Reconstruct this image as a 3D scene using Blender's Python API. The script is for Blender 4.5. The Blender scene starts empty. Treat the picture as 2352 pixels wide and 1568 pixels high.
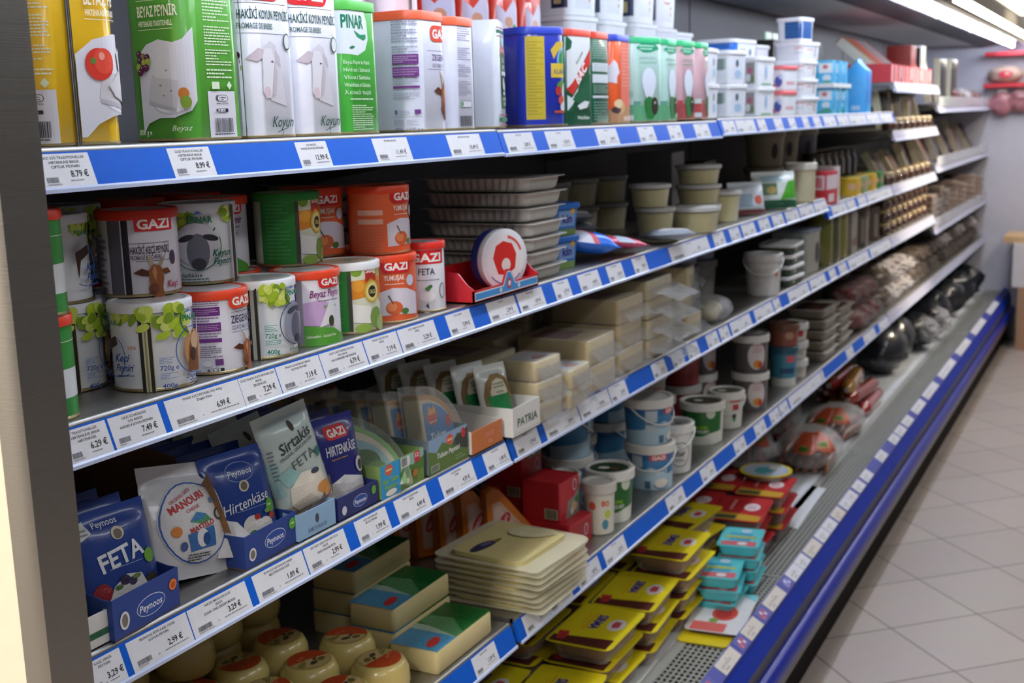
import bpy, bmesh, math, random
from mathutils import Vector, Matrix, geometry, noise
sc = bpy.context.scene
C = sc.collection
PI = math.pi
rnd = random.Random(11)

# ------------------------------------------------------------ camera, world, lights, exposure
cam_d = bpy.data.cameras.new('camera')
cam = bpy.data.objects.new('camera', cam_d); C.objects.link(cam); sc.camera = cam
cam_d.sensor_width = 36.0
cam_d.lens = 2759.34 / 2352 * 36.0
cam_d.clip_start = .05
_y, _p, _r = .483788, .181659, -.0297269
_f = Vector((math.cos(_y)*math.cos(_p), math.sin(_y)*math.cos(_p), -math.sin(_p)))
_rt = _f.cross(Vector((0, 0, 1))).normalized(); _u = _rt.cross(_f)
_r2 = _rt*math.cos(_r)+_u*math.sin(_r); _u2 = -_rt*math.sin(_r)+_u*math.cos(_r)
cam.matrix_world = Matrix(((_r2.x, _u2.x, -_f.x, 0), (_r2.y, _u2.y, -_f.y, 0), (_r2.z, _u2.z, -_f.z, 1.68), (0, 0, 0, 1)))
cam_d.dof.use_dof = True
cam_d.dof.focus_distance = 1.5
cam_d.dof.aperture_fstop = 7.0

sc.view_settings.view_transform = 'Standard'
sc.view_settings.look = 'None'
sc.view_settings.exposure = 0.25
sc.view_settings.gamma = 1.0
sc.view_settings.use_curve_mapping = False

w = bpy.data.worlds.new('store_air'); sc.world = w; w.use_nodes = True
bg = w.node_tree.nodes['Background']
bg.inputs[0].default_value = (.86, .90, 1.0, 1); bg.inputs[1].default_value = .07

def area(name, loc, sx, sy, power, col, rot=(0, 0, 0), spread=180):
    d = bpy.data.lights.new(name, 'AREA'); d.shape = 'RECTANGLE'; d.size = sx; d.size_y = sy
    d.energy = power; d.color = col; d.spread = math.radians(spread)
    o = bpy.data.objects.new(name, d); C.objects.link(o); o.location = loc; o.rotation_euler = rot
    return o
# rows of store luminaires over the aisle (daylight white), and the warmer shop spots at the far end
for i, x in enumerate((-.4, 2.0, 4.4)):
    area('ceiling_luminaire', (x, -.9, 2.86), 1.5, .3, 10, (.90, .95, 1.0))
area('ceiling_luminaire', (-.9, 1.0, 2.86), .3, 1.2, 175, (1.0, .93, .84))  # extra unseen light, added left of the cabinet to brighten its beige side panel
for i, x in enumerate((7.2,)):
    area('ceiling_luminaire', (x, -.6, 2.86), 1.5, .3, 26, (1.0, .90, .76))
def spot(name, loc, target, power, col, angle, blend=.5, size=.05):
    d = bpy.data.lights.new(name, 'SPOT'); d.energy = power; d.color = col; d.spot_size = math.radians(angle)
    d.spot_blend = blend; d.shadow_soft_size = size
    o = bpy.data.objects.new(name, d); C.objects.link(o); o.location = loc
    o.rotation_euler = (Vector(target)-Vector(loc)).to_track_quat('-Z', 'Y').to_euler()
    return o
spot('shop_spotlight', (7.3, -.9, 2.78), (6.6, 1.05, 1.42), 420, (1.0, .84, .62), 34, .7)

# ------------------------------------------------------------ colours and materials
def rgb(h):
    if not isinstance(h, str): return tuple(h)
    h = h.lstrip('#'); o = []
    for i in (0, 2, 4):
        c = int(h[i:i+2], 16)/255
        o.append(c/12.92 if c <= .04045 else ((c+.055)/1.055)**2.4)
    return tuple(o)
MATS = {}
def _base(name):
    m = bpy.data.materials.new(name); m.use_nodes = True
    nt = m.node_tree; return m, nt, nt.nodes['Principled BSDF']
def M(h, rough=.45, metal=0., bump=0., bscale=60., coat=0., sss=0., var=.06, spec=.5):
    k = (h, rough, metal, bump, bscale, coat, sss, var, spec)
    if k in MATS: return MATS[k]
    m, nt, b = _base(('metal_' if metal else 'finish_')+str(h).strip('#'))
    N = nt.nodes; L = nt.links
    tc = N.new('ShaderNodeTexCoord'); nz = N.new('ShaderNodeTexNoise'); nz.inputs['Scale'].default_value = bscale
    nz.inputs['Detail'].default_value = 3
    L.new(tc.outputs['Object'], nz.inputs['Vector'])
    c = rgb(h)
    mx = N.new('ShaderNodeMix'); mx.data_type = 'RGBA'
    mx.inputs['A'].default_value = (c[0]*(1-var), c[1]*(1-var), c[2]*(1-var), 1)
    mx.inputs['B'].default_value = (min(1, c[0]*(1+var)), min(1, c[1]*(1+var)), min(1, c[2]*(1+var)), 1)
    L.new(nz.outputs['Fac'], mx.inputs['Factor']); L.new(mx.outputs['Result'], b.inputs['Base Color'])
    b.inputs['Roughness'].default_value = rough; b.inputs['Metallic'].default_value = metal
    b.inputs['Specular IOR Level'].default_value = spec
    if coat: b.inputs['Coat Weight'].default_value = coat; b.inputs['Coat Roughness'].default_value = .07
    if sss:
        b.inputs['Subsurface Weight'].default_value = sss; b.inputs['Subsurface Radius'].default_value = (.01, .006, .003)
    if bump:
        bp = N.new('ShaderNodeBump'); bp.inputs['Strength'].default_value = bump; bp.inputs['Distance'].default_value = .004
        L.new(nz.outputs['Fac'], bp.inputs['Height']); L.new(bp.outputs['Normal'], b.inputs['Normal'])
    MATS[k] = m; return m
def printmat(name, rough, bump=0.):
    m, nt, b = _base(name); N = nt.nodes; L = nt.links
    a = N.new('ShaderNodeAttribute'); a.attribute_name = 'Ink'
    nz = N.new('ShaderNodeTexNoise'); nz.inputs['Scale'].default_value = 35; nz.inputs['Detail'].default_value = 4
    mr = N.new('ShaderNodeMapRange'); mr.inputs['To Min'].default_value = rough-.06; mr.inputs['To Max'].default_value = rough+.08
    L.new(nz.outputs['Fac'], mr.inputs['Value']); L.new(mr.outputs['Result'], b.inputs['Roughness'])
    L.new(a.outputs['Color'], b.inputs['Base Color'])
    if bump:
        bp = N.new('ShaderNodeBump'); bp.inputs['Strength'].default_value = bump; bp.inputs['Distance'].default_value = .004
        L.new(nz.outputs['Fac'], bp.inputs['Height']); L.new(bp.outputs['Normal'], b.inputs['Normal'])
    return m
INK = printmat('gloss_print', .36)
CARD = printmat('matte_print', .62)
FOIL = printmat('foil_print', .27, .35)
def film(h='#ffffff', opac=.16, rough=.12, bump=.5, scale=45):
    k = ('film', h, opac, rough, bump, scale)
    if k in MATS: return MATS[k]
    m, nt, b = _base('clear_film'); N = nt.nodes; L = nt.links
    b.inputs['Base Color'].default_value = (*rgb(h), 1); b.inputs['Roughness'].default_value = rough
    tr = N.new('ShaderNodeBsdfTransparent'); mx = N.new('ShaderNodeMixShader')
    fr = N.new('ShaderNodeLayerWeight'); fr.inputs['Blend'].default_value = .35
    ad = N.new('ShaderNodeMath'); ad.operation = 'MULTIPLY_ADD'; ad.inputs[1].default_value = .5; ad.inputs[2].default_value = opac; ad.use_clamp = True
    nz = N.new('ShaderNodeTexNoise'); nz.inputs['Scale'].default_value = scale; nz.inputs['Detail'].default_value = 2
    bp = N.new('ShaderNodeBump'); bp.inputs['Strength'].default_value = bump; bp.inputs['Distance'].default_value = .006
    L.new(nz.outputs['Fac'], bp.inputs['Height']); L.new(bp.outputs['Normal'], b.inputs['Normal'])
    L.new(bp.outputs['Normal'], fr.inputs['Normal'])
    L.new(fr.outputs['Facing'], ad.inputs[0]); L.new(ad.outputs[0], mx.inputs[0])
    L.new(tr.outputs[0], mx.inputs[1]); L.new(b.outputs[0], mx.inputs[2])
    L.new(mx.outputs[0], N['Material Output'].inputs['Surface'])
    MATS[k] = m; return m
def brushed(name, h, rough, sc_=(2, 2, 300)):
    m, nt, b = _base(name); N = nt.nodes; L = nt.links
    b.inputs['Base Color'].default_value = (*rgb(h), 1); b.inputs['Metallic'].default_value = .95; b.inputs['Roughness'].default_value = rough
    tc = N.new('ShaderNodeTexCoord'); mp = N.new('ShaderNodeMapping'); mp.inputs['Scale'].default_value = sc_
    nz = N.new('ShaderNodeTexNoise'); nz.inputs['Scale'].default_value = 3; nz.inputs['Detail'].default_value = 5
    L.new(tc.outputs['Object'], mp.inputs['Vector']); L.new(mp.outputs[0], nz.inputs['Vector'])
    bp = N.new('ShaderNodeBump'); bp.inputs['Strength'].default_value = .12; bp.inputs['Distance'].default_value = .002
    L.new(nz.outputs['Fac'], bp.inputs['Height']); L.new(bp.outputs['Normal'], b.inputs['Normal'])
    mr = N.new('ShaderNodeMapRange'); mr.inputs['To Min'].default_value = rough-.08; mr.inputs['To Max'].default_value = rough+.12
    L.new(nz.outputs['Fac'], mr.inputs['Value']); L.new(mr.outputs['Result'], b.inputs['Roughness'])
    return m
STEEL = brushed('brushed_steel', '#8f8b85', .33)
GALV = brushed('shelf_steel', '#a9a8a4', .38, (300, 4, 4))
def emit(name, h, s):
    m = bpy.data.materials.new(name); m.use_nodes = True; nt = m.node_tree; N = nt.nodes
    N.remove(N['Principled BSDF']); e = N.new('ShaderNodeEmission')
    e.inputs[0].default_value = (*rgb(h), 1); e.inputs[1].default_value = s
    nt.links.new(e.outputs[0], N['Material Output'].inputs[0]); return m

# ------------------------------------------------------------ mesh building
class B:
    def __init__(s): s.v = []; s.f = []; s.m = []; s.c = None
    def add(s, vs, fs, mi=0, col=None):
        o = len(s.v); s.v += [tuple(p) for p in vs]
        s.f += [tuple(i+o for i in f) for f in fs]; s.m += [mi]*len(fs)
        if col is not None or s.c is not None:
            if s.c is None: s.c = [(1, 1, 1)]*(len(s.f)-len(fs))
            s.c += [col or (1, 1, 1)]*len(fs)
        return s
    def box(s, x0, x1, y0, y1, z0, z1, mi=0, col=None):
        return s.add([(x, y, z) for z in (z0, z1) for y in (y0, y1) for x in (x0, x1)],
                     [(0, 2, 3, 1), (4, 5, 7, 6), (0, 1, 5, 4), (2, 6, 7, 3), (0, 4, 6, 2), (1, 3, 7, 5)], mi, col)
    def loft(s, rings, cap0=True, cap1=True, mi=0, col=None, closed=True):
        n = len(rings[0]); vs = [p for r in rings for p in r]; fs = []
        for k in range(len(rings)-1):
            for i in range(n if closed else n-1):
                j = (i+1) % n; fs.append((k*n+i, k*n+j, (k+1)*n+j, (k+1)*n+i))
        if cap0: fs.append(tuple(range(n-1, -1, -1)))
        if cap1: fs.append(tuple(range((len(rings)-1)*n, len(rings)*n)))
        return s.add(vs, fs, mi, col)
    def lathe(s, prof, n=28, mi=0, cap0=True, cap1=True, col=None, cx=0, cy=0):
        return s.loft([[(cx+r*math.cos(2*PI*i/n), cy+r*math.sin(2*PI*i/n), z) for i in range(n)] for r, z in prof], cap0, cap1, mi, col)
    def rloft(s, prof, n=4, mi=0, cap0=True, cap1=True, col=None):   # prof: (w, d, r, z)
        return s.loft([[(x, y, z) for x, y in rr(w_, d_, r_, n)] for w_, d_, r_, z in prof], cap0, cap1, mi, col)
    def ext(s, poly, y0, y1, mi=0, col=None, axis='y'):    # polygon in xz (or other plane) extruded
        if axis == 'y': f = lambda p, t: (p[0], t, p[1])
        elif axis == 'x': f = lambda p, t: (t, p[0], p[1])
        else: f = lambda p, t: (p[0], p[1], t)
        return s.loft([[f(p, y0) for p in poly], [f(p, y1) for p in poly]], True, True, mi, col)
    def tube(s, pts, r, n=8, mi=0, col=None):
        rings = []; k = len(pts); pts = [Vector(p) for p in pts]
        for i, p in enumerate(pts):
            t = (pts[min(i+1, k-1)]-pts[max(i-1, 0)]).normalized()
            a = t.cross(Vector((0, 0, 1)))
            if a.length < .01: a = t.cross(Vector((1, 0, 0)))
            a.normalize(); b_ = t.cross(a); rr_ = r(i/(k-1)) if callable(r) else r
            rings.append([p+(a*math.cos(2*PI*q/n)+b_*math.sin(2*PI*q/n))*rr_ for q in range(n)])
        return s.loft(rings, True, True, mi, col)
    def build(s, name, mats, parent=None, smooth=35, loc=None):
        me = bpy.data.meshes.new(name); me.from_pydata(s.v, [], s.f)
        if not isinstance(mats, (list, tuple)): mats = [mats]
        for m in mats: me.materials.append(m)
        me.polygons.foreach_set('material_index', s.m)
        if s.c is not None: ink(me, s.c)
        bm = bmesh.new(); bm.from_mesh(me); bmesh.ops.recalc_face_normals(bm, faces=bm.faces); bm.to_mesh(me); bm.free()
        if smooth:
            me.polygons.foreach_set('use_smooth', [True]*len(me.polygons))
            me.set_sharp_from_angle(angle=math.radians(smooth))
        me.update()
        o = bpy.data.objects.new(name, me); C.objects.link(o)
        if parent is not None: o.parent = parent
        if loc is not None: o.location = loc
        return o
def ink(me, cols):
    at = me.color_attributes.new('Ink', 'FLOAT_COLOR', 'CORNER'); buf = []
    for p, c in zip(me.polygons, cols):
        buf += [c[0], c[1], c[2], 1.0]*p.loop_total
    at.data.foreach_set('color', buf)
def rr(w_, d_, r_, n=4):
    r_ = min(r_, w_/2-1e-5, d_/2-1e-5); o = []
    for cx, cy, a0 in ((w_/2-r_, d_/2-r_, 0), (-w_/2+r_, d_/2-r_, 90), (-w_/2+r_, -d_/2+r_, 180), (w_/2-r_, -d_/2+r_, 270)):
        for i in range(n+1):
            a = math.radians(a0+90*i/n); o.append((cx+r_*math.cos(a), cy+r_*math.sin(a)))
    return o
# ------------------------------------------------------------ things
LABELS = {}
def tag(o, label, cat, group=None):
    o['label'] = label; o['category'] = cat
    if group: o['group'] = group
    LABELS.setdefault(label, []).append(o.name); return o
def thing(name, label, cat, loc=(0, 0, 0), rz=0, group=None, rx=0, ry=0):
    o = bpy.data.objects.new(name, None); o.empty_display_size = .05; C.objects.link(o)
    o.location = loc; o.rotation_euler = (rx, ry, rz); return tag(o, label, cat, group)
def struct(o): o['kind'] = 'structure'; return o
def dup(root, loc, rz=None, label=None, group=None, rx=None):
    r = root.copy(); C.objects.link(r); r.location = loc
    e = root.rotation_euler; r.rotation_euler = (e[0] if rx is None else rx, e[1], e[2] if rz is None else rz)
    for ch in KIDS(root):
        c = ch.copy(); C.objects.link(c); c.parent = r
        for g in KIDS(ch):
            d = g.copy(); C.objects.link(d); d.parent = c
            _K.setdefault(c.name, []).append(d)
        _K.setdefault(r.name, []).append(c)
    if label: tag(r, label, r['category'])
    if group: r['group'] = group
    return r
_K = {}
def KIDS(o):
    if o.name in _K: return _K[o.name]
    _K[o.name] = [c for c in C.objects if c.parent == o]
    return _K[o.name]
ORD = ['bottom', 'second from bottom', 'third from bottom', 'fourth from bottom', 'fifth from bottom', 'sixth from bottom', 'seventh from bottom', 'eighth from bottom', 'ninth from bottom', 'tenth from bottom']
def stk(k, n):
    if n == 1: return 'only'
    if k == 0: return 'bottom'
    if k == n-1: return 'topmost'
    if n == 3: return 'middle'
    return ORD[k] if k < n/2 else {1: 'topmost', 2: 'second from top', 3: 'third from top', 4: 'fourth from top', 5: 'fifth from top'}[n-k]

# ------------------------------------------------------------ printed art
_T = {}
def text2d(s, bold):
    k = (s, bold)
    if k in _T: return _T[k]
    cu = bpy.data.curves.new('t', 'FONT'); cu.body = s; cu.size = 1; cu.resolution_u = 2; cu.offset = bold*.012
    cu.align_x = 'CENTER'; cu.fill_mode = 'FRONT'
    ob = bpy.data.objects.new('t', cu); me = ob.to_mesh()
    bm = bmesh.new(); bm.from_mesh(me); bmesh.ops.triangulate(bm, faces=bm.faces)
    tr = [[(v.co.x, v.co.y) for v in f.verts] for f in bm.faces]; bm.free()
    ob.to_mesh_clear(); bpy.data.objects.remove(ob); bpy.data.curves.remove(cu)
    if tr:
        xs = [p[0] for t in tr for p in t]; ys = [p[1] for t in tr for p in t]; bb = (min(xs), max(xs), min(ys), max(ys))
    else: bb = (0, 1, 0, 1)
    _T[k] = (tr, bb); return _T[k]
def tess(pts):
    return [[pts[i] for i in t] for t in geometry.tessellate_polygon([[Vector((p[0], p[1], 0)) for p in pts]])]
def ell(cx, cy, rx, ry, n=20, a0=0, a1=360, rot=0):
    o = []; c, s = math.cos(math.radians(rot)), math.sin(math.radians(rot))
    m = n if a1-a0 >= 360 else n+1
    for i in range(m):
        a = math.radians(a0+(a1-a0)*i/n); x, y = rx*math.cos(a), ry*math.sin(a); o.append((cx+x*c-y*s, cy+x*s+y*c))
    return o
def layer(L):
    k = L[0]
    if k == 'r': return [[(L[1], L[2]), (L[3], L[2]), (L[3], L[4]), (L[1], L[4])]], L[5]
    if k == 'p': return tess(L[1]), L[2]
    if k == 'e': return [ell(L[1], L[2], L[3], L[4], 20, rot=L[6] if len(L) > 6 else 0)], L[5]
    if k == 'ring':   # cx cy rx ry thick col [a0 a1 rot]
        a0, a1, ro = (L[7:10] if len(L) > 7 else (0, 360, 0)); n = 24
        A = ell(L[1], L[2], L[3], L[4], n, a0, a1-1e-6, ro); D = ell(L[1], L[2], L[3]-L[5], L[4]-L[5], n, a0, a1-1e-6, ro)
        return [[A[i], A[i+1], D[i+1], D[i]] for i in range(n)], L[6]
    if k == 't':      # s cx cy h col [w bold rot shear]
        o = L[6] if len(L) > 6 else {}
        tr, bb = text2d(L[1], o.get('b', 1)); sy = L[4]/.73; sx = sy
        if 'w' in o: sx = o['w']/(bb[1]-bb[0])
        c, s = math.cos(math.radians(o.get('rot', 0))), math.sin(math.radians(o.get('rot', 0))); sh = o.get('sh', 0)
        mx = (bb[0]+bb[1])/2; out = []
        for t in tr:
            q = []
            for x, y in t:
                x = (x-mx)*sx; y = (y-.365)*sy; x += sh*y; q.append((L[2]+x*c-y*s, L[3]+x*s+y*c))
            out.append(q)
        return out, L[5]
    if k == 'b':      # block of tiny print: x0 y0 x1 y1 col rows
        rn = random.Random(int(abs(L[1]*31+L[2]*17))+L[6]); out = []; H = (L[4]-L[2])/L[6]
        for i in range(L[6]):
            y = L[4]-H*(i+.3); x = L[1]; e = L[3]-(rn.random()**3)*(L[3]-L[1])*.6
            while x < e:
                d = (.05+.11*rn.random())*(L[3]-L[1]); out.append([(x, y-H*.42), (min(x+d, e), y-H*.42), (min(x+d, e), y), (x, y)]); x += d+.02*(L[3]-L[1])
        return out, L[5]
    if k == 'bar':
        rn = random.Random(int(L[1]*7+L[2])); x = L[1]; out = []
        while x < L[3]:
            d = (L[3]-L[1])*(.012+.022*rn.random()); out.append([(x, L[2]), (min(x+d, L[3]), L[2]), (min(x+d, L[3]), L[4]), (x, L[4])]); x += d+(L[3]-L[1])*(.012+.02*rn.random())
        return out, L[5] if len(L) > 5 else '#20202a'
    raise ValueError(k)
def cut(poly, du, ax):
    lo = min(p[ax] for p in poly); hi = max(p[ax] for p in poly); out = []
    k0 = math.floor(lo/du+1e-6); k1 = math.ceil(hi/du-1e-6)
    if k1-k0 <= 1: return [poly]
    def clip(P, val, keep_le):
        o = []
        for i in range(len(P)):
            a, b = P[i], P[(i+1) % len(P)]
            ia = (a[ax] <= val) == keep_le or a[ax] == val; ib = (b[ax] <= val) == keep_le or b[ax] == val
            if ia: o.append(a)
            if ia != ib:
                t = (val-a[ax])/(b[ax]-a[ax]); o.append((a[0]+(b[0]-a[0])*t, a[1]+(b[1]-a[1])*t))
        return o
    rest = poly
    for k in range(k0+1, k1):
        a = clip(rest, k*du, True); rest = clip(rest, k*du, False)
        if len(a) > 2: out.append(a)
        if len(rest) < 3: break
    if len(rest) > 2: out.append(rest)
    return out
def art(layers, surf, parent, name='printed_label', mat=None, du=0, dv=0, k=.001, off0=.0003, step=.00013, dx=0, dy=0, lim=None):
    V = []; F = []; cols = []
    for i, L in enumerate(layers):
        ps, c = layer(L); c = rgb(c); off = off0+i*step
        for p in ps:
            p = [(x+dx, y+dy) for x, y in p]
            if lim and (max(q[0] for q in p) < lim[0] or min(q[0] for q in p) > lim[1]): continue
            pp = [p]
            if du: pp = [r for q in pp for r in cut(q, du, 0)]
            if dv: pp = [r for q in pp for r in cut(q, dv, 1)]
            for q in pp:
                o = len(V); V += [surf(x*k, y*k, off) for x, y in q]; F.append(tuple(range(o, o+len(q)))); cols.append(c)
    me = bpy.data.meshes.new(name); me.from_pydata(V, [], F); me.materials.append(mat or INK); ink(me, cols)
    o = bpy.data.objects.new(name, me); C.objects.link(o)
    if parent is not None: o.parent = parent
    return o
def s_flat(y=0., x0=0., z0=0.): return lambda u, v, o: (x0+u, y-o, z0+v)
def s_top(z, x0=0., y0=0.): return lambda u, v, o: (x0+u, y0+v, z+o)
def s_cyl(r0, r1=None, h=1.):
    r1 = r0 if r1 is None else r1
    def f(u, v, o):
        r = r0+(r1-r0)*v/h; a = u/((r0+r1)/2); return ((r+o)*math.sin(a), -(r+o)*math.cos(a), v)
    return f
def s_rr(w_, d_, r_):
    fw, fd, q = w_-2*r_, d_-2*r_, PI*r_/2; P = 2*(fw+fd)+4*q
    def f(u, v, o):
        s = (u+fw/2) % P
        for i in range(4):
            L_ = fw if i % 2 == 0 else fd
            if s <= L_:
                if i == 0: x, y, nx, ny = -fw/2+s, -d_/2, 0, -1
                elif i == 1: x, y, nx, ny = w_/2, -fd/2+s, 1, 0
                elif i == 2: x, y, nx, ny = fw/2-s, d_/2, 0, 1
                else: x, y, nx, ny = -w_/2, fd/2-s, -1, 0
                return (x+nx*o, y+ny*o, v)
            s -= L_
            if s <= q or i == 3:
                a = -PI/2+i*PI/2+s/r_; cx, cy = [(fw/2, -fd/2), (fw/2, fd/2), (-fw/2, fd/2), (-fw/2, -fd/2)][i]
                return (cx+(r_+o)*math.cos(a), cy+(r_+o)*math.sin(a), v)
            s -= q
    return f
# ------------------------------------------------------------ the setting
X0, XE = .85, 9.45
ZA, ZB, ZC, ZD, ZE = 1.666, 1.371, 1.104, .743, .345
BACK = 1.53
def floor_mat():
    m, nt, b = _base('floor_tiles'); N = nt.nodes; L = nt.links
    tc = N.new('ShaderNodeTexCoord'); mp = N.new('ShaderNodeMapping'); mp.vector_type = 'POINT'
    # tile grid turned against the shelf line
    a = .7622; T = .3335
    mp.inputs['Rotation'].default_value = (0, 0, -a); mp.inputs['Location'].default_value = (-2.904, 2.194, 0)
    L.new(tc.outputs['Object'], mp.inputs['Vector'])
    br = N.new('ShaderNodeTexBrick'); br.offset = 0; br.squash = 1
    br.inputs['Scale'].default_value = 1; br.inputs['Brick Width'].default_value = T; br.inputs['Row Height'].default_value = T
    br.inputs['Mortar Size'].default_value = .0026; br.inputs['Mortar Smooth'].default_value = .2; br.inputs['Bias'].default_value = -.2
    br.inputs['Color1'].default_value = (*rgb('#b3a8a2'), 1); br.inputs['Color2'].default_value = (*rgb('#a99e99'), 1); br.inputs['Mortar'].default_value = (*rgb('#4a413c'), 1)
    L.new(mp.outputs[0], br.inputs['Vector'])
    nz = N.new('ShaderNodeTexNoise'); nz.inputs['Scale'].default_value = 7; nz.inputs['Detail'].default_value = 6
    L.new(tc.outputs['Object'], nz.inputs['Vector'])
    mx = N.new('ShaderNodeMix'); mx.data_type = 'RGBA'; mx.blend_type = 'MULTIPLY'; mx.inputs['Factor'].default_value = .12
    L.new(br.outputs['Color'], mx.inputs['A']); L.new(nz.outputs['Color'], mx.inputs['B']); L.new(mx.outputs['Result'], b.inputs['Base Color'])
    b.inputs['Roughness'].default_value = .42
    bp = N.new('ShaderNodeBump'); bp.inputs['Strength'].default_value = .3; bp.inputs['Distance'].default_value = .003; bp.invert = True
    L.new(br.outputs['Fac'], bp.inputs['Height']); L.new(bp.outputs['Normal'], b.inputs['Normal'])
    return m
struct(B().box(-3, XE+.1, -3.2, 2.2, -.1, 0).build('floor', floor_mat(), smooth=0))
struct(B().box(XE, XE+.15, -3.2, 2.2, 0, 3.0).build('wall_right', M('#c6c5d3', .7, bump=.05, bscale=20), smooth=0))
struct(B().box(-3, XE+.15, -3.2, 2.2, 3.0, 3.1).build('ceiling', M('#e8e6df', .8), smooth=0))
struct(B().box(-3, XE+.15, 2.05, 2.2, 0, 3.0).build('wall_back', M('#c9c6c0', .8), smooth=0))

# the refrigerated cabinet
cab = thing('refrigerated_cabinet', 'long blue open refrigerated display cabinet holding all the shelves of dairy', 'refrigerator', (0, 0, 0))
darkp = M('#5c5b60', .55, bscale=15)
bp_ = B().box(X0, XE, BACK, BACK+.05, .3, 2.12)
for xj in (1.9, 3.15, 4.41, 5.7, 7.0, 8.2): bp_.box(xj-.004, xj+.004, BACK-.002, BACK, .3, 2.1, 1)
bp_.build('back_panel', [darkp, M('#1c1c1f', .6)], cab, 0)
B().ext(rr(.062, .66, .012), 0, 1.80, axis='z').build('side_panel', [M('#b9a996', .6)], cab, 30, (X0-.0325, 1.305, .0))
end = B().ext([(-.031, -.01), (-.027, -.02), (.027, -.02), (.031, -.01), (.031, .012), (-.031, .012)], 0, 2.2, axis='z').build('front_trim', STEEL, cab, 30, (X0-.0345, .975, 0))
B().box(X0-.065, X0-.001, .99, 1.62, 1.80, 2.2).build('side_panel', M('#b9a996', .6), cab, 0)
st = B().lathe([(.018, 0), (.018, .0006)], 28).build('round_sticker', M('#c8ccc2', .5), end, 30, (-.003, -.0205, 1.03)); st.rotation_euler = (PI/2, 0, 0)
art([('ring', 0, 0, 16, 16, 1.2, '#7fa98c'), ('p', [(-7, -6), (-2, 3), (-5, 8), (3, 9), (1, 2), (8, -4), (2, -8)], '#86b092'), ('t', 'PFAND', 0, -11, 2.6, '#6f8f7c')], lambda u, v, o: (u, v, .0006+o), st, 'sticker_print')
# canopy with its lamps
can_m = M('#cfd0d8', .5, bscale=9)
cn = B().box(X0-.06, XE-.002, 1.08, BACK+.05, 2.12, 2.17).build('canopy', can_m, cab, 0)
B().ext([(1.08, 2.12), (1.085, 2.10), (1.075, 2.095), (.94, 2.112), (.94, 2.17), (1.08, 2.17)], X0-.06, XE-.002, axis='x').build('canopy_lip', M('#23252c', .5, spec=.2), cab, 0)
refl = B().ext([(.94, 2.112), (.80, 2.135), (.775, 2.095), (.768, 2.095), (.768, 2.18), (.94, 2.18)], X0-.06, XE-.002, axis='x').build('lamp_reflector', M('#dfe6f2', .35), cab, 0)
B().ext([(.768, 2.095), (.74, 2.08), (.735, 2.08), (.735, 2.2), (.768, 2.2)], X0-.06, XE-.002, axis='x').build('canopy_fascia', M('#5b5a58', .45), cab, 0)
TUBE = emit('lamp_glow', '#eaf1ff', 27.0)
x = X0+.06
while x < XE-.5:
    l_ = min(1.20, XE-.1-x)
    t_ = B().tube([(x, .865, 2.098), (x+l_, .865, 2.098)], .013, 10).build('fluorescent_tube', TUBE, cab, 40)
    for xs in (x-.03, x+l_-.004): B().box(xs, xs+.034, .848, .882, 2.084, 2.13).build('tube_socket', M('#e4e4e2', .4), t_, 0)
    x += l_+.07
OUT = emit('outer_lamp_glow', '#fff3dc', 8.0)
o_ = B().box(5.15, XE-.03, .642, .70, 2.088, 2.094).build('outer_lamp', OUT, cab, 0)
B().box(5.12, XE-.005, .638, .735, 2.094, 2.15).build('lamp_housing', M('#6f6c67', .5), o_, 0)
lum = thing('ceiling_luminaire', 'bright ceiling light panel above the far end of the canopy', 'lamp', (8.4, .62, 2.30))
B().box(-.9, 1.0, -.28, .22, .006, .05).build('lamp_housing', M('#e3e0d6', .5), lum, 0)
B().box(-.88, .98, -.26, .20, 0, .006).build('diffuser', emit('panel_glow', '#fff6e2', 3.0), lum, 0)
B().box(-.9, 1.0, .23, .25, -.0, .07).build('side_rim', M('#d8cfae', .5), lum, 0)
# tub, grille, fascia
B().box(X0, XE, 1.0, BACK, .30, ZE).build('deck', M('#d9dde0', .4), cab, 0)
B().ext([(.823, .0), (.823, .15), (.83, .20), (.845, .352), (.862, .352), (.862, .24), (1.0, .24), (1.0, .30), (BACK, .30), (BACK, .02)], X0, XE, axis='x').build('tub', M('#171412', .7, spec=.1), cab, 0)  # dark kick face set forward; its black also stands in for the floor shadow
B().box(X0, XE, .90, BACK-.02, 0, .045).build('plinth', M('#141210', .8, spec=.1), cab, 0)
def grille_mat():
    m, nt, b = _base('slotted_steel'); N = nt.nodes; L = nt.links
    tc = N.new('ShaderNodeTexCoord'); sp = N.new('ShaderNodeSeparateXYZ'); L.new(tc.outputs['Object'], sp.inputs[0])
    def pulse(sock, period, duty):
        a = N.new('ShaderNodeMath'); a.operation = 'FRACT'; d = N.new('ShaderNodeMath'); d.operation = 'DIVIDE'; d.inputs[1].default_value = period
        L.new(sock, d.inputs[0]); L.new(d.outputs[0], a.inputs[0])
        l_ = N.new('ShaderNodeMath'); l_.operation = 'LESS_THAN'; l_.inputs[1].default_value = duty; L.new(a.outputs[0], l_.inputs[0]); return l_.outputs[0]
    px = pulse(sp.outputs[0], .021, .66); py = pulse(sp.outputs[1], .0148, .56)
    mu = N.new('ShaderNodeMath'); mu.operation = 'MULTIPLY'; L.new(px, mu.inputs[0]); L.new(py, mu.inputs[1])
    b.inputs['Base Color'].default_value = (*rgb('#a8aaa4'), 1); b.inputs['Metallic'].default_value = .5; b.inputs['Roughness'].default_value = .45
    tr = N.new('ShaderNodeBsdfTransparent'); mx = N.new('ShaderNodeMixShader')
    L.new(mu.outputs[0], mx.inputs[0]); L.new(b.outputs[0], mx.inputs[1]); L.new(tr.outputs[0], mx.inputs[2])
    L.new(mx.outputs[0], N['Material Output'].inputs['Surface']); return m
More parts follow.
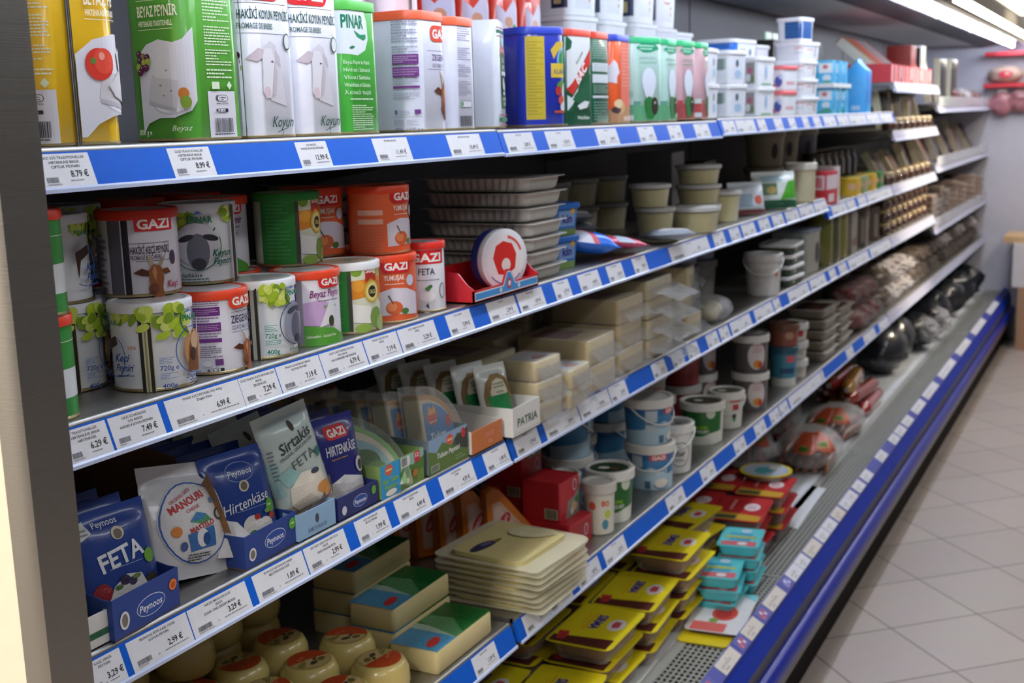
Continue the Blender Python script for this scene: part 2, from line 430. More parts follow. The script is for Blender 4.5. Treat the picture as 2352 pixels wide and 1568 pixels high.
GR = grille_mat(); GF = M('#b4b7b2', .42, .5)
for i, (a, c) in enumerate(((X0, 1.86), (1.864, 3.29), (3.294, 4.72), (4.724, 6.15), (6.154, 7.58), (7.584, XE))):
    g = B().box(a, c, .866, .978, ZE-.002, ZE).build('air_grille', GR, cab, 0)
    B().add([(px_, py_, z_) for z_ in (ZE-.008, ZE+.002) for px_, py_ in ((a, .852), (c, .852), (c, .999), (a, .999), (a+.006, .868), (c-.001, .868), (c-.001, .976), (a+.006, .976))],
      [(j+8*k_, (j+1) % 4+8*k_, (j+1) % 4+4+8*k_, j+4+8*k_) for k_ in (0, 1) for j in range(4)]+[(j, (j+1) % 4, (j+1) % 4+8, j+8) for j in range(4)]+[(j+4, (j+1) % 4+4, (j+1) % 4+12, j+12) for j in range(4)]).build('grille_frame', GF, g, 0)
BLUE = M('#0636b4', .45, spec=.12); RAILB = M('#0a5cc8', .5, spec=.2)
B().ext([(.818, .344), (.806, .312), (.80, .285), (.808, .285), (.814, .31), (.83, .344)], X0, XE, axis='x').build('fascia', BLUE, cab, 50)
B().ext([(.80, .285), (.803, .24), (.812, .225), (.825, .225), (.825, .285)], X0, XE, axis='x').build('kick_strip', M('#57555a', .5), cab, 50)
bum = [(.79+.028*math.cos(math.radians(a))+.01, .205+.034*math.sin(math.radians(a))) for a in range(80, 300, 20)]
B().ext(bum+[(.825, .17), (.825, .24)], X0, XE, axis='x').build('bumper', M('#0a2494', .28, spec=.35), cab, 60)
B().ext([(.786, .168), (.782, .158), (.80, .15), (.83, .15), (.83, .17)], X0, XE, axis='x').build('bumper_edge', M('#8c8a84', .35, .6), cab, 0)
# slanted price channel along the tub lip
B().ext([(.818, .345), (.855, .367), (.858, .362), (.822, .340)], X0, XE, axis='x').build('price_rail', M('#26379c', .45), cab, 0)
B().ext([(.8155, .3435), (.818, .3475), (.821, .3455), (.8185, .3415)], X0, XE, axis='x').build('rail_edge', M('#1b2a78', .4), cab, 0)
for xj in (3.285, 4.72, 6.16, 7.6): B().ext([(.8178, .3436), (.8055, .312), (.7995, .286), (.803, .286), (.809, .312), (.822, .3436)], xj-.0015, xj+.0015, axis='x').build('fascia_seam', M('#15204d', .5), cab, 0)

# the shelves
SHELVES = []
def shelf(x0, x1, z, which, warm=False, guard=False, zr=None, plain=False):
    t = thing('shelf', 'steel shelf %s' % which, 'shelf', (x0, 0, z), 0, 'steel shelves of the cabinet')
    L_ = x1-x0-.004
    B().box(.002, L_, 1.02, BACK-.005, -.012, 0).box(.002, L_, 1.018, 1.034, -.03, -.012).build('shelf_panel', GALV, t, 0)
    B().tube([(.002, 1.021, -.0045), (L_, 1.021, -.0045)], .0055, 10).build('front_lip', GALV, t, 50)
    rb = M('#b9bad0', .4) if plain else RAILB
    B().ext([(1.0005, -.045), (1.0145, -.0045), (1.0185, -.0045), (1.0185, -.0405), (1.004, -.045)], .0, L_, axis='x').build('price_rail', rb, t, 0)
    B().ext([(.9985, -.0465), (.9985, -.0425), (1.001, -.0405), (1.003, -.0465)], .0, L_, axis='x').build('rail_edge', M('#c3d0ee', .25), t, 0)
    for xx in (.012, L_-.014):
        B().ext([(1.03, -.013), (BACK-.006, -.013), (BACK-.006, -.10), (BACK-.05, -.10), (1.05, -.03)], xx, xx+.003, axis='x').build('bracket', M('#7d7d7f', .5, .5), t, 0)
    if guard:
        B().box(.01, L_-.01, 1.004, 1.0065, -.01, .042).build('front_guard', film('#dfe3f0', .25, .08, 0), t, 0)
    return t
for x0, x1, z, wh in (
  (.855, 1.9, ZA, 'at the top left under the tall tins'), (1.9, 3.15, ZA-.002, 'at the top under the blue, orange and egg-print tins'), (3.15, 5.69, ZA+.003, 'at the top under the stacked white tubs and cyan cartons'),
  (.855, 1.9, ZB, 'second from the top at the left under the round cans'), (1.9, 4.41, ZB, 'second from the top under the plastic tray stack and clear tubs'), (4.41, 5.69, ZB-.031, 'second from the top under the red carton, set slightly lower'),
  (.855, 1.895, ZC, 'third from the top at the left under the feta pouches'), (1.9, 4.41, ZC, 'third from the top under the cheese blocks'), (4.41, 5.69, ZC, 'third from the top under the green jars'),
  (.855, 1.893, ZD, 'fourth from the top at the left under the cheese rounds'), (1.907, 4.41, ZD, 'fourth from the top under the yogurt buckets'), (4.41, 5.69, ZD, 'fourth from the top under the stacked brown trays'),
  (5.70, 7.0, ZD+.002, 'fourth from the top under the white wrapped packs'), (7.0, 9.44, ZD+.002, 'fourth from the top nearest the end wall, dark packs')):
    shelf(x0, x1, z, wh, plain=x0 > 5.6)
for x0, x1, z, wh, g in (
  (5.70, 7.0, 1.80, 'topmost at the far end under the red display boxes', False), (5.70, 7.0, 1.583, 'under the row of upright jars, lit warm', False),
  (5.70, 7.0, 1.338, 'lit bright below the yellow boxes', False), (5.70, 7.0, ZC-.002, 'below the rows of small glass jars', False),
  (7.0, 9.44, 1.70, 'highest against the end wall with clear guard', True), (7.0, 9.44, 1.375, 'against the end wall with clear guard and leaning books of meat', True), (7.0, 9.44, 1.035, 'against the end wall with clear guard and an orange tag', True)):
    shelf(x0, x1, z, wh, guard=g, plain=True)
# ------------------------------------------------------------ price cards in the rails
def price_card(x0, x1, z, lines, price, where, sect='', y0=1.0, y1=1.0145, big=True, far=False):
    # the card stands in the slanted rail: local x along the shelf, local z up the rail face
    wd = x1-x0; o = thing_card(x0, z, wd, lines, price, big, far)
    tag(o, 'white price card %s' % where, 'price tag', 'price cards in the shelf rails'); return o
def card_layers(W, H, lines, price, big, far):
    L = [('r', 0, 0, W, H, '#dfe1e6')]; ink_, gr = '#23222c', '#8b8b93'
    n = len(lines)
    y = H-4.0
    for i, s in enumerate(lines):
        h = 3.1; mw = min(W*.92, len(s)*h*.82)
        L.append(('t', s, W*.5, y, h, '#2c2b35', {'w': mw, 'b': .8})); y -= h*1.6
    if price:
        pw = min(len(price)*4.0, W*.5); L.append(('t', price, W*.72, 16.5, 7.4, ink_, {'w': pw, 'b': 1.6}))
        L.append(('b', W*.52, 7.6, W*.92, 10.6, gr, 1))
    L.append(('bar', W*.08, 7.5, W*.30, 13.5, '#55555e')); L.append(('b', W*.08, 4.6, W*.34, 7, gr, 1))
    if big: L.append(('t', 'st', W*.42, 9.8, 2.6, ink_, {'b': 0}))
    return L
def thing_card(x0, z, wd, lines, price, big, far):
    ln = .0405; a = math.atan2(.014, .0405)
    b = B().box(0, wd, -.0004, .0004, 0, .039)
    o = b.build('price_card', M('#dfe1e6', .5), None, 0)
    o.location = (x0, 1.0012, z-.0432); o.rotation_euler = (-a, 0, 0)
    art(card_layers(wd*1000, 38.6, lines, price, big, far)[1:], s_flat(-.0004), o, 'card_print', CARD, step=.00005, off0=.00012)
    return o
CARDS_A = [(.883, .955, ['GAZI 55% TRADITIONELLER', 'HIRTENKÄSE 800GR', 'CIFTLIK PEYNIRI'], '8.79 €'), (1.075, 1.147, ['GAZI TRADITIONELLER', 'HIRTENKÄSE 800GR', 'CIFTLIK PEYNIRI'], '8.99 €'),
 (1.317, 1.387, ['%50 800GR', 'HAKIKI KOYUN PEYNIRI'], '12.99 €'), (1.501, 1.597, ['PEYNIRI 800GR'], '11,49 €'), (1.717, 1.829, ['ZIEGENKÄSE 800GR'], '10,49 €')]
UNDER_A = ['under the yellow tin', 'under the green picture tin', 'under the second white sheep tin', 'between the green and goat tins', 'under the white goat tins']
for (a, b_, l, p), wh in zip(CARDS_A, UNDER_A): price_card(a, b_, ZA, l, p, 'in the top rail '+wh, big=False)
FAR_A = [(1.918, 2.031), (2.085, 2.205), (2.324, 2.437), (2.559, 2.661), (2.754, 2.847), (2.944, 3.059), (3.177, 3.287), (3.297, 3.478), (3.51, 3.593), (3.69, 3.781), (3.86, 3.941), (4.038, 4.114), (4.187, 4.282), (4.334, 4.518), (4.554, 4.74), (4.755, 5.067), (5.085, 5.341), (5.36, 5.642)]
NUM = ['first', 'second', 'third', 'fourth', 'fifth', 'sixth', 'seventh', 'eighth', 'ninth', 'tenth', 'eleventh', 'twelfth', 'thirteenth', 'fourteenth', 'fifteenth', 'sixteenth', 'seventeenth', 'eighteenth', 'nineteenth', 'twentieth', 'twenty-first', 'twenty-second', 'twenty-third']
for i, (a, b_) in enumerate(FAR_A):
    price_card(a, b_, ZA-.002 if a < 3.15 else ZA+.003, ['GR PEYNIR'], '%d,%d9 €' % (3+i*7 % 9, i*3 % 10), 'in the top rail, %s right of its first joint' % NUM[i], big=False)
CARDS_B = [(.882, .944, ['TRADITIONELLER', 'HIRTENKÄSE 500GR', 'HIRTENKÄSE'], '6.29 €', 0), (.948, 1.026, ['GAZI SCHAFSKÄSE', '%50 400GR', 'HAKIKI KOYUN PEYNIRI'], '7.49 €', 0), (1.037, 1.169, ['PINAR KECI PEYNIRI %50 400gr', 'Ziegen Käse'], '6,99 €', 1), (1.170, 1.244, ['GAZI HAKIKI KECI PEYNIRI %50', '400GR', 'ZIEGENKÄSE'], '7,29 €', 1),
 (1.246, 1.341, ['PINAR SCHAFSKÄSE 400GR', 'KOYUN PEYNIRI'], '7,19 €', 1), (1.343, 1.449, ['GAZI LAKTOSEFREI PEYNIRI', '55% 500GR', 'LAKTOSEFREIER HIRTENKÄSE'], '6,79 €', 1), (1.452, 1.542, ['PINAR TAZE PEYNIR', '500GR'], '7,19 €', 1), (1.545, 1.654, ['GAZI YUMUSAK PEYNIR', '500GR'], '5,29 €', 1), (1.692, 1.773, ['FETA 400GR'], '3,99 €', 1), (1.832, 1.94, ['8 ECKEN'], '2,99 €', 1)]
UNDER_B = ['leftmost, beside the steel trim', 'second from the steel trim', 'under the front can with the green leaves', 'under the orange-lidded goat can', 'under the white-lidded sheep can', 'under the purple and white can', 'under the green can with white lid', 'under the orange can', 'under the white feta can', 'under the red display box']
for (a, b_, l, p, g), wh in zip(CARDS_B, UNDER_B): price_card(a, b_, ZB, l, p, 'in the second rail '+wh, big=bool(g))
FAR_B = [(1.949, 2.055), (2.104, 2.176), (2.222, 2.326), (2.371, 2.457), (2.519, 2.601), (2.758, 3.052), (3.096, 3.191), (3.243, 3.333), (3.358, 3.486), (3.532, 3.642), (3.681, 3.804), (3.836, 3.997), (4.014, 4.207), (4.22, 4.40), (4.489, 4.733), (4.748, 4.892), (4.95, 5.106), (5.132, 5.68)]
for i, (a, b_) in enumerate(FAR_B):
    price_card(a, b_, ZB if a < 4.41 else ZB-.031, ['PEYNIR 200GR'], '%d,%d9 €' % (1+i*5 % 7, i*7 % 10), 'in the second rail, %s right of the red display box' % NUM[i], big=False)
CARDS_C = [(.882, .934, ['KASE 200GR', 'PEYNIRI'], '3,29 €'), (.944, 1.044, ['PEYNOOS FETA KASE 150GR', 'KOYUN PEYNIRI'], '2,99 €'), (1.046, 1.155, ['NIKZAS MANOURI KÄSE', '200GR', 'SCHAF- UND ZIEGEN MOLKE'], '3,29 €'), (1.169, 1.277, ['PEYNOOS HIRTENKÄSE 200GR', 'MEDITERRANER KÄSE'], '1,89 €'), (1.28, 1.377, ['SIRTAKIS GRIECHISCHER FETA', '200GR', 'GRIECHISCHER FETA'], '2,99 €'),
 (1.404, 1.488, ['GAZI HIRTENKÄSE', 'BEYAZ PEYNIR'], '1,99 €'), (1.512, 1.608, ['TEKE TULUM PEYNIRI', '250GR'], '4,49 €'), (1.649, 1.761, ['TULUM PEYNIRI', '250GR'], '4,59 €'), (1.801, 1.890, ['GAZI 200GR'], '1,49 €'), (1.918, 2.017, ['PATRIA'], '1,79 €')]
UNDER_C = ['leftmost, beside the steel trim', 'under the blue feta display box', 'under the round white cheese bag', 'under the open blue herder cheese box', 'under the light blue box', 'under the dark blue pouch', 'under the green meadow box', 'under the blue wedge pack', 'under the small orange box', 'under the white box with green lettering']
for (a, b_, l, p), wh in zip(CARDS_C, UNDER_C): price_card(a, b_, ZC, l, p, 'in the third rail '+wh)
FAR_C = [(2.046, 2.205), (2.21, 2.368), (2.373, 2.469), (2.634, 2.723), (2.77, 2.85), (2.883, 2.969), (3.041, 3.135), (3.154, 3.234), (3.254, 3.447), (3.493, 3.686), (3.701, 3.774), (3.881, 4.15), (4.175, 4.40), (4.467, 4.567), (4.626, 4.756), (4.796, 5.179), (5.225, 5.68)]
for i, (a, b_) in enumerate(FAR_C):
    price_card(a, b_, ZC, ['KASAR 400GR'], '%d,%d9 €' % (2+i*3 % 6, i*7 % 10), 'in the third rail, %s right of the white box with green lettering' % NUM[i], big=False)
FAR_D = [(1.735, 1.821), (1.934, 2.04), (2.042, 2.149), (2.184, 2.3), (2.329, 2.449), (2.726, 2.853), (2.993, 3.106), (3.292, 3.397), (3.502, 3.613), (3.674, 3.778), (3.789, 3.887), (3.91, 4.356), (4.363, 4.40), (4.791, 4.914), (5.131, 5.366), (5.465, 5.68)]
for i, (a, b_) in enumerate(FAR_D):
    price_card(a, b_, ZD, ['GAUDA 400GR'], '%d,%d9 €' % (1+i*5 % 6, i*3 % 10), 'in the fourth rail, %s from the left end' % NUM[i], big=False)
# cards lying in the slanted channel of the tub, and the printed strip with pink pictures between them
EC = [(2.624, 2.748), (2.838, 2.95), (3.04, 3.181), (3.275, 3.375), (3.379, 3.465), (3.48, 3.609), (3.625, 3.72), (3.726, 3.826), (3.845, 3.95), (3.97, 4.06), (4.063, 4.149), (4.178, 4.282), (4.313, 4.424), (4.59, 4.714), (4.862, 4.978), (4.998, 5.131), (5.162, 5.314), (5.404, 5.642), (5.705, 6.036), (6.178, 6.643), (6.813, 7.272), (7.472, 8.019), (8.259, 8.78)]
ae = math.atan2(.037, .022)
for i, (a, b_) in enumerate(EC):
    o = B().box(0, b_-a, -.0004, .0004, 0, .037).build('price_card', M('#cfc8c0' if i in (0, 1, 2, 5, 8) else '#d5d7e0', .5), None, 0)
    o.location = (a, .8208, .3476); o.rotation_euler = (-ae, 0, 0)
    art([('t', 'KG', (b_-a)*500, 26, 4, '#3a3a42'), ('b', 12, 14, (b_-a)*1000-12, 22, '#8a8584', 2), ('b', 20, 5, 50, 11, '#6b6867', 1)], s_flat(-.0004), o, 'card_print', CARD)
    tag(o, 'price card lying in the slanted rail of the cabinet front, %s from the near end' % NUM[i], 'price tag', 'price cards in the shelf rails')
for i, x in enumerate((2.50, 2.765, 2.96, 3.205)):
    o = B().box(0, .07, -.0003, .0003, .002, .037).build('picture_strip', M('#3c479f', .45), None, 0)
    o.location = (x, .8208, .3476); o.rotation_euler = (-ae, 0, 0)
    pk = '#a8557e' if i < 3 else '#7b86cf'
    art([('e', 25, 15, 14, 11, pk), ('e', 42, 22, 12, 9, pk), ('e', 30, 24, 5, 6, '#e4dbe6'), ('e', 46, 14, 5, 5, '#e4dbe6'), ('e', 20, 10, 4, 4, '#c77fa0')], s_flat(-.0003), o, 'strip_print', CARD)
    tag(o, 'blue strip with pink picture blots in the cabinet front rail, %s from the near end' % NUM[i], 'shelf strip', 'picture strips in the front rail')
# ------------------------------------------------------------ graphics shared by several packs
def rp(x0, y0, x1, y1, r, n=5):
    return [(x0+(x1-x0)/2+px, y0+(y1-y0)/2+py) for px, py in rr(x1-x0, y1-y0, r, n)]
def logo(cx, cy, w_, c='#d5252b'):
    h = w_*.42
    return [('p', rp(cx-w_/2, cy-h/2, cx+w_/2, cy+h/2, h*.42), c), ('t', 'GAZI', cx, cy, h*.56, '#f4f1ee', {'w': w_*.78, 'b': 3})]
def xf(pts, cx, cy, s): return [(cx+x*s, cy+y*s) for x, y in pts]
def sheep(cx, cy, s):
    return [('p', xf([(-5, 0), (-3, 9), (4, 13), (10, 10), (12, 0), (16, -16), (18, -30), (2, -26), (-4, -12)], cx, cy, s), '#d0ccd2'),
      ('p', xf([(-3, 7), (-8, 8), (-17, 1), (-9, -1), (-4, 2)], cx, cy, s), '#c6b9c0'), ('p', xf([(9, 7), (13, 3), (14, -4), (11, -2), (8, 3)], cx, cy, s), '#bdb2ba'),
      ('p', xf([(-5, 2), (-2, 8), (5, 8), (8, 1), (5, -14), (3, -24), (-3, -25), (-6, -20), (-5, -8)], cx, cy, s), '#dedce1'), ('e', cx-1.6*s, cy-20.5*s, 3.4*s, 3.6*s, '#d3bcc2'),
      ('e', cx+5*s, cy-.5*s, 1.2*s, .6*s, '#6b5b60'), ('p', xf([(5, -14), (8, 1), (10, -8), (7, -22), (3, -24)], cx, cy, s), '#bcb2b8')]
def goat(cx, cy, s):
    br, dk = '#9b5a33', '#5a2c1a'
    return [('p', xf([(-4, 8), (-6, 17), (-9, 22), (-2, 16), (0, 9)], cx, cy, s), '#b9a592'), ('p', xf([(4, 9), (10, 16), (14, 22), (9, 10), (6, 6)], cx, cy, s), '#a8927d'),
      ('p', xf([(-5, 3), (-12, 6), (-20, 2), (-13, -1), (-6, -2)], cx, cy, s), dk), ('p', xf([(7, 4), (14, 5), (17, 0), (10, -1)], cx, cy, s), '#7a4327'),
      ('p', xf([(-6, 4), (0, 10), (7, 6), (9, -4), (7, -14), (9, -26), (-1, -26), (-5, -16)], cx, cy, s), br), ('e', cx-2*s, cy-15*s, 5*s, 6*s, '#7d4526'), ('e', cx-3*s, cy-18*s, 2.6*s, 2*s, '#5e3322'), ('p', xf([(-3, 2), (0, 9), (2, 2), (0, -8)], cx, cy, s), '#c08a5e')]
def leaves(x0, x1, y0, y1, n, seed=1):
    r = random.Random(seed); g = ['#b0cc38', '#c6da5c', '#9dbb30', '#d3e07a', '#7fa02c']
    return [('e', x0+(x1-x0)*r.random(), y0+(y1-y0)*r.random(), 4+5*r.random(), 3.5+4*r.random(), g[i % 5], r.random()*90) for i in range(n)]
def halal(x, y, s=1):
    return [('p', rp(x-13*s, y-5*s, x+13*s, y+5*s, 5*s), '#2a2a33'), ('p', rp(x-12*s, y-4.1*s, x+12*s, y+4.1*s, 4*s), '#e3e2e8'), ('e', x-8*s, y, 3.8*s, 3.8*s, '#2a2a33'), ('e', x-7.1*s, y, 2.1*s, 3*s, '#e3e2e8'),
      ('t', 'HALAL', x+3*s, y+1.4*s, 2.3*s, '#2a2a33', {'w': 12*s, 'b': 2}), ('b', x-2*s, y-3.4*s, x+9*s, y-.6*s, '#2a2a33', 1), ('t', 'HALAL CONTROL', x, y-7.6*s, 2.2*s, '#2a2a33', {'w': 25*s, 'b': 2})]
def recyc(x, y, s=1):
    return [('p', rp(x-8*s, y-2.6*s, x+13*s, y+2.6*s, 1*s), '#2a2a33'), ('r', x-7.4*s, y-2*s, x+7*s, y+2*s, '#dcdbe2'), ('e', x-4*s, y, 1.3*s, 1.5*s, '#55555f'), ('e', x+3*s, y, 2*s, 1*s, '#55555f'), ('e', x-11*s, y, 2.2*s, 2.2*s, '#55555f')]
def seam(u, h): return [('r', u-3, 0, u+3, h, '#3a3833'), ('r', u-1.6, 0, u-.9, h, '#9a978c'), ('r', u+.7, 0, u+1.6, h, '#77746a')]
def FA(x, y): return -math.atan2(x, y)
GOLD = M('#b7a67c', .3, .8); TINM = M('#bdbcb6', .28, .9)
def tin(label, loc, rz, w_, d_, h, r_, col, layers, lid=None, group=None, name='square_cheese_tin', cat='tin', rim=GOLD):
    t = thing(name, label, cat, loc, rz, group)
    B().rloft([(w_-.003, d_-.003, r_, .002), (w_, d_, r_, .004), (w_, d_, r_, h-.004), (w_-.004, d_-.004, r_, h)], 6).build('tin_body', M(col, .3, coat=.4), t, 40)
    B().rloft([(w_-.002, d_-.002, r_, 0), (w_+.0022, d_+.0022, r_+.001, .0008), (w_+.0022, d_+.0022, r_+.001, .0034), (w_-.001, d_-.001, r_, .0045)], 6).build('base_rim', rim, t, 40)
    if lid: B().rloft([(w_+.001, d_+.001, r_, h-.012), (w_+.0036, d_+.0036, r_+.002, h-.011), (w_+.0036, d_+.0036, r_+.002, h+.001), (w_+.001, d_+.001, r_, h+.003), (w_-.012, d_-.012, r_-.004, h+.003), (w_-.014, d_-.014, r_-.005, h+.001)], 6).build('lid', M(lid, .38), t, 40)
    if layers: art(layers, s_rr(w_, d_, r_), t, 'printed_label', INK, du=4)
    return t
def can(label, x, y, z, r_, h, col, layers, lid, group=None, rz=None, name='round_cheese_can', rim=GOLD, cat='can'):
    t = thing(name, label, cat, (x, y, z), FA(x, y) if rz is None else rz, group)
    B().lathe([(r_-.002, .002), (r_, .004), (r_, h-.004), (r_-.002, h)], 40).build('can_body', M(col, .3, coat=.4), t, 40)
    B().lathe([(r_-.003, 0), (r_+.0012, .0006), (r_+.0014, .003), (r_-.0005, .0045)], 40).build('base_rim', rim, t, 40)
    B().lathe([(r_+.0006, h-.011), (r_+.0022, h-.0105), (r_+.0025, h-.001), (r_+.001, h+.001), (r_-.004, h+.001), (r_-.0055, h-.0015), (.001, h-.0015)], 40).build('lid', M(lid, .38), t, 40)
    if layers: art(layers, s_cyl(r_), t, 'printed_label', INK, du=4)
    return t
# ------------------------------------------------------------ top shelf, row of tins
W_, DK = '#eceaf0', '#2a2a33'
def picture_tin(c, cd, txt2, fruit):
    H = 208; q = 93; L = []
    pan = []
    for i, (y0, y1, n) in enumerate(((165, 205, 9), (132, 160, 7), (104, 128, 6), (86, 101, 3))): pan.append(('b', -26, y0, 26, y1, '#e9ecd8' if c != '#5aa637' else '#d9e8c8', n))
    pan += [('r', -27, 3, 27, 69, '#dcdae2')]+halal(0, 59, .95)+recyc(-2, 42, .95)+[('bar', -18, 11, 18, 31), ('b', -20, 7, 20, 10, DK, 1)]
    pan += [('p', [(10, 77), (15, 83), (20, 77), (15, 71)], '#d9e8c8'), ('r', -20, 72, -5, 82, '#d9e8c8')]
    return shift(pan, 0, 0, .89)
def pic(dx, c, fruit):
    L = [('t', 'BEYAZ PEYNİR', -2, 180, 15, '#f2efdd', {'w': 70, 'b': 2}), ('t', 'HIRTENKÄSE TRADITIONELL', -5, 163, 7.5, '#f2efdd', {'w': 62, 'b': 1.5}), ('r', -38, 194, 26, 194.7, '#f2efdd'), ('r', -38, 154.5, 26, 155.2, '#f2efdd'),
      ('p', [(-41, 120), (-24, 135), (0, 141), (24, 136), (36, 140), (46, 152), (50, 156), (50, 56), (42, 42), (20, 33), (-8, 33), (-30, 26), (-41, 12)] if fruit == 'grape' else [(-55, 112), (-30, 130), (0, 138), (90, 136), (90, 44), (20, 40), (-8, 36), (-30, 26), (-48, 10), (-55, 10)], '#dfdfe8'), ('e', 10, 52, 30, 15, '#c9c9d6', -4), ('e', 10, 53, 28, 13, '#eeeef3', -4),
      ('p', [(-12, 112), (8, 122), (26, 112), (28, 84), (-10, 90)], '#e3e1e4'), ('p', [(-10, 90), (28, 84), (26, 58), (24, 46), (-26, 58), (-24, 70), (-16, 94)], '#d2cfd3'), ('p', [(-26, 58), (24, 46), (23, 41), (-24, 52)], '#b9b5bd'),
      ('e', -1, 78, 2.4, 1.3, '#8b7b68'), ('e', 12, 98, 2, 1.2, '#8f806d'), ('e', 4, 64, 2.2, 1.2, '#8b7b68'), ('e', 18, 70, 1.6, 1, '#8b7b68')]
    if fruit == 'grape':
        for i, (x, y, k) in enumerate([(-38, 122, 0), (-30, 118, 2), (-22, 117, 0), (-36, 113, 0), (-28, 110, 1), (-20, 111, 1), (-38, 104, 1), (-31, 102, 0), (-23, 103, 0), (-35, 97, 0)]): L.append(('e', x, y, 5.2, 5.2, ['#5a2440', '#9fae3a', '#8d7a52'][k])); L.append(('e', x-1.5, y+1.8, 1.3, 1, '#c9b6c4'))
        L += [('e', 34, 66, 6, 8, '#c8792f'), ('e', 36, 54, 6, 9, '#7f9c34'), ('t', '800 g e', -33, 14, 8, '#eff2e6', {'w': 24, 'b': 1}), ('t', 'Beyaz', 30, 19, 8, '#dcebd2', {'w': 22, 'b': 0, 'sh': .3})]
    else:
        L += [('e', -24, 100, 19, 20, '#d63a2c'), ('e', -18, 104, 13, 16, '#e4503c'), ('e', -32, 104, 4, 4, '#5b8a3a'), ('e', -20, 110, 4, 5, '#f0a090'), ('p', [(2, 116), (22, 122), (24, 90), (6, 92)], '#e9e7ea'), ('p', [(4, 92), (24, 90), (25, 46), (-6, 60), (-14, 74)], '#d5d3d6'), ('e', 12, 76, 1.6, 1, '#8b7b68')]
    return shift(L, dx, 0, .89)
def shift(L, dx, dy=0, s=1):
    o = []
    for l in L:
        l = list(l)
        if l[0] in ('r', 'b', 'bar'): l[1] = l[1]*s+dx; l[3] = l[3]*s+dx; l[2] = l[2]*s+dy; l[4] = l[4]*s+dy
        elif l[0] == 'p': l[1] = [(x*s+dx, y*s+dy) for x, y in l[1]]
        elif l[0] == 't':
            l[2] = l[2]*s+dx; l[3] = l[3]*s+dy; l[4] *= s
            if len(l) > 6 and 'w' in l[6]: l[6] = dict(l[6], w=l[6]['w']*s)
        elif l[0] == 'e': l[1] = l[1]*s+dx; l[2] = l[2]*s+dy; l[3] *= s; l[4] *= s
        elif l[0] == 'ring': l[1] = l[1]*s+dx; l[2] = l[2]*s+dy; l[3] *= s; l[4] *= s; l[5] *= s
        o.append(tuple(l))
    return o
q = 93
zt = ZA+.0005
tin('tall yellow square tin with a red pepper picture, first on the top shelf', (1.005, 1.103, zt), math.radians(-14), .105, .105, .21, .026, '#e3b51d',
    shift(picture_tin('#e3b51d', 0, 0, 0), -q+38)+seam(-q/2+36, 208)+pic(42, '#e3b51d', 'pepper'))
tin('tall green square tin with a white cheese and grapes picture, beside the yellow tin', (1.218, 1.105, zt), math.radians(-3), .107, .107, .21, .026, '#56a038',
    shift(picture_tin('#5aa637', 0, 0, 0), 6)+pic(-q+12, '#5aa637', 'grape')+seam(q/2+4, 208)+pic(q+6, '#5aa637', 'grape'))
def sheep_tin():
    L = [('r', -40, 176, 50, 176.5, DK), ('r', -40, 137, 50, 137.5, DK), ('t', 'HAKİKİ KOYUN PEYNİRİ', 9, 162, 12, '#35584f', {'w': 92, 'b': 1.5}), ('t', 'FROMAGE DE BREBIS', -9, 147, 7.5, '#4a6a62', {'w': 58, 'b': 1})]+logo(-2, 196, 78)
    L += sheep(4, 102, 2.0)+[('e', 47, 128, 7, 11, '#2c4c46'), ('e', 47, 128, 5.6, 9.4, '#dfe2e4'), ('t', 'Koyun', 30, 22, 15, '#27503f', {'w': 44, 'b': .5, 'sh': .35}), ('p', [(16, 8), (40, 14), (40, 13), (16, 7)], '#27503f'), ('p', [(26, 2), (28, 11), (29, 11), (27, 2)], '#27503f')]
    return shift(L, -22)+seam(-q/2-34, 208)+seam(q+30, 208)
s1 = tin('first white square tin with a sheep head, beside the green picture tin', (1.331, 1.100, zt), 0, .104, .104, .21, .026, '#e4e5ee', sheep_tin(), group='white sheep cheese tins')
dup(s1, (1.436, 1.097, zt), None, 'second white square tin with a sheep head, beside the green lidded tin')
pin = [('p', [(-70, 205), (-70, 128), (-40, 118), (0, 116), (20, 124), (28, 140), (26, 165), (16, 190)], '#dfe8ea'), ('t', 'PINAR', -8, 165, 19, '#1d7a58', {'w': 50, 'b': 3}), ('p', [(-9, 182), (-7, 188), (1, 192), (-1, 186), (4, 182)], '#d84a3a'), ('p', [(-8, 152), (0, 143), (16, 138), (22, 141), (22, 147), (8, 146)], '#1d8a5c'), ('p', [(-22, 126), (-14, 130), (-6, 128), (-14, 125)], '#1d7a58')]
for i, s in enumerate(['Beyaz Peynir in Pekel', 'Hvid ost i Saltvand', 'Vitost i Saltlake', 'Weichkäse in Salzlake', 'λευκό τυρί']): pin.append(('t', s, -2, 106-i*11, 6, '#dff0dd', {'w': 60, 'b': 0}))
pin += [('b', -24, 50, 34, 54, '#e9f5e4', 1)]+[('b', -22, 6, 32, 44, '#bfe0b4', 12)]
tin('tall bright green square tin with green lid and white leaf logo', (1.541, 1.101, zt), 0, .1, .104, .192, .022, '#46a83c', shift(pin, -12), lid='#4fae42')
gt = []
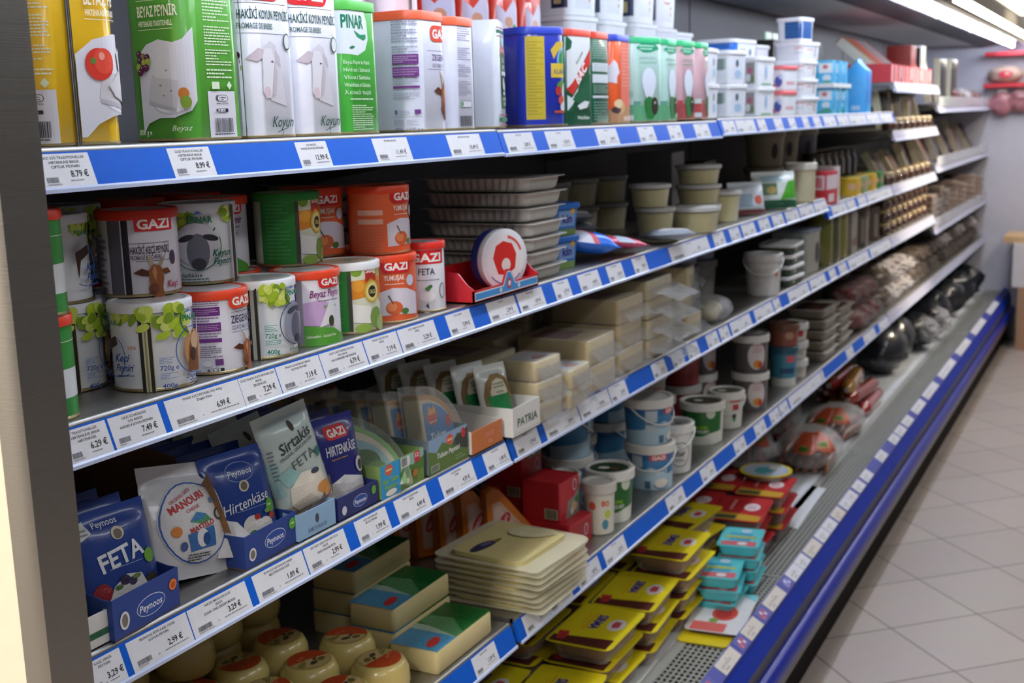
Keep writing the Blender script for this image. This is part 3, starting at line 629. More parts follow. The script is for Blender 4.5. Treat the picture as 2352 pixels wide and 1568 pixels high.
def goat_tin():
    L = [('r', -36, 130, 44, 130.5, DK), ('r', -36, 100, 44, 100.5, DK), ('t', 'ZIEGENKÄSE', 10, 120, 10, '#6a587e', {'w': 62, 'b': 1}), ('t', "GOAT'S MILK CHEESE", 2, 107, 6, '#8a7f97', {'w': 46, 'b': 1})]+logo(6, 158, 62, '#dc4a33')
    L += goat(14, 62, 1.7)
    P = [('b', -22, 142, 22, 178, '#9a97ab', 8), ('b', -22, 126, 22, 138, '#9a97ab', 3), ('r', -22, 108, 22, 124, '#7a3f86'), ('b', -20, 110, 20, 122, '#c3a6c9', 4), ('r', -22, 88, 22, 104, '#7a3f86'), ('b', -20, 90, 20, 102, '#b58fbd', 3), ('b', -22, 76, 22, 86, '#a8a4b6', 3), ('r', -22, 70, 22, 74, '#7a3f86'),
      ('b', -22, 52, 22, 64, '#9a97ab', 4), ('e', -18, 32, 3, 4, '#6a6a8a'), ('b', -12, 28, 6, 35, '#9a97ab', 3), ('r', 12, 29, 22, 36, '#6d3f80'), ('r', -24, 24, 24, 24.5, '#5a5a66'), ('b', -22, 10, -4, 20, '#9a97ab', 4), ('b', 0, 10, 18, 20, '#9a97ab', 4), ('t', '800g  1500 g e', 2, 5, 4.5, '#77748a', {'w': 44})]
    P2 = [('b', -22, 150, 22, 176, '#9a97ab', 7), ('b', -22, 118, 22, 140, '#9a97ab', 6), ('b', -22, 90, 22, 112, '#9a97ab', 6), ('b', -22, 58, 22, 84, '#9a97ab', 7)]+[('p', rp(-20, 38, 20, 50, 6), '#5c7a68'), ('p', rp(-19, 39, 19, 49, 5), '#dcdde6'), ('e', -13, 44, 4.5, 4.5, '#4f8a5c'), ('bar', -22, 6, 20, 24)]
    return L, P, P2
gl, gp, gp2 = goat_tin()
g1 = tin('white square goat cheese tin with orange lid and purple text panels, on the top shelf', (1.742, 1.102, zt), 0, .108, .108, .190, .028, '#d9dbe9', shift(gl, 20)+shift(gp, -62), lid='#e5613c', group='orange lidded goat cheese tins')
tin('white square goat cheese tin with orange lid and a barcode panel, right of its twin', (1.850, 1.101, zt), 0, .1, .104, .187, .028, '#d9dbe9', shift(gp2, 0)+seam(44, 184)+shift(gl, -100), lid='#e5613c', group='orange lidded goat cheese tins')
dup(g1, (1.672, 1.232, zt), 0, 'white goat tin with orange lid standing behind, between green tin and goat tins')
for i, (x, y) in enumerate(((1.70, 1.21), (1.83, 1.20))):
    dup(s1, (x, y, ZA+.1945), .5+i, ['left of two white tins stacked on the orange goat tin lids', 'right of two white tins stacked on the orange goat tin lids'][i], 'white sheep cheese tins')
# plain back tins that carry the stacked pair
dup(g1, (1.805, 1.24, zt), 0, 'white goat tin with orange lid hidden deepest behind the goat tin pair')
bul = [('r', -40, 172, 40, 178, '#2f6a49'), ('r', -40, 181, 40, 183, '#b4564e'), ('r', -40, 166, 40, 167.5, '#b4564e'), ('p', rp(-27, 36, 27, 140, 10), '#20613e'), ('p', [(-34, 128), (-26, 146), (0, 152), (26, 146), (34, 128), (26, 134), (0, 140), (-26, 134)], '#c8686a'), ('t', 'GRUNOS', 0, 142, 6, '#f0dfdc', {'w': 40}), ('e', 0, 158, 14, 9, '#bfe0dd'),
  ('p', [(-24, 150), (-18, 164), (-12, 150)], '#20613e'), ('p', [(12, 150), (18, 164), (24, 150)], '#20613e'), ('t', 'ВРСКИ', 0, 124, 8, '#eef2ee', {'w': 30}), ('t', 'CAPERE', 0, 112, 8, '#eef2ee', {'w': 34}), ('p', rp(-25, 96, 25, 104, 3), '#dfe6e8'), ('e', 0, 78, 20, 20, '#17402d'), ('e', -4, 82, 9, 11, '#c9d6d0'), ('e', 6, 76, 7, 8, '#dfe8e4'), ('e', 0, 64, 12, 3, '#e8efec'),
  ('t', 'BULGARIAN', 0, 54, 6.5, '#dfeae2', {'w': 42}), ('t', 'CHEESE', 0, 45, 6.5, '#dfeae2', {'w': 32}), ('r', -40, 24, 40, 25.5, '#b4564e'), ('r', -40, 12, 40, 20, '#3a7a58'), ('r', -40, 5, 40, 6.5, '#b4564e')]
b1 = tin('white and dark green square tin with a red ribbon emblem, right of the goat tins', (2.018, 1.112, zt), .35, .086, .086, .196, .014, '#d6dce6', bul+shift(bul, 80), name='square_cheese_tin', group='white and green cheese tins')
dup(b1, (1.975, 1.222, zt), .2, 'white and dark green square tin half hidden behind the goat and green tins')
blu = [('r', -55, 0, -2, 14, '#2335a8'), ('r', -52, 14, -8, 176, '#c7b13c'), ('b', -48, 22, -12, 168, '#a5922e', 24), ('p', [(8, 150), (24, 166), (52, 168), (52, 152), (28, 148), (16, 132)], '#d2b441'), ('e', 46, 130, 22, 26, '#7fb4d8'), ('e', 46, 130, 17, 21, '#2f8a4a'), ('r', 8, 96, 60, 124, '#d8bc40'), ('t', 'KLASIK', 34, 108, 9, '#3a4a8a', {'w': 36}), ('e', 36, 78, 14, 12, '#5c8a3c'), ('e', 50, 66, 14, 20, '#e1dce2'), ('e', 26, 70, 8, 9, '#b43a34'), ('e', 34, 52, 9, 9, '#cf5640'), ('e', 46, 38, 16, 11, '#d9d4da'), ('r', 14, 26, 56, 31, '#b5563e')]
bt = tin('royal blue square tin with a yellow text panel and blue lid, front of two', (2.238, 1.112, zt), -.42, .112, .100, .192, .03, '#2335a8', blu, lid='#2a41b8', group='blue lidded cheese tins')
dup(bt, (2.19, 1.25, zt), -.2, 'royal blue square tin with yellow panel, standing behind its twin')
bac = [('p', [(-50, 30), (-20, 60), (-14, 76), (40, 128), (52, 140), (52, 190), (-50, 190)], '#e3e8e8'), ('p', [(-52, 150), (-40, 156), (-36, 170), (-50, 182)], '#1f5e3e'), ('p', [(-56, 66), (-40, 56), (56, 136), (56, 176)], '#1d4f35'), ('p', [(-52, 74), (-38, 62), (56, 142), (56, 172)], '#c8362e'), ('t', 'BAC', -2, 107, 20, '#f2ecea', {'w': 50, 'b': 3, 'rot': 41}), ('p', [(-38, 52), (-30, 62), (50, 112), (50, 60), (0, 40)], '#1f5e3e'), ('t', 'BULGAR', -8, 138, 6, '#4b7a62', {'w': 36, 'rot': 42}), ('p', [(-20, 40), (10, 50), (30, 48), (20, 36), (-10, 32)], '#dfe6e6'), ('r', -50, 0, 50, 28, '#174d33'), ('t', 'Weichkäse', 4, 16, 8, '#dfe8e2', {'w': 50})]
tin('white and dark green square tin with a red diagonal band and red lid', (2.357, 1.105, zt), -.1, .106, .104, .193, .02, '#1f5e3e', bac, lid='#d2412c')
nut = [('b', -40, 138, 40, 182, '#8fb3a2', 9), ('r', -42, 112, 42, 130, '#d5dde2'), ('b', -38, 114, 38, 128, '#9fb0b4', 3), ('r', -42, 88, 42, 106, '#d5dde2'), ('b', -40, 66, 40, 84, '#8fb3a2', 4), ('r', -42, 56, 42, 61, '#d5dde2'), ('b', -40, 8, 40, 50, '#6f9d88', 7)]
tin('dark green square tin showing its back panel of small print, red lid', (2.452, 1.100, zt), 0, .098, .1, .192, .02, '#225c44', nut, lid='#d2412c')
orr = [('r', -12, 0, 50, 186, '#e2725e'), ('b', -8, 80, 46, 178, '#e99585', 12), ('p', [(-60, 120), (-44, 140), (-32, 130), (-20, 112), (-34, 104), (-36, 88), (-60, 92)], '#e6e2ee'), ('p', [(-60, 0), (50, 0), (50, 34), (-10, 40), (-60, 30)], '#b98a63'), ('e', -18, 36, 26, 15, '#d4a878'), ('e', -34, 30, 18, 8, '#4a3a3a'), ('e', -26, 44, 20, 10, '#e3cba0'), ('r', 0, 6, 40, 16, '#d8c3b0')]
tin('orange square tin with bread picture and blue lid', (2.573, 1.100, zt), 0, .104, .1, .192, .02, '#e45a26', orr, lid='#3145b5')
def egg(c1, c2, c3):
    return [('r', -150, 0, -30, 50, c2), ('r', -150, 0, 60, 40, c3), ('r', -110, 60, -52, 74, c1), ('r', -110, 42, -52, 54, '#b9cfc9'), ('r', -110, 22, -52, 36, c2), ('r', -110, 6, -52, 18, '#c9cfd6'), ('p', [(-44, 174), (-20, 190), (14, 190), (40, 172), (8, 164), (-20, 164)], '#2f9a70'), ('b', -34, 168, 30, 182, '#bfe3d2', 2), ('b', -34, 148, 34, 154, '#9db5b0', 1), ('b', -30, 138, 30, 143, '#86bda4', 1), ('e', 0, 96, 26, 32, '#dde6f2'), ('e', 0, 80, 20, 24, '#dde6f2'), ('p', [(-20, 50), (-2, 62), (18, 54), (30, 40), (16, 10), (-8, 8)], '#2f7a3c'), ('e', 20, 38, 13, 21, '#3b352e'), ('e', 21, 46, 4, 3, '#b9c6b4')]
e1 = tin('pale green square tin with a white drop picture, wide left face showing', (2.772, 1.108, zt), -.32, .12, .104, .196, .024, '#a9c9bf', egg('#8fb9ac', '#5f9a86', '#5fa377'), lid='#2fae72', group='drop picture cheese tins')
tin('pale green square tin with a white drop picture, narrow and right of its twin', (2.893, 1.1, zt), 0, .1, .1, .196, .024, '#a9c9bf', egg('#8fb9ac', '#5f9a86', '#5fa377'), lid='#2fae72', group='drop picture cheese tins')
e2 = tin('pinkish square tin with a white drop picture and green lid, left of two', (3.02, 1.1, zt+.002), -.1, .112, .1, .196, .024, '#bf9aa0', egg('#c2a0a8', '#b6484c', '#a04a4c'), lid='#2fae72', group='drop picture cheese tins')
tin('pinkish square tin with a white drop picture and green lid, right of two', (3.143, 1.1, zt+.002), 0, .1, .1, .196, .024, '#bf9aa0', shift(egg('#c2a0a8', '#b6484c', '#a04a4c'), 30), lid='#2fae72', group='drop picture cheese tins')
# orange tins of the back row standing on blue ones
ob = [('r', -50, 90, 50, 190, '#e2452f'), ('p', [(-50, 0), (50, 0), (50, 60), (20, 92), (-20, 60), (-50, 78)], '#c9c2d6'), ('e', -6, 40, 20, 12, '#c58a6a'), ('e', 20, 30, 8, 6, '#4f8a3c')]
for i, (x, y) in enumerate(((2.09, 1.36), (2.24, 1.36), (2.39, 1.36), (2.53, 1.36), (2.66, 1.36))):
    lo = dup(bt, (x, y, zt), .1*i, 'blue lidded tin in the dark back row, %s from the left' % NUM[i])
    tt = tin('red orange square tin stacked in the back row, %s from the left' % NUM[i], (x, y, ZA+.1965), .2*i-.5, .108, .1, .19, .026, '#e2452f', ob, lid='#e85a30', group='red orange tins in the back row') if i == 0 else dup(first_orange, (x, y, ZA+.1965), .13*i-.4, 'red orange square tin stacked in the back row, %s from the left' % NUM[i])
    if i == 0: first_orange = tt
# ------------------------------------------------------------ rest of the top shelf
def s_tap(w_, d_, r_, h, k):     # w_, d_, r_ at the top, k = bottom / top
    f0 = s_rr(w_, d_, r_)
    def f(u, v, o):
        x, y, z = f0(u, v, o); t = k+(1-k)*v/h; return (x*t, y*t, z)
    return f
def tub(name, label, loc, rz, w_, d_, h, r_, k, col, lid, layers, group=None, cat='tub', body=None, lidh=.009):
    t = thing(name, label, cat, loc, rz, group)
    B().rloft([(w_*k-.006, d_*k-.006, r_*k, 0), (w_*k, d_*k, r_*k, .003), (w_, d_, r_, h-.006)], 5).build('tub_body', body or M(col, .4, sss=.05), t, 40)
    B().rloft([(w_+.002, d_+.002, r_, h-lidh-.003), (w_+.008, d_+.008, r_+.003, h-lidh-.002), (w_+.008, d_+.008, r_+.003, h-.002), (w_+.004, d_+.004, r_+.002, h), (w_-.008, d_-.008, r_-.003, h), (w_-.01, d_-.01, r_-.004, h-.0015)], 5).build('lid', body if lid is None else M(lid, .38), t, 40)
    if layers: art(layers, s_tap(w_, d_, r_, h, k), t, 'printed_label', INK, du=5)
    return t
WT = '#e9ecf2'
def restack(proto, xy, z0, h, rzs, fmt, n, first=True, group=None):
    for k in range(n):
        lb = fmt % stk(k, n)
        if k == 0 and first: proto.location = (xy[0], xy[1], z0); tag(proto, lb, proto['category']); continue
        dup(proto, (xy[0]+rnd.uniform(-.003, .003), xy[1]+rnd.uniform(-.003, .003), z0+h*k), rzs+rnd.uniform(-.05, .05), lb, group)
zw = ZA+.0035
A_ = [('r', -96, 16, -52, 74, '#e3e8ee'), ('r', -92, 40, -66, 72, '#7d8a86'), ('r', -66, 42, -58, 72, '#a9c4b4'), ('r', -30, 14, 34, 74, '#dde4ee'), ('e', -6, 58, 9, 11, '#4b5661'), ('e', 0, 28, 20, 12, '#a9c3de'), ('r', 50, 0, 70, 80, '#2c3450')]
t1 = tub('cheese_tub', 'x', (3.47, 1.086, zw), -.25, .105, .066, .095, .012, .93, WT, '#f2f4f8', A_, 'white tubs on the top shelf')
restack(t1, (3.47, 1.086), zw, .0957, -.25, '%s white tub of two with grey and green picture, right of the pinkish tins', 2)
t0 = dup(t1, (3.295, 1.105, zw), .1); restack(t0, (3.295, 1.105), zw, .0957, .1, '%s white tub of two squeezed beside the pinkish tin', 2)
B2_ = [('r', -100, 8, -58, 78, '#dfe5e6'), ('r', -96, 10, -66, 74, '#93908e'), ('e', -82, 50, 10, 10, '#b0607a'), ('e', -76, 24, 9, 10, '#6f7a4a'), ('e', -88, 28, 8, 12, '#dfe2e6'), ('r', -36, 6, 36, 10, '#4e9c5a'), ('e', -4, 44, 8, 22, '#9fb9d8'), ('r', -30, 68, 32, 70, '#b7c7b8')]
t2 = tub('cheese_tub', 'x', (3.765, 1.088, zw), -.2, .12, .072, .09, .012, .94, WT, '#f2f4f8', B2_, 'white tubs on the top shelf')
restack(t2, (3.765, 1.088), zw, .0907, -.2, '%s white tub of two with green stripe and flower picture', 2)
C_ = [('r', -90, 8, -40, 66, '#e8dde2'), ('e', -66, 30, 14, 18, '#4a54a0'), ('e', -58, 46, 8, 9, '#b9c3e0'), ('e', -80, 16, 8, 8, '#c4646c'), ('r', -30, 20, 30, 30, '#d9a8ac')]
t3 = tub('cheese_tub', 'x', (4.03, 1.082, zw), -.2, .11, .066, .08, .012, .94, WT, '#e2686c', C_, 'white tubs on the top shelf')
restack(t3, (4.03, 1.082), zw, .0807, -.2, '%s white tub of two with salmon red lid', 2)
D_ = [('ring', -78, 34, 20, 9, 3, '#d9524c', 20, 160, 0), ('r', -96, 20, -60, 30, '#d5d9df'), ('ring', -6, 30, 30, 8, 3, '#d9524c', 20, 160, 0), ('r', 30, 12, 44, 46, '#aab0b8')]
t4 = tub('cheese_tub', 'x', (4.27, 1.09, zw), -.15, .15, .105, .061, .014, .95, '#e6e9ef', '#f2f4f8', D_, 'white tubs on the top shelf')
restack(t4, (4.27, 1.09), zw, .0617, -.15, '%s wide white tub of four with red arc print', 4)
D2 = [('r', -110, 10, -46, 66, '#1d4f8c'), ('b', -104, 18, -52, 58, '#3a6da5', 4), ('r', -40, 10, 40, 66, '#1d4f8c')]
tub('cheese_tub', 'white tub with dark blue label on top of the wide white tub stack', (4.24, 1.09, zw+.0617*4), -.15, .11, .09, .08, .012, .95, WT, '#f2f4f8', D2)
# big white buckets of the back row
BB = [('r', -120, 20, -70, 100, '#2a3354'), ('r', -112, 66, -76, 94, '#8d97ad'), ('r', -112, 30, -88, 60, '#c9b480'), ('r', -40, 20, 40, 100, '#dde0e8'), ('ring', 0, 80, 26, 10, 5, '#c74a48', 200, 340, 0), ('e', 30, 60, 4, 5, '#c74a48'), ('e', 30, 42, 4, 5, '#b7924a')]
bk = tub('cheese_bucket', 'x', (2.93, 1.37, ZA+.001), -.1, .15, .15, .135, .02, .93, WT, '#eef0f5', BB, 'white square cheese buckets in the back row')
ns = 0
for i, (x, y, n) in enumerate(((2.93, 1.37, 3), (3.13, 1.37, 3), (3.34, 1.36, 3), (3.56, 1.38, 3), (3.78, 1.40, 2))):
    restack(bk if i == 0 else dup(bk, (x, y, zw), -.1), (x, y), ZA+.0035 if x > 3.2 else ZA, .1357, -.1, '%s white square bucket, back row stack '+NUM[i]+' from left', n, True)
BL = [('r', -200, 16, -60, 92, '#1f6fd0'), ('b', -150, 60, -100, 76, '#6fa4dd', 2), ('r', -46, 16, 60, 92, '#dfe5ef'), ('e', -30, 60, 9, 18, '#b98a4a'), ('e', -8, 60, 8, 18, '#8a6a3a'), ('e', -20, 32, 12, 14, '#3a7ad0'), ('e', 40, 66, 9, 10, '#5a6068')]
lowb = dup(bk, (3.81, 1.20, zw), -.1, 'white square bucket under the blue labelled bucket, behind the white tubs')
tub('cheese_bucket', 'large white bucket with bright blue label on two sides, behind the white tubs', (3.81, 1.20, zw+.1357), -.1, .20, .13, .105, .022, .95, WT, '#f2f4f8', BL)
lowb2 = dup(bk, (4.10, 1.22, zw), -.1, 'white square bucket standing behind the salmon lidded tubs')
tub('cheese_bucket', 'plain white bucket next to the blue labelled bucket', (4.10, 1.22, zw+.1357), -.1, .13, .12, .10, .02, .95, '#dfe4ec', '#eef0f5', [('r', -100, 20, -50, 80, '#c9d3de')])
# cyan cartons, blue carton
def carton(name, label, loc, rz, w_, d_, h, col, layers, group=None, cat='carton', slant=0, r_=.003):
    t = thing(name, label, cat, loc, rz, group)
    if slant: B().rloft([(w_, d_, r_, 0), (w_, d_, r_, h-slant), (w_*.96, .012, .002, h-.012), (w_*.96, .004, .0015, h)], 2).build('carton_body', M(col, .42), t, 30)
    else: B().rloft([(w_, d_, r_, 0), (w_, d_, r_, h)], 3).build('carton_body', M(col, .42), t, 30)
    if layers: art(layers, s_rr(w_, d_, r_), t, 'printed_panel', INK, du=8)
    return t
cy = [('r', -90, 52, -34, 88, '#e6eef5'), ('e', -60, 34, 16, 12, '#d8e6f0'), ('e', -66, 74, 10, 8, '#c86a6a'), ('r', -30, 20, 30, 60, '#2f9ad0'), ('p', [(-90, 4), (-34, 4), (-34, 14), (-60, 26), (-90, 10)], '#4f9a8a')]
c1 = carton('milk_carton', 'x', (4.70, 1.085, zw), 0, .075, .062, .098, '#45b4e2', cy, 'small cyan cartons')
for i, (x, y) in enumerate(((4.70, 1.085), (4.80, 1.085), (4.91, 1.085), (4.72, 1.16), (4.84, 1.16))):
    o = c1 if i == 0 else dup(c1, (x, y, zw), rnd.uniform(-.1, .1))
    o.location = (x, y, zw); tag(o, 'small cyan carton under the white tray, %s from the left' % NUM[i], 'carton')
tr = thing('carton_tray', 'thin white tray between two layers of small cyan cartons', 'tray', (4.80, 1.12, zw+.0985))
B().box(-.15, .16, -.07, .08, 0, .002).box(-.15, .16, -.072, -.07, 0, .016).box(-.152, -.15, -.072, .08, 0, .016).build('tray_board', M('#e8ebf0', .5), tr, 0)
for i, (x, y) in enumerate(((4.70, 1.087), (4.815, 1.087), (4.915, 1.09), (4.72, 1.16))):
    dup(c1, (x, y, zw+.101), rnd.uniform(-.1, .1), 'small cyan carton on the white tray, %s from the left' % NUM[i])
tall = carton('milk_carton', 'tall white and blue carton with brown picture behind the small cyan cartons', (5.02, 1.12, zw), 0, .09, .06, .20, '#dfe6ef', [('e', -64, 160, 16, 14, '#3a8fd8'), ('e', -66, 96, 14, 10, '#a0714a'), ('r', -84, 30, -46, 80, '#c7d2e0'), ('r', -34, 120, 34, 180, '#3a8fd8')], slant=.05)
carton('milk_carton', 'tall plain sky blue carton with folded top at the right end of the row', (5.28, 1.085, zw), 0, .095, .088, .222, '#3f9fe0', [('b', -112, 70, -66, 150, '#5fb0e8', 8), ('r', -108, 12, -72, 30, '#a8cdea'), ('r', -47, 0, -42, 175, '#2f7fcc'), ('r', -40, 40, 40, 160, '#2c86d6')], slant=.05)
cr = thing('display_box', 'dark display box with pale green packs behind the cyan cartons', 'box', (4.98, 1.36, zw))
B().box(-.36, .44, -.09, .12, 0, .285).build('box_shell', M('#2c2a28', .5), cr, 0)
for i in range(7): B().rloft([(.09, .012, .004, .24), (.09, .012, .004, .315)], 3).build('pale_pack', M(['#a9cbb0', '#c9dccd', '#8fb89a'][i % 3], .3), cr, 40, (-.30+.1*i, -.05, 0))

# ------------------------------------------------------------ second shelf: round cans
H_ = 103
K_ = leaves(-20, 30, 78, 100, 26, 3)+leaves(0, 34, 68, 84, 8, 5)
def pin_logo(cx, cy, s=1): return [('ring', cx+1*s, cy-2*s, 17*s, 18*s, 1.6*s, '#2a5f48', 150, 330, 0), ('t', 'PINAR', cx, cy, 7.5*s, '#1e7a55', {'w': 25*s, 'b': 3}), ('p', xf([(-9, 6), (-4, 10), (2, 7)], cx, cy, s), '#3f7fc0')]
keci = [('r', -62, 86, -20, 103, '#b9c47a')]+leaves(-62, -24, 86, 100, 14, 8)+[('r', -22, 0, -7, 103, '#c9c39a'), ('r', -22, 0, -18, 103, '#1d1d1f'), ('r', -12, 0, -8, 103, '#26241f'), ('r', -16, 0, -14, 103, '#8f8a6a')]+K_+pin_logo(40, 86)
keci += [('ring', 40, 46, 24, 29, 1.3, '#3a6cb4', 60, 300, 0), ('e', 44, 46, 17, 24, '#b98a5c'), ('p', [(30, 20), (50, 18), (52, 54), (42, 70), (34, 50)], '#7a4a2a'), ('e', 44, 56, 7, 11, '#caa987'), ('p', [(38, 66), (34, 78), (30, 82), (36, 64)], '#c9b8a2'), ('p', [(48, 66), (52, 78), (54, 84), (52, 62)], '#c9b8a2'), ('e', 40, 40, 5, 8, '#3f2818'),
  ('b', -2, 34, 14, 42, '#6f8fc4', 4), ('t', '720g e', 8, 29, 6, '#3556a5', {'w': 20, 'b': 1}), ('b', -2, 15, 18, 23, '#6f8fc4', 4), ('t', '400g', 7, 7, 6, '#3556a5', {'w': 16, 'b': 1.5}), ('t', 'Ziegenkäse', 40, 15, 5, '#2a3f8a', {'w': 28, 'sh': .3}), ('b', 30, 4, 52, 11, '#4a5fa0', 2), ('t', 'Keçi', -40, 44, 10, '#24468f', {'w': 16, 'b': 2, 'sh': .3}), ('t', 'Peyniri', -38, 32, 9, '#24468f', {'w': 20, 'b': 2, 'sh': .3}), ('ring', -50, 44, 14, 26, 1, '#3a6cb4', 300, 440, 0), ('p', [(-62, 62), (-46, 70), (-44, 60), (-56, 52), (-60, 30)], '#3a2418'), ('t', '50%', -28, 56, 4, '#c8654a', {'w': 9}), ('ring', -46, 28, 16, 8, 1, '#24468f', 200, 330, 0), ('b', -48, 20, -26, 24, '#4a5fa0', 1), ('t', 'PINAR', -52, 86, 6, '#2a6a50', {'w': 20, 'b': 2})]
koy = [(l[:-1]+(('#1f7d6a' if l[0] == 'b' else l[-1]),)) if l[0] not in ('t', 'b') else l for l in []]+leaves(-62, -20, 88, 100, 12, 4)+[('r', -22, 0, -8, 103, '#b9b7a8'), ('r', -22, 0, -18, 103, '#1d1d1f'), ('r', -13, 0, -9, 103, '#2c2a26')]+leaves(-2, 30, 76, 101, 24, 9)+pin_logo(42, 88, .9)+[('e', 44, 46, 20, 28, '#8f93a6'), ('e', 46, 40, 11, 20, '#5d6072'), ('e', 38, 64, 9, 4, '#3f4250', 20), ('e', 52, 64, 9, 4, '#3f4250', -20), ('e', 46, 24, 7, 6, '#33353f'), ('ring', 42, 46, 25, 30, 1.3, '#3a4a7a', 60, 300, 0),
  ('b', -2, 38, 14, 48, '#3f9a84', 4), ('t', '720g e', 8, 33, 6.5, '#1f7d6a', {'w': 20, 'b': 1}), ('b', -2, 20, 18, 27, '#3f9a84', 3), ('t', '400g', 7, 11, 6.5, '#1f7d6a', {'w': 16, 'b': 1.5}), ('t', 'Schafskäse', 42, 11, 4.5, '#2a4a4a', {'w': 26, 'sh': .3}), ('b', 32, 3, 52, 8, '#4a6a6a', 2), ('t', 'Koyun', -40, 54, 9, '#1f6f5a', {'w': 20, 'b': 2, 'sh': .3}), ('t', 'Peyniri', -40, 43, 8, '#1f6f5a', {'w': 20, 'b': 2, 'sh': .3}), ('t', '50%', -34, 66, 4, '#c8654a', {'w': 9})]
zieg = [('b', -36, 88, -2, 101, '#8a6a96', 5), ('r', -36, 76, -2, 87, '#6e2f86'), ('b', -34, 78, -4, 85, '#c3a6c9', 3), ('b', -36, 68, -2, 75, '#8a6a96', 2), ('r', -36, 56, -2, 67, '#6e2f86'), ('b', -34, 58, -4, 65, '#c3a6c9', 3), ('b', -36, 48, -2, 55, '#8a6a96', 2), ('r', -36, 42, -2, 47, '#6e2f86'), ('b', -36, 22, -2, 38, '#7d6f8c', 6), ('r', -12, 12, -2, 20, '#6d3f80'), ('e', -22, 15, 7, 5, '#c9c9d6'), ('e', -22, 15, 6, 4, '#e4e4ec')]+recyc(-12, 6, .8)
zieg += [('r', 12, 78, 60, 78.6, DK), ('r', 12, 52, 60, 52.6, DK), ('t', 'ZIEGENKÄSE', 34, 69, 10, '#3f3658', {'w': 46, 'b': 1.5}), ('t', "GOAT'S MILK CHEESE", 32, 58, 5.5, '#5a5070', {'w': 40, 'b': 1})]+logo(32, 92, 46, '#dd4326')+goat(34, 30, 1.15)
keci_g = [('r', -40, 0, -22, 103, '#5f5b66'), ('r', -20, 0, -12, 103, '#2a2730'), ('r', -22, 66, 40, 66.5, DK), ('r', -5, 44, 40, 44.5, DK), ('t', 'HAKİKİ KEÇİ PEYNİRİ', 14, 58, 9, '#3a2f48', {'w': 50, 'b': 1.5}), ('t', 'FROMAGE DE CHÈVRE', 8, 49, 5.5, '#5a5068', {'w': 38, 'b': 1}), ('e', 44, 46, 5, 9, '#4a3656'), ('t', 'Keçi', 42, 14, 9, '#c0305a', {'w': 18, 'sh': .3}), ('b', -60, 14, -44, 80, '#77748a', 9), ('bar', -60, 4, -46, 12)]+[('r', -4, 81, 46, 99, '#d5252b'), ('t', 'GAZI', 20, 90, 12, '#f4f1ee', {'w': 42, 'b': 3})]+goat(16, 28, 1.25)
sheepc = leaves(-36, -10, 76, 98, 16, 2)+leaves(28, 46, 84, 100, 10, 6)+pin_logo(4, 86, 1.1)+[('e', -4, 54, 27, 28, '#c9c9d2'), ('e', -2, 44, 14, 24, '#6d6f7c'), ('e', -16, 62, 10, 4, '#2d2f38', 20), ('e', 14, 62, 10, 4, '#2d2f38', -15), ('e', -2, 28, 9, 8, '#3a3c46'), ('ring', -4, 52, 31, 33, 1.2, '#2f5f4a', 180, 380, 0), ('t', 'Koyun', 28, 42, 9, '#1f5f4c', {'w': 24, 'b': 2, 'sh': .3}), ('t', 'Peyniri', 28, 31, 9, '#1f5f4c', {'w': 24, 'b': 2, 'sh': .3}), ('t', 'Schafskäse', -14, 14, 5.5, '#2a4a4a', {'w': 30, 'sh': .3}), ('b', -28, 3, 10, 10, '#4a6a6a', 2), ('r', 44, 0, 50, 103, '#2c2a26')]
bey = [('r', -70, 0, -22, 103, '#6a2a7c'), ('b', -64, 20, -30, 96, '#8f5a9c', 14), ('e', -40, 9, 5, 5, '#6fa04a'), ('r', -23, 0, -14, 103, '#8f8d98'), ('p', [(-14, 62), (10, 66), (34, 56), (34, 26), (-14, 30)], '#c9a9d6'), ('t', 'Beyaz Peynir', 24, 75, 11, '#8a2f78', {'w': 54, 'b': 1, 'sh': .2}), ('b', 8, 62, 46, 66, '#8a7a92', 1), ('t', 'laktosefrei', 28, 56, 5, '#5fae4a', {'w': 24}), ('p', [(-2, 22), (22, 30), (34, 28), (36, 62), (26, 64), (8, 26)], '#e3e3ea'), ('e', 28, 34, 5, 8, '#3a4a2a'), ('p', [(-14, 0), (60, 0), (60, 8), (30, 24), (-14, 30)], '#58a23c'), ('t', 'Laktosefrei - Lactose free', 12, 14, 4.5, '#e4f0dc', {'w': 46, 'b': 1})]+logo(30, 91, 42)
olg = [('r', -70, 0, -16, 103, '#2b8a34'), ('b', -60, 10, -24, 98, '#4fa055', 16), ('r', -16, 0, -10, 103, '#4a4a40'), ('p', [(-10, 103), (50, 103), (50, 0), (-10, 0)], '#d9dcc4'), ('e', -2, 94, 9, 8, '#7fa83a'), ('e', 34, 92, 14, 10, '#9fb85a'), ('p', [(-10, 80), (50, 84), (50, 40), (34, 58), (-10, 52)], '#e08a2a'), ('e', 0, 72, 10, 9, '#e8a23c'), ('e', 40, 66, 12, 11, '#d2702a'), ('p', [(12, 103), (34, 103), (34, 76), (23, 83), (12, 76)], '#b5332c'), ('t', '500g', 23, 94, 7, '#f2ece4', {'w': 20, 'b': 2}), ('e', 24, 62, 15, 17, '#c9b04a'), ('e', 24, 62, 12, 14, '#e6d78a'), ('e', 24, 62, 8, 9, '#2a2a1f'), ('t', 'OLG', 24, 62, 6, '#e6d78a', {'w': 12, 'b': 2}), ('p', [(-10, 46), (20, 40), (18, 14), (-10, 18)], '#e8e8e4'), ('e', 30, 22, 13, 16, '#7a9a4a'), ('e', 42, 12, 12, 12, '#a5bd72'), ('e', 6, 8, 14, 7, '#8fb04e')]
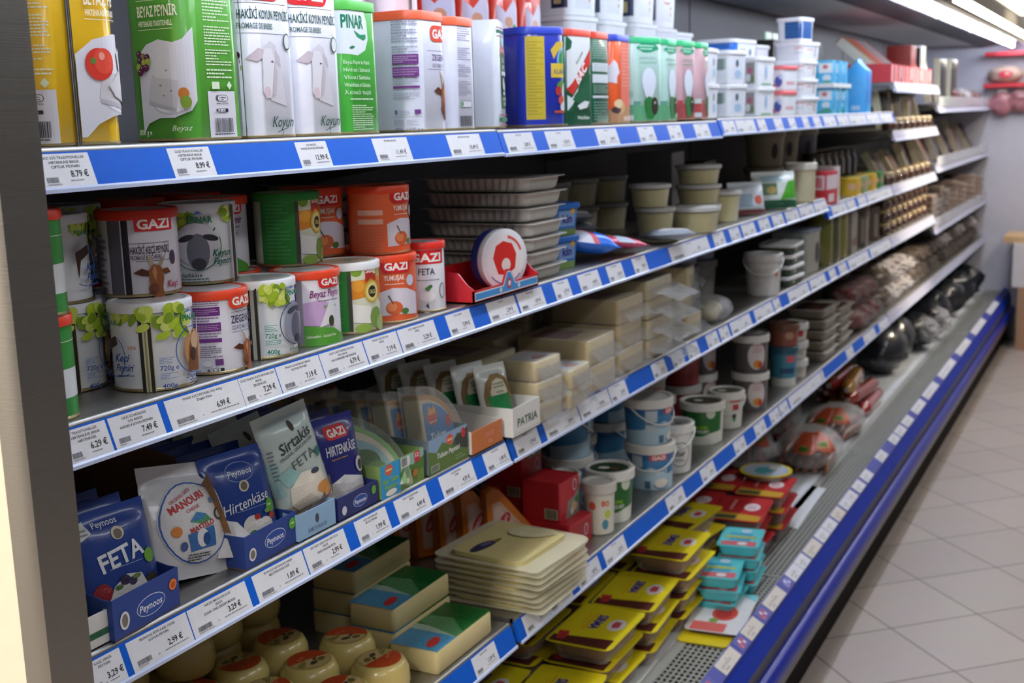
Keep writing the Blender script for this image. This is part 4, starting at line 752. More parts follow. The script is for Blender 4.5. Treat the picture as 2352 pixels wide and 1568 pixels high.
yum = [('r', -80, 0, 80, 103, '#e4653a')]+[('r', -62, 62, -20, 70, '#e9b3a0'), ('r', -62, 48, -20, 56, '#e9b3a0'), ('b', -62, 8, -20, 44, '#d87c60', 8)]+[('p', [(-14, 12), (-14, 48), (10, 56), (34, 54), (60, 44), (60, 10), (20, 14)], '#d9d5e3'), ('e', 12, 24, 14, 11, '#d2643a'), ('e', 8, 26, 8, 7, '#e58a5a'), ('e', 30, 18, 7, 5, '#4f7a3a'), ('p', [(2, 44), (10, 30), (11, 31), (4, 45)], '#5a4a48'), ('t', 'YUMUŞAK', 14, 72, 8, '#f6e9e2', {'w': 34, 'b': 2}), ('b', -2, 60, 32, 64, '#f2cdbb', 1), ('e', 42, 66, 8, 9, '#c9d0e8')]+logo(18, 90, 50, '#d0202c')
feta = [('r', -30, 80, 40, 103, '#d5222c'), ('t', 'GAZI', 6, 91, 14, '#f4f1ee', {'w': 56, 'b': 3}), ('t', 'FETA', 6, 68, 11, '#3a4650', {'w': 28, 'b': 1}), ('b', -14, 52, 28, 55, '#7a828c', 1), ('e', 10, 42, 5, 3, '#3f7a3a', 30), ('e', 6, 39, 4, 3, '#4f8a44', -20), ('e', 4, 16, 15, 17, '#d3d3d8'), ('e', 6, 26, 13, 8, '#eeeef2'), ('p', [(2, 10), (8, 6), (6, 16)], '#3a3a40'), ('ring', 34, 34, 7, 13, 1.6, '#3a3e48'), ('e', -20, 12, 6, 8, '#d98a4a')]
gre = [('r', -80, 0, 80, 112, '#2f8a3a'), ('r', -80, 24, 80, 56, '#d5dbe0'), ('e', 4, 72, 13, 12, '#dfe8dc'), ('t', '60%', 4, 73, 7, '#2f7a3a', {'w': 15, 'b': 2}), ('r', -12, 92, 22, 110, '#d5222c'), ('t', 'ZI', 6, 101, 13, '#f4f1ee', {'w': 20, 'b': 3}), ('r', -80, 86, 80, 86.6, '#dfe8dc'), ('e', 18, 30, 6, 7, '#d2402c'), ('e', 10, 20, 10, 6, '#3f9a3a')]
grp = 'round cheese cans'
zb = ZB+.0005; hh = .106
def cn_(what, x, y, z, col, L, lid, h=hh, r_=.0485, rz=None, nm='round_cheese_can'): return can(what, x, y, z, r_, h, col, L, lid, rz=rz, name=nm)
keci = shift(keci, 7); zieg = shift(zieg, 15); bey = shift(bey, 9); olg = shift(olg, 16); koy = shift(koy, 6)
kc = cn_('white lidded can with green leaves and a goat circle, front of the second shelf', 1.089, 1.074, zb, '#e3e6ec', keci, '#dfe2e8')
dup(kc, (1.036, 1.172, zb), FA(1.036, 1.172)+.35, 'white lidded can with green leaves, half hidden behind its front twin')
zg = cn_('white can with purple text panels and orange lid, front row of second shelf', 1.192, 1.072, zb, '#dfe0ec', zieg, '#e0431f')
kyc = cn_('white lidded can with a dark sheep face circle, front row of second shelf', 1.295, 1.073, zb, '#e0e5ea', koy, '#e3e6ea')
by = cn_('purple and white can with orange lid, front row of second shelf', 1.397, 1.071, zb, '#e4e2ec', bey, '#e0431f')
ol = cn_('green can with orange fruit picture and white lid, front row', 1.500, 1.070, zb, '#d9dcc4', olg, '#e3e6ea')
ym = cn_('orange can with white lettering, front row under its orange twin', 1.603, 1.068, zb, '#e4653a', yum, '#e0431f')
fe = cn_('slim white can with red band and lid, right end of the front row', 1.708, 1.062, zb, '#e2e3ea', feta, '#dd2f22', .115, .036)
gr1 = cn_('slim green and white can beside the steel trim, lower of two', .908, 1.066, zb, '#d5dbe0', gre, '#d8391f', .114, .0365)
dup(gr1, (.905, 1.064, zb+.1155), None, 'slim green and white can beside the steel trim, stacked upper of two')
kyn = cn_('white can with red lid and band, behind the slim green cans', .962, 1.152, zb, '#dedfe8', keci_g, '#d8391f', rz=FA(.96, 1.15)+.5)
# second row carrying the upper layer
for i, (x, y, p, w_) in enumerate(((1.14, 1.178, kc, 'white lidded'), (1.245, 1.178, zg, 'orange lidded'), (1.35, 1.178, by, 'purple'), (1.455, 1.178, ol, 'green'), (1.56, 1.175, ym, 'orange'), (1.665, 1.165, ym, 'orange'))):
    dup(p, (x, y, zb), FA(x, y)+.4, '%s can in the dark second row, %s from the left' % (w_, NUM[i]))
zu = zb+hh+.0012
u2 = cn_('white can with red lid and brown goat head, stacked upper layer', 1.128, 1.122, zu, '#d9d6e0', keci_g, '#c8301f')
u3 = cn_('white lidded can with a sheep face on front, stacked upper layer', 1.243, 1.126, zu, '#dfe2e6', sheepc, '#dfe2e6')
dup(kc, (1.03, 1.176, zu), FA(1.03, 1.17)+1.7, 'white lidded can turned to its text side, leftmost of the upper layer')
dup(by, (1.345, 1.19, zu), FA(1.3, 1.19)-.3, 'purple and white can peeking out behind the sheep face can, upper layer')
dup(ol, (1.445, 1.135, zu), FA(1.44, 1.13)+.25, 'green lidded can with orange fruit picture, upper layer'); 
for c_ in KIDS(bpy.data.objects[LABELS['green lidded can with orange fruit picture, upper layer'][0]]):
    if c_.name.startswith('lid'): c_.data = c_.data.copy(); c_.data.materials[0] = M('#2f8a34', .38)
ym2 = dup(ym, (1.612, 1.082, zu), FA(1.6, 1.08)+.55, 'orange can with white lettering stacked on its twin, front of upper layer')
dup(ym, (1.548, 1.165, zu), FA(1.54, 1.16)+.15, 'orange can standing in shade left of the stacked orange can')
for i, (x, y) in enumerate(((1.06, 1.305), (1.175, 1.305), (1.30, 1.305), (1.42, 1.305))):
    dup((kc, zg, u2, by)[i], (x, y, zb), FA(x, y)+.2*i, 'can in the deep shade of the third row, %s from the left, lower' % NUM[i])
    dup((u2, kc, by, zg)[i], (x, y, zu), FA(x, y)+.3*i, 'can in the deep shade of the third row, %s from the left, upper' % NUM[i])
# ------------------------------------------------------------ soft packs, boxes, blocks
def pouch_fn(w_, h, t, seal=.012, px=4, pz=5, wr=.0012, seed=0):
    def T(u, v):
        a = min(1, abs(2*u/w_)); b_ = (v-seal*.4)/(h-seal*1.4); b_ = min(1, max(0, b_)); c = abs(2*b_-1)
        k = (1-a**px)*(1-c**pz)
        return t/2*k+.0006+wr*(noise.noise(Vector((u*55+seed, v*55, seed)))+.5)*(.3+k)
    return T
def pouch(name, label, loc, rz, rx, w_, h, t, col, layers, group=None, cat='pouch', seal=.012, mat=None, px=4, pz=5, wr=.0012, shell=None, du=6, parent=None, body='pouch_body', ry=0, pm=None):
    if parent is None: th = thing(name, label, cat, loc, rz, group, rx, ry)
    else: th = parent
    T = pouch_fn(w_, h, t, seal, px, pz, wr, rnd.randint(0, 99)); nx, nz = 16, 20
    b = B(); fr = []; bk = []
    for j in range(nz+1):
        v = h*j/nz
        for i in range(nx+1):
            u = w_*(i/nx-.5); wob = .0012*noise.noise(Vector((v*90, i*3.1, 2))) if i in (0, nx) else 0
            fr.append((u+wob, -T(u, v), v)); bk.append((u+wob, T(u, v)*.8, v))
    n = (nx+1)*(nz+1); fs = []
    for j in range(nz):
        for i in range(nx):
            q = j*(nx+1)+i; fs.append((q, q+1, q+nx+2, q+nx+1)); fs.append((n+q, n+q+nx+1, n+q+nx+2, n+q+1))
    edge = [i for i in range(nx+1)]+[(j+1)*(nx+1)+nx for j in range(nz)]+[nz*(nx+1)+nx-1-i for i in range(nx)]+[(nz-1-j)*(nx+1) for j in range(nz-1)]
    for a in range(len(edge)): p, q = edge[a], edge[(a+1) % len(edge)]; fs.append((p, n+p, n+q, q))
    b.add(fr+bk, fs)
    o = b.build(body, mat or M(col, .3, bump=.25, bscale=40, coat=.3), th, 60)
    if layers: art(layers, lambda u, v, o_: (u, -T(u, v)-o_, v), th, 'printed_front', pm or FOIL, du=du, dv=du+1, off0=.0006)
    return th
def open_box(name, label, loc, rz, w_, d_, h, hf, col, inner, layers, group=None, cat='box', side=None, hs=None, sl=None):
    # cardboard display tray: low front, sides rising to the back
    t = thing(name, label, cat, loc, rz, group); e = .0018; hs = hs or h
    def wall(poly, a, b_, ax, nm):
        B().ext(poly, a, b_, axis=ax).build(nm, [M(col, .55)], t, 0)
    B().box(-w_/2, w_/2, 0, d_, 0, e).build('box_base', M(inner, .6), t, 0)
    wall([(-w_/2, 0), (w_/2, 0), (w_/2, hf), (-w_/2, hf)], 0, e, 'y', 'front_panel')
    wall([(-w_/2, 0), (w_/2, 0), (w_/2, h), (-w_/2, h)], d_-e, d_, 'y', 'rear_panel')
    for s in (-1, 1):
        x0_ = s*w_/2; prof = [(e, 0), (d_-e, 0), (d_-e, h), (d_*.45, h), (e+(sl or .012), hf), (e, hf)]
        o = B().ext(prof, x0_-(e if s > 0 else 0), x0_+(0 if s > 0 else e), axis='x').build('side_panel', M(side or col, .55), t, 0)
    if layers: art(layers, s_flat(0), t, 'printed_front', CARD)
    return t
zc = ZC+.0005
NAVY = '#26428c'
def pey(cx, cy, w_): return [('p', ell(cx, cy, w_*.55, w_*.27, 20), '#dfe4f0'), ('p', ell(cx, cy, w_*.53, w_*.25, 20), '#2b4c9c'), ('t', 'Peynoos', cx, cy, w_*.2, '#eef0f5', {'w': w_*.86, 'b': 1, 'sh': .15})]
feta_f = [('t', 'Peynoos', -8, 122, 8, '#e6ebf5', {'w': 34, 'b': 1, 'sh': .2}), ('e', 2, 106, 9, 8, '#cfc9bd'), ('e', 2, 105, 6, 6, '#6f6658'), ('t', 'FETA', 0, 80, 22, '#e4ebf4', {'w': 62, 'b': 2, 'rot': 8}), ('r', -20, 66, 26, 66.8, '#9fb3dc'),
  ('p', [(-52, 122), (-34, 130), (-30, 114), (-48, 106)], '#d8dade'), ('b', -48, 112, -34, 122, '#8a8f99', 2), ('e', 38, 68, 8, 9, '#6fae3c'), ('e', -34, 38, 12, 16, '#9c2f34'), ('e', 34, 34, 12, 14, '#3f3a30'), ('e', 22, 26, 14, 8, '#b5462f'), ('p', [(-30, 2), (-30, 30), (-20, 46), (0, 56), (20, 52), (26, 36), (20, 8), (8, 0)], '#d9d9d8'), ('p', [(-30, 22), (-2, 30), (22, 38), (20, 8), (6, 0), (-30, 2)], '#c2c4c8'), ('e', -4, 50, 7, 6, '#3a2f52'), ('e', 6, 46, 6, 5, '#453a60'), ('e', -14, 44, 6, 3, '#5f7a4a'), ('e', 12, 50, 6, 3, '#6f8a54'), ('e', 30, 22, 5, 5, '#e0742a')]
hirt_f = [('ring', 0, 112, 24, 14, 1, '#8fa6da')]+[('t', 'Peynoos', 0, 112, 9, '#e6ebf5', {'w': 40, 'b': 1, 'sh': .2}), ('e', 0, 92, 8, 8, '#cfc9bd'), ('e', 0, 92, 5, 6, '#6f6658'), ('t', 'Hirtenkäse', 0, 70, 15, '#e6ecf6', {'w': 78, 'b': .5, 'sh': .2, 'rot': 6}), ('b', -20, 58, 30, 61, '#7f97d0', 1), ('e', 38, 56, 9, 10, '#5fa83a'), ('b', 33, 54, 43, 60, '#d7ecc8', 1)]
for i, (x, y, a, b_, c) in enumerate(((0, 38, 16, 12, '#e3e3e0'), (-22, 26, 14, 10, '#dcdcd8'), (22, 32, 13, 11, '#e6e6e3'), (-10, 16, 14, 10, '#d5d6d4'), (16, 14, 16, 10, '#dfe0dd'), (-34, 34, 5, 5, '#b3312c'), (10, 46, 5, 4, '#b8392f'), (36, 42, 6, 5, '#c04a34'), (-28, 14, 6, 4, '#3f7a34'), (-2, 26, 7, 4, '#4c8a3c'), (34, 20, 6, 4, '#4c8a3c'), (-40, 22, 5, 4, '#4f7f3a'), (28, 50, 5, 3, '#6aa050'))): hirt_f.append(('e', x, y, a, b_, c))
# leftmost pack and its white box
pb = open_box('display_box', 'white box with green stripe at the left end of the third shelf', (.905, 1.022, zc), 0, .052, .16, .06, .04, '#d9dbd8', '#b9b4aa', [('r', -26, 12, 26, 20, '#2f6a4c'), ('e', -8, 28, 3, 4, '#c4455a'), ('t', 'PEYNIR', 0, 16, 5, '#1f5a3c', {'w': 30})])
pouch('cheese_pouch', 'green leaf print pouch in the white striped box beside the steel trim', (.907, 1.055, zc+.002), math.radians(-20), math.radians(-10), .046, .135, .022, '#c9d0cc', [('r', -23, 0, 23, 100, '#2c4a34'), ('e', 6, 40, 14, 16, '#8fae5a'), ('e', 6, 40, 10, 12, '#cfc9a8'), ('r', -8, 78, 4, 90, '#c4323a'), ('e', -4, 96, 10, 8, '#4a6a50'), ('r', -23, 0, 23, 22, '#c2bba8')])
# blue feta box with its row of pouches
fb = open_box('display_box', 'navy display box holding a row of blue feta pouches', (.988, 1.018, zc), math.radians(4), .116, .30, .075, .05, NAVY, '#8a6a4a', pey(6, 22, 46)+[('e', -40, 20, 8, 11, '#d9dce2'), ('e', -40, 20, 5, 8, '#7a7468'), ('e', 46, 32, 7, 7, '#e07b2a'), ('e', 46, 32, 4, 4, '#b9531d')])
fp = pouch('cheese_pouch', 'front blue pouch with white cheese block picture in the navy box', (.984, 1.046, zc+.002), math.radians(-8), math.radians(-13), .108, .138, .028, '#24418f', feta_f, 'navy cheese pouches')
for i in range(5): dup(fp, (.986+.002*i, 1.084+.036*i, zc+.002), math.radians(-6+2*i), 'blue feta pouch behind the front one, %s from the front' % NUM[i+1], rx=math.radians(-12-i))
# round white cheese in its film bag
mn = pouch('cheese_bag', 'white film bag with a round cheese and a blue ringed label', (1.118, 1.062, zc+.004), math.radians(-12), math.radians(-20), .128, .150, .046, '#d9d9dc', None, cat='bag', mat=M('#d8d8dc', .28, bump=.35, bscale=30, coat=.4), px=2.4, pz=2.6, seal=.02, body='film_bag', ry=math.radians(8))
Tm = pouch_fn(.128, .15, .046, .02, 2.4, 2.6, .0004, 5)
ml = [('p', ell(0, 0, 52, 55, 36), '#e3e3e6'), ('ring', 0, 0, 51, 54, 2.2, '#3a63b4'), ('t', 'ORIGINAL GREEK', -16, 36, 4.5, '#c0343c', {'w': 40, 'b': 1, 'rot': 26}), ('t', 'MANOURI', -10, 27, 10, '#c52f38', {'w': 58, 'b': 3, 'rot': 20}), ('t', 'CHEESE', -4, 17, 4.5, '#c0343c', {'w': 22, 'b': 1, 'rot': 18}), ('p', [(-12, 0), (0, 12), (14, 8), (22, 0), (6, -4)], '#4f9a6a'), ('p', [(-12, 0), (0, 12), (14, 8), (8, 2)], '#3f86c4'), ('t', 'MASTELO', 6, -7, 7, '#c52f38', {'w': 40, 'b': 2, 'rot': 14}), ('p', [(-18, -16), (24, -8), (26, -34), (-14, -38)], '#3b6fb4'), ('e', 4, -22, 9, 12, '#e3e6ec'), ('e', 10, -24, 6, 8, '#24508f'), ('e', 36, 6, 8, 8, '#4a4d50'), ('e', 36, 6, 5.5, 5.5, '#c9cbcc'), ('e', -32, -10, 7, 7, '#e08a35'), ('e', -24, -30, 5, 6, '#4a5fa0'), ('b', -18, -50, 28, -40, '#3f4248', 3), ('r', 24, 22, 32, 29, '#6b83ac')]
art(ml, lambda u, v, o_: (u, -Tm(u, v+.07)-.0012-o_, v+.07), mn, 'round_label', FOIL, du=7, dv=7)
B().add([(.03, -.012, .018), (.075, -.022, .012), (.10, -.014, .03), (.058, .0, .085), (.082, -.016, .045), (.045, -.018, .04)], [(0, 1, 5), (1, 4, 5), (1, 2, 4), (5, 4, 3), (0, 5, 3)]).build('film_corner', M('#d4d4d8', .3, bump=.3, bscale=40), mn, 60)
# open navy box with herder cheese, torn brown card at its left
hb = open_box('display_box', 'open navy box with a torn brown card side, holding herder cheese', (1.228, 1.024, zc), math.radians(3), .118, .30, .075, .046, NAVY, '#8a6a4a', pey(8, 24, 44)+[('e', -44, 18, 8, 9, '#d9dce2'), ('e', -44, 18, 5, 6, '#7a7468'), ('e', 48, 32, 8, 8, '#5fa83a'), ('b', 44, 30, 52, 35, '#d7ecc8', 1)], sl=.10)
B().add([(-.059, .02, .05), (-.062, .05, .13), (-.066, .10, .15), (-.07, .19, .17), (-.072, .29, .16), (-.059, .295, .06), (-.058, .1, .05), (-.0595, .06, .118), (-.063, .075, .1), (-.061, .035, .095)], [(0, 9, 1, 7, 8), (0, 8, 2, 6), (6, 2, 3, 4, 5)]).build('torn_card', M('#8f6a48', .75, bump=.5, bscale=80), hb, 0)
hp = pouch('cheese_pouch', 'front blue pouch with white cheese cubes picture in the open navy box', (1.222, 1.056, zc+.004), math.radians(-10), math.radians(-14), .110, .142, .03, '#24418f', hirt_f, 'navy cheese pouches')
for i in range(5): dup(hp, (1.222, 1.094+.035*i, zc+.004), math.radians(-8+3*i), 'blue herder pouch behind the front one, %s from the front' % NUM[i+1], rx=math.radians(-13-i))
# light teal pouch in its pale blue box
sb = open_box('display_box', 'pale blue display box under the light teal pouch', (1.328, 1.022, zc), 0, .088, .30, .06, .04, '#8fb4d4', '#a9a49a', [('e', 0, 24, 4, 7, '#3a4656'), ('t', 'SIRTAKIS', 0, 11, 6, '#44587a', {'w': 44, 'b': 0})])
si_f = [('r', -48, 0, 48, 22, '#b8a79a'), ('r', -48, 40, -34, 90, '#a9cfd0'), ('e', 6, 132, 4, 8, '#4a3a34'), ('t', 'Sirtakis', 4, 112, 16, '#3a4248', {'w': 62, 'b': 1, 'rot': 14, 'sh': .2}), ('t', 'ORIGINAL GRIECHISCHER', 2, 98, 5, '#6a757a', {'w': 66, 'rot': 14}), ('t', 'FETA', 8, 82, 14, '#5f6a70', {'w': 46, 'b': 0, 'rot': 14}), ('b', -44, 64, -36, 110, '#7d8a8c', 8), ('p', [(-40, 70), (-20, 78), (0, 60), (-30, 50)], '#9fcfd0'),
  ('p', [(-32, 24), (-28, 48), (-4, 64), (30, 60), (38, 34), (20, 12), (-14, 6)], '#e3ddd2'), ('p', [(-28, 48), (-4, 64), (30, 60), (10, 44)], '#efeae0'), ('p', [(-32, 24), (-14, 6), (20, 12), (2, 30)], '#cfc6b6'), ('e', 30, 30, 14, 9, '#d4934a'), ('e', 38, 20, 10, 8, '#e0a85f'), ('e', 20, 58, 8, 4, '#3c4a5f'), ('ring', 10, 36, 40, 34, 3, '#8a78b4', 250, 360, 0), ('p', [(30, 86), (40, 90), (42, 78), (32, 74)], '#2f7f7a'), ('b', -40, 8, 20, 14, '#8a7464', 1)]
sp_ = pouch('cheese_pouch', 'light teal and white pouch leaning forward between two blue pouches', (1.338, 1.044, zc+.026), math.radians(-14), math.radians(-10), .098, .158, .03, '#c3d4d0', si_f, 'light teal pouches', ry=math.radians(-9))
for i in range(4): dup(sp_, (1.326, 1.094+.042*i, zc+.01), math.radians(-8), 'light teal pouch behind the leaning one, %s from the front' % NUM[i+1], rx=math.radians(-20-3*i))
# dark blue herder cheese pouch
gb = open_box('display_box', 'navy box with oval logo under the dark blue pouch with red logo', (1.432, 1.022, zc), 0, .104, .30, .06, .036, '#28306e', '#6a5a4a', pey(4, 18, 34)+[('e', -38, 14, 6, 7, '#cfd2da'), ('e', 40, 24, 6, 7, '#5fa83a')])
ga_f = logo(-2, 118, 50, '#d3252c')+[('t', 'HIRTENKÄSE', 0, 92, 15, '#e4e8f2', {'w': 64, 'b': 1.5}), ('b', -26, 76, 28, 80, '#b08a5a', 1), ('p', [(-34, 4), (-34, 44), (-6, 52), (38, 40), (38, 4)], '#dcdce0'), ('p', [(-34, 44), (-6, 52), (38, 40), (10, 36)], '#eeeef2'), ('e', 34, 60, 13, 14, '#e4e4ea'), ('ring', 34, 60, 13, 14, 1.6, '#3a3a8a'), ('e', 34, 59, 7, 8, '#4a4448'), ('p', [(-40, 0), (-34, 0), (-34, 60), (-40, 60)], '#6f6a4a')]
gp_ = pouch('cheese_pouch', 'dark blue pouch with red logo and white block picture', (1.437, 1.05, zc+.003), math.radians(-6), math.radians(-10), .098, .142, .026, '#2b2f80', ga_f, 'dark blue pouches')
for i in range(4): dup(gp_, (1.437, 1.088+.036*i, zc+.003), math.radians(-4), 'dark blue pouch with red logo, %s in the row' % NUM[i+1], rx=math.radians(-11-i))
# cheese wedge packs
def wedge(name, label, loc, rz, rx, R_, t, col, rind, layers, group=None, ang=90, cl=True, parts='cheese_wedge'):
    th = thing(name, label, 'cheese', loc, rz, group, rx)
    pts = [(-R_/2, 0)]+[(-R_/2+R_*math.sin(math.radians(a)), R_*math.cos(math.radians(a))) for a in range(0, ang+1, 9)]
    B().ext(pts, 0, t).build(parts, M(col, .45, sss=.1), th, 30)
    arc_ = [(-R_/2+(R_+.0015)*math.sin(math.radians(a)), (R_+.0015)*math.cos(math.radians(a))) for a in range(0, ang+1, 9)]
    inn = [(-R_/2+(R_-.006)*math.sin(math.radians(a)), (R_-.006)*math.cos(math.radians(a))) for a in range(ang, -1, -9)]
    B().ext(arc_+inn, -.0008, t+.0008).build('rind', M(rind, .35), th, 30)
    if cl:
        big = [(-R_/2-.008, -.002)]+[(-R_/2-.008+(R_+.018)*math.sin(math.radians(a)), (R_+.018)*math.cos(math.radians(a))) for a in range(0, ang+1, 9)]+[(R_/2+.008, -.002)]
        B().ext(big, -.0025, t+.002).build('clear_wrap', film('#f2f5f6', .07, .1, .4), th, 30)
    if layers: art(layers, s_flat(-.0009), th, 'printed_label', FOIL, off0=.0001)
    return th
tul = [('p', [(-46, 6)]+[(-46+88*math.sin(math.radians(a)), 6+86*math.cos(math.radians(a))) for a in range(0, 91, 9)], '#3a86c4'), ('e', -24, 66, 15, 15, '#d8553a'), ('p', [(-36, 70), (-30, 86), (-22, 76), (-16, 86), (-12, 70)], '#e8b05a'), ('b', -34, 54, -12, 60, '#f0d8c0', 1), ('e', 20, 50, 8, 11, '#c8353a'), ('t', 'Tulum', -14, 32, 14, '#eef3f8', {'w': 46, 'b': 2, 'sh': .2}), ('t', 'Peyniri', -10, 14, 14, '#eef3f8', {'w': 50, 'b': 2, 'sh': .2})]
mead = [('r', -63, 0, 63, 54, '#6d8f3c'), ('r', -63, 0, -8, 54, '#2f9ad4'), ('e', -40, 44, 11, 9, '#d8603a'), ('b', -48, 40, -32, 48, '#f0d8a0', 1), ('t', 'Keçi Tulum', -36, 28, 9, '#8fbf3a', {'w': 42, 'b': 2}), ('t', 'Peyniri', -36, 17, 9, '#8fbf3a', {'w': 34, 'b': 2}), ('e', -36, 7, 16, 5, '#e8e4d8'), ('r', -8, 30, 63, 54, '#8fb8a8'), ('p', [(-8, 30), (10, 40), (30, 34), (63, 42), (63, 26), (-8, 22)], '#4f7a34'), ('r', -6, 36, 20, 53, '#e0e2e0'), ('bar', -4, 38, 12, 52, '#6a6a6a'), ('r', 34, 36, 50, 54, '#c9323a'), ('t', '12', 42, 48, 7, '#f4ecec', {'w': 10, 'b': 2}), ('e', 10, 12, 7, 5, '#d9cfc0'), ('e', 34, 20, 7, 6, '#b5713c'), ('r', 30, 8, 32, 16, '#8a5a34'), ('r', 37, 8, 39, 16, '#8a5a34')]
mb = open_box('display_box', 'meadow picture box holding clear green leaf cheese wedges', (1.553, 1.02, zc), 0, .126, .26, .055, .054, '#7d9a5a', '#9a7f5f', mead)
lw = [('p', [(-40, 6)]+[(-40+78*math.sin(math.radians(a)), 6+76*math.cos(math.radians(a))) for a in range(0, 91, 9)], '#8fb8c0'), ('r', -40, 6, 0, 40, '#a9c4cc'), ('e', -10, 40, 26, 22, '#3f6a2c'), ('e', 8, 26, 18, 16, '#5f8a3c'), ('e', -26, 60, 10, 10, '#6f9a4a'), ('r', -36, 10, -24, 60, '#dfe3e0')]
w1 = wedge('wedge_pack', 'clear wedge pack with green leaf print leaning in the meadow box', (1.515, 1.05, zc+.012), math.radians(-46), math.radians(-26), .105, .036, '#c9c6b0', '#5f9a3a', lw)
for i in range(3): dup(w1, (1.525, 1.105+.05*i, zc+.012), math.radians(-40), 'clear green leaf wedge pack in the meadow box, %s from the front' % NUM[i+1], rx=math.radians(-20))
land = [('r', -65, 0, 65, 60, '#4f5f3a'), ('p', [(-65, 60), (65, 60), (65, 44), (30, 52), (10, 36), (-20, 48), (-40, 34), (-65, 42)], '#8aa3bf'), ('p', [(-65, 42), (-40, 34), (-20, 48), (10, 36), (65, 16), (65, 0), (-65, 0)], '#5d7a3a'), ('p', [(20, 44), (65, 56), (65, 20), (30, 26)], '#3a3f38'), ('e', 4, 47, 11, 9, '#d85a3a'), ('b', -4, 43, 12, 51, '#f0d0a0', 1), ('e', 50, 48, 7, 9, '#c5333a'), ('t', 'Tulum Peyniri', -2, 28, 9, '#e6e8e6', {'w': 76, 'b': 2, 'sh': .2}), ('r', -60, 4, -34, 16, '#b9c4b0'), ('bar', -58, 5, -36, 15, '#5a5f58'), ('b', 20, 6, 60, 16, '#8fa070', 2)]
tb = open_box('display_box', 'mountain landscape box holding the blue wedge packs', (1.694, 1.018, zc), 0, .130, .28, .064, .060, '#6a7a80', '#9a7f5f', land)
w2 = wedge('wedge_pack', 'blue cheese wedge pack standing in front of the landscape box row', (1.722, 1.042, zc+.018), math.radians(-4), math.radians(-7), .106, .034, '#cfc4a8', '#b98a4a', tul, 'blue wedge packs')
for i in range(4): dup(w2, (1.70-.008*i, 1.088+.048*i, zc+.010), math.radians(-6-4*i), 'blue wedge pack leaning in the shade, %s in the row' % NUM[i+1], rx=math.radians(-9-4*i))
ob_ = open_box('display_box', 'small orange box with white inside beside the box with green lettering', (1.822, 1.012, zc), 0, .112, .30, .05, .042, '#c4713c', '#d8d6d2', [('t', 'GAZI', 8, 26, 8, '#e88a7a', {'w': 30, 'b': 2}), ('t', '250g', 8, 13, 6, '#e8a088', {'w': 16})], side='#d5d3d0')
pt = open_box('display_box', 'white box with dark green capital lettering on the third shelf', (1.946, .996, zc+.0012), 0, .112, .36, .055, .056, '#d9dad6', '#c9c6bf', [('t', 'PATRIA', 3, 26, 16, '#3a5f48', {'w': 82, 'b': 1.5}), ('r', -52, 6, 52, 7.2, '#b9bab5')])
pf = [('p', [(-34, 0), (-34, 70), (-28, 92), (-10, 106), (10, 106), (28, 92), (34, 70), (34, 0)], '#8a6f3a'), ('p', [(-28, 0), (-28, 66), (28, 66), (28, 0)], '#1f8a4c'), ('p', [(-22, 66), (-22, 74), (-14, 92), (0, 97), (14, 92), (22, 74), (22, 66)], '#ddd6c0'), ('b', -14, 78, 14, 90, '#7a9a6a', 2), ('t', 'PATRIA', 0, 71, 4.5, '#3a4a3a', {'w': 18}), ('e', 30, 64, 4, 6, '#d9842f'), ('p', [(-28, 0), (-28, 20), (0, 34), (28, 26), (28, 0)], '#17a35c')]
pp = pouch('cheese_pouch', 'rounded green and white pack leaning in the lettered white box, front', (1.935, 1.045, zc+.004), math.radians(-16), math.radians(-14), .082, .125, .03, '#d3d8d4', pf, 'rounded green packs', px=3)
for i in range(4): dup(pp, (1.93-.003*i, 1.09+.052*i, zc+.004), math.radians(-18), 'rounded green and white pack in the lettered box, %s from the front' % NUM[i+1], rx=math.radians(-15-3*i))
# cheese blocks in film
def block(name, label, loc, rz, w_, d_, h, col, layers=None, group=None, wrap=True, flap=0, rx=0, top=True):
    t = thing(name, label, 'cheese', loc, rz, group, rx)
    B().rloft([(w_-.006, d_-.006, .006, 0), (w_, d_, .009, .004), (w_, d_, .009, h-.004), (w_-.006, d_-.006, .006, h)], 4).build('cheese_block', M(col, .42, sss=.12, bump=.1, bscale=25), t, 45)
    if layers: art(layers, s_top(h, 0, 0), t, 'top_label', FOIL, off0=.0006)
    if wrap: B().rloft([(w_+.002, d_+.002, .009, -.0002), (w_+.004, d_+.004, .011, .004), (w_+.004, d_+.004, .011, h-.001), (w_-.002, d_-.002, .008, h+.0016)], 4, cap0=False).build('clear_wrap', film('#f4f6f8', .09, .09, .7, 60), t, 45)
    if flap:
        n = 7; vs = []; fs = []
        for j in range(n+1):
            for i in range(5):
                vs.append((-w_/2+w_*j/n, -d_/2-flap*i/4, h*.6-.006*i+.007*noise.noise(Vector((j*1.7+loc[0]*9, i*1.3, h*90)))))
        for j in range(n):
            for i in range(4): q = j*5+i; fs.append((q, q+1, q+6, q+5))
        B().add(vs, fs).build('film_flap', film('#e9eef0', .34 if flap > .06 else .12, .1, 1.0, 70), t, 60)
    return t
CH = '#d6c48e'
cb = block('cheese_block_pack', 'x', (2.06, 1.05, zc), 0, .105, .085, .038, CH, [('r', -40, -34, 40, 30, '#c9ccd4'), ('e', 0, -20, 20, 12, '#b5502f'), ('e', 16, -24, 8, 6, '#3a4a9a')], 'cheese blocks in clear film', flap=.02)
for k in range(3): restack(cb, (2.066, 1.045), zc, .0405, .0, '%s small cheese block of three beside the lettered white box', 3) if k == 0 else None
cb2 = dup(cb, (2.185, 1.04, zc), .05); restack(cb2, (2.19, 1.04), zc, .0405, .06, '%s small cheese block of two with white and blue film flap', 2)
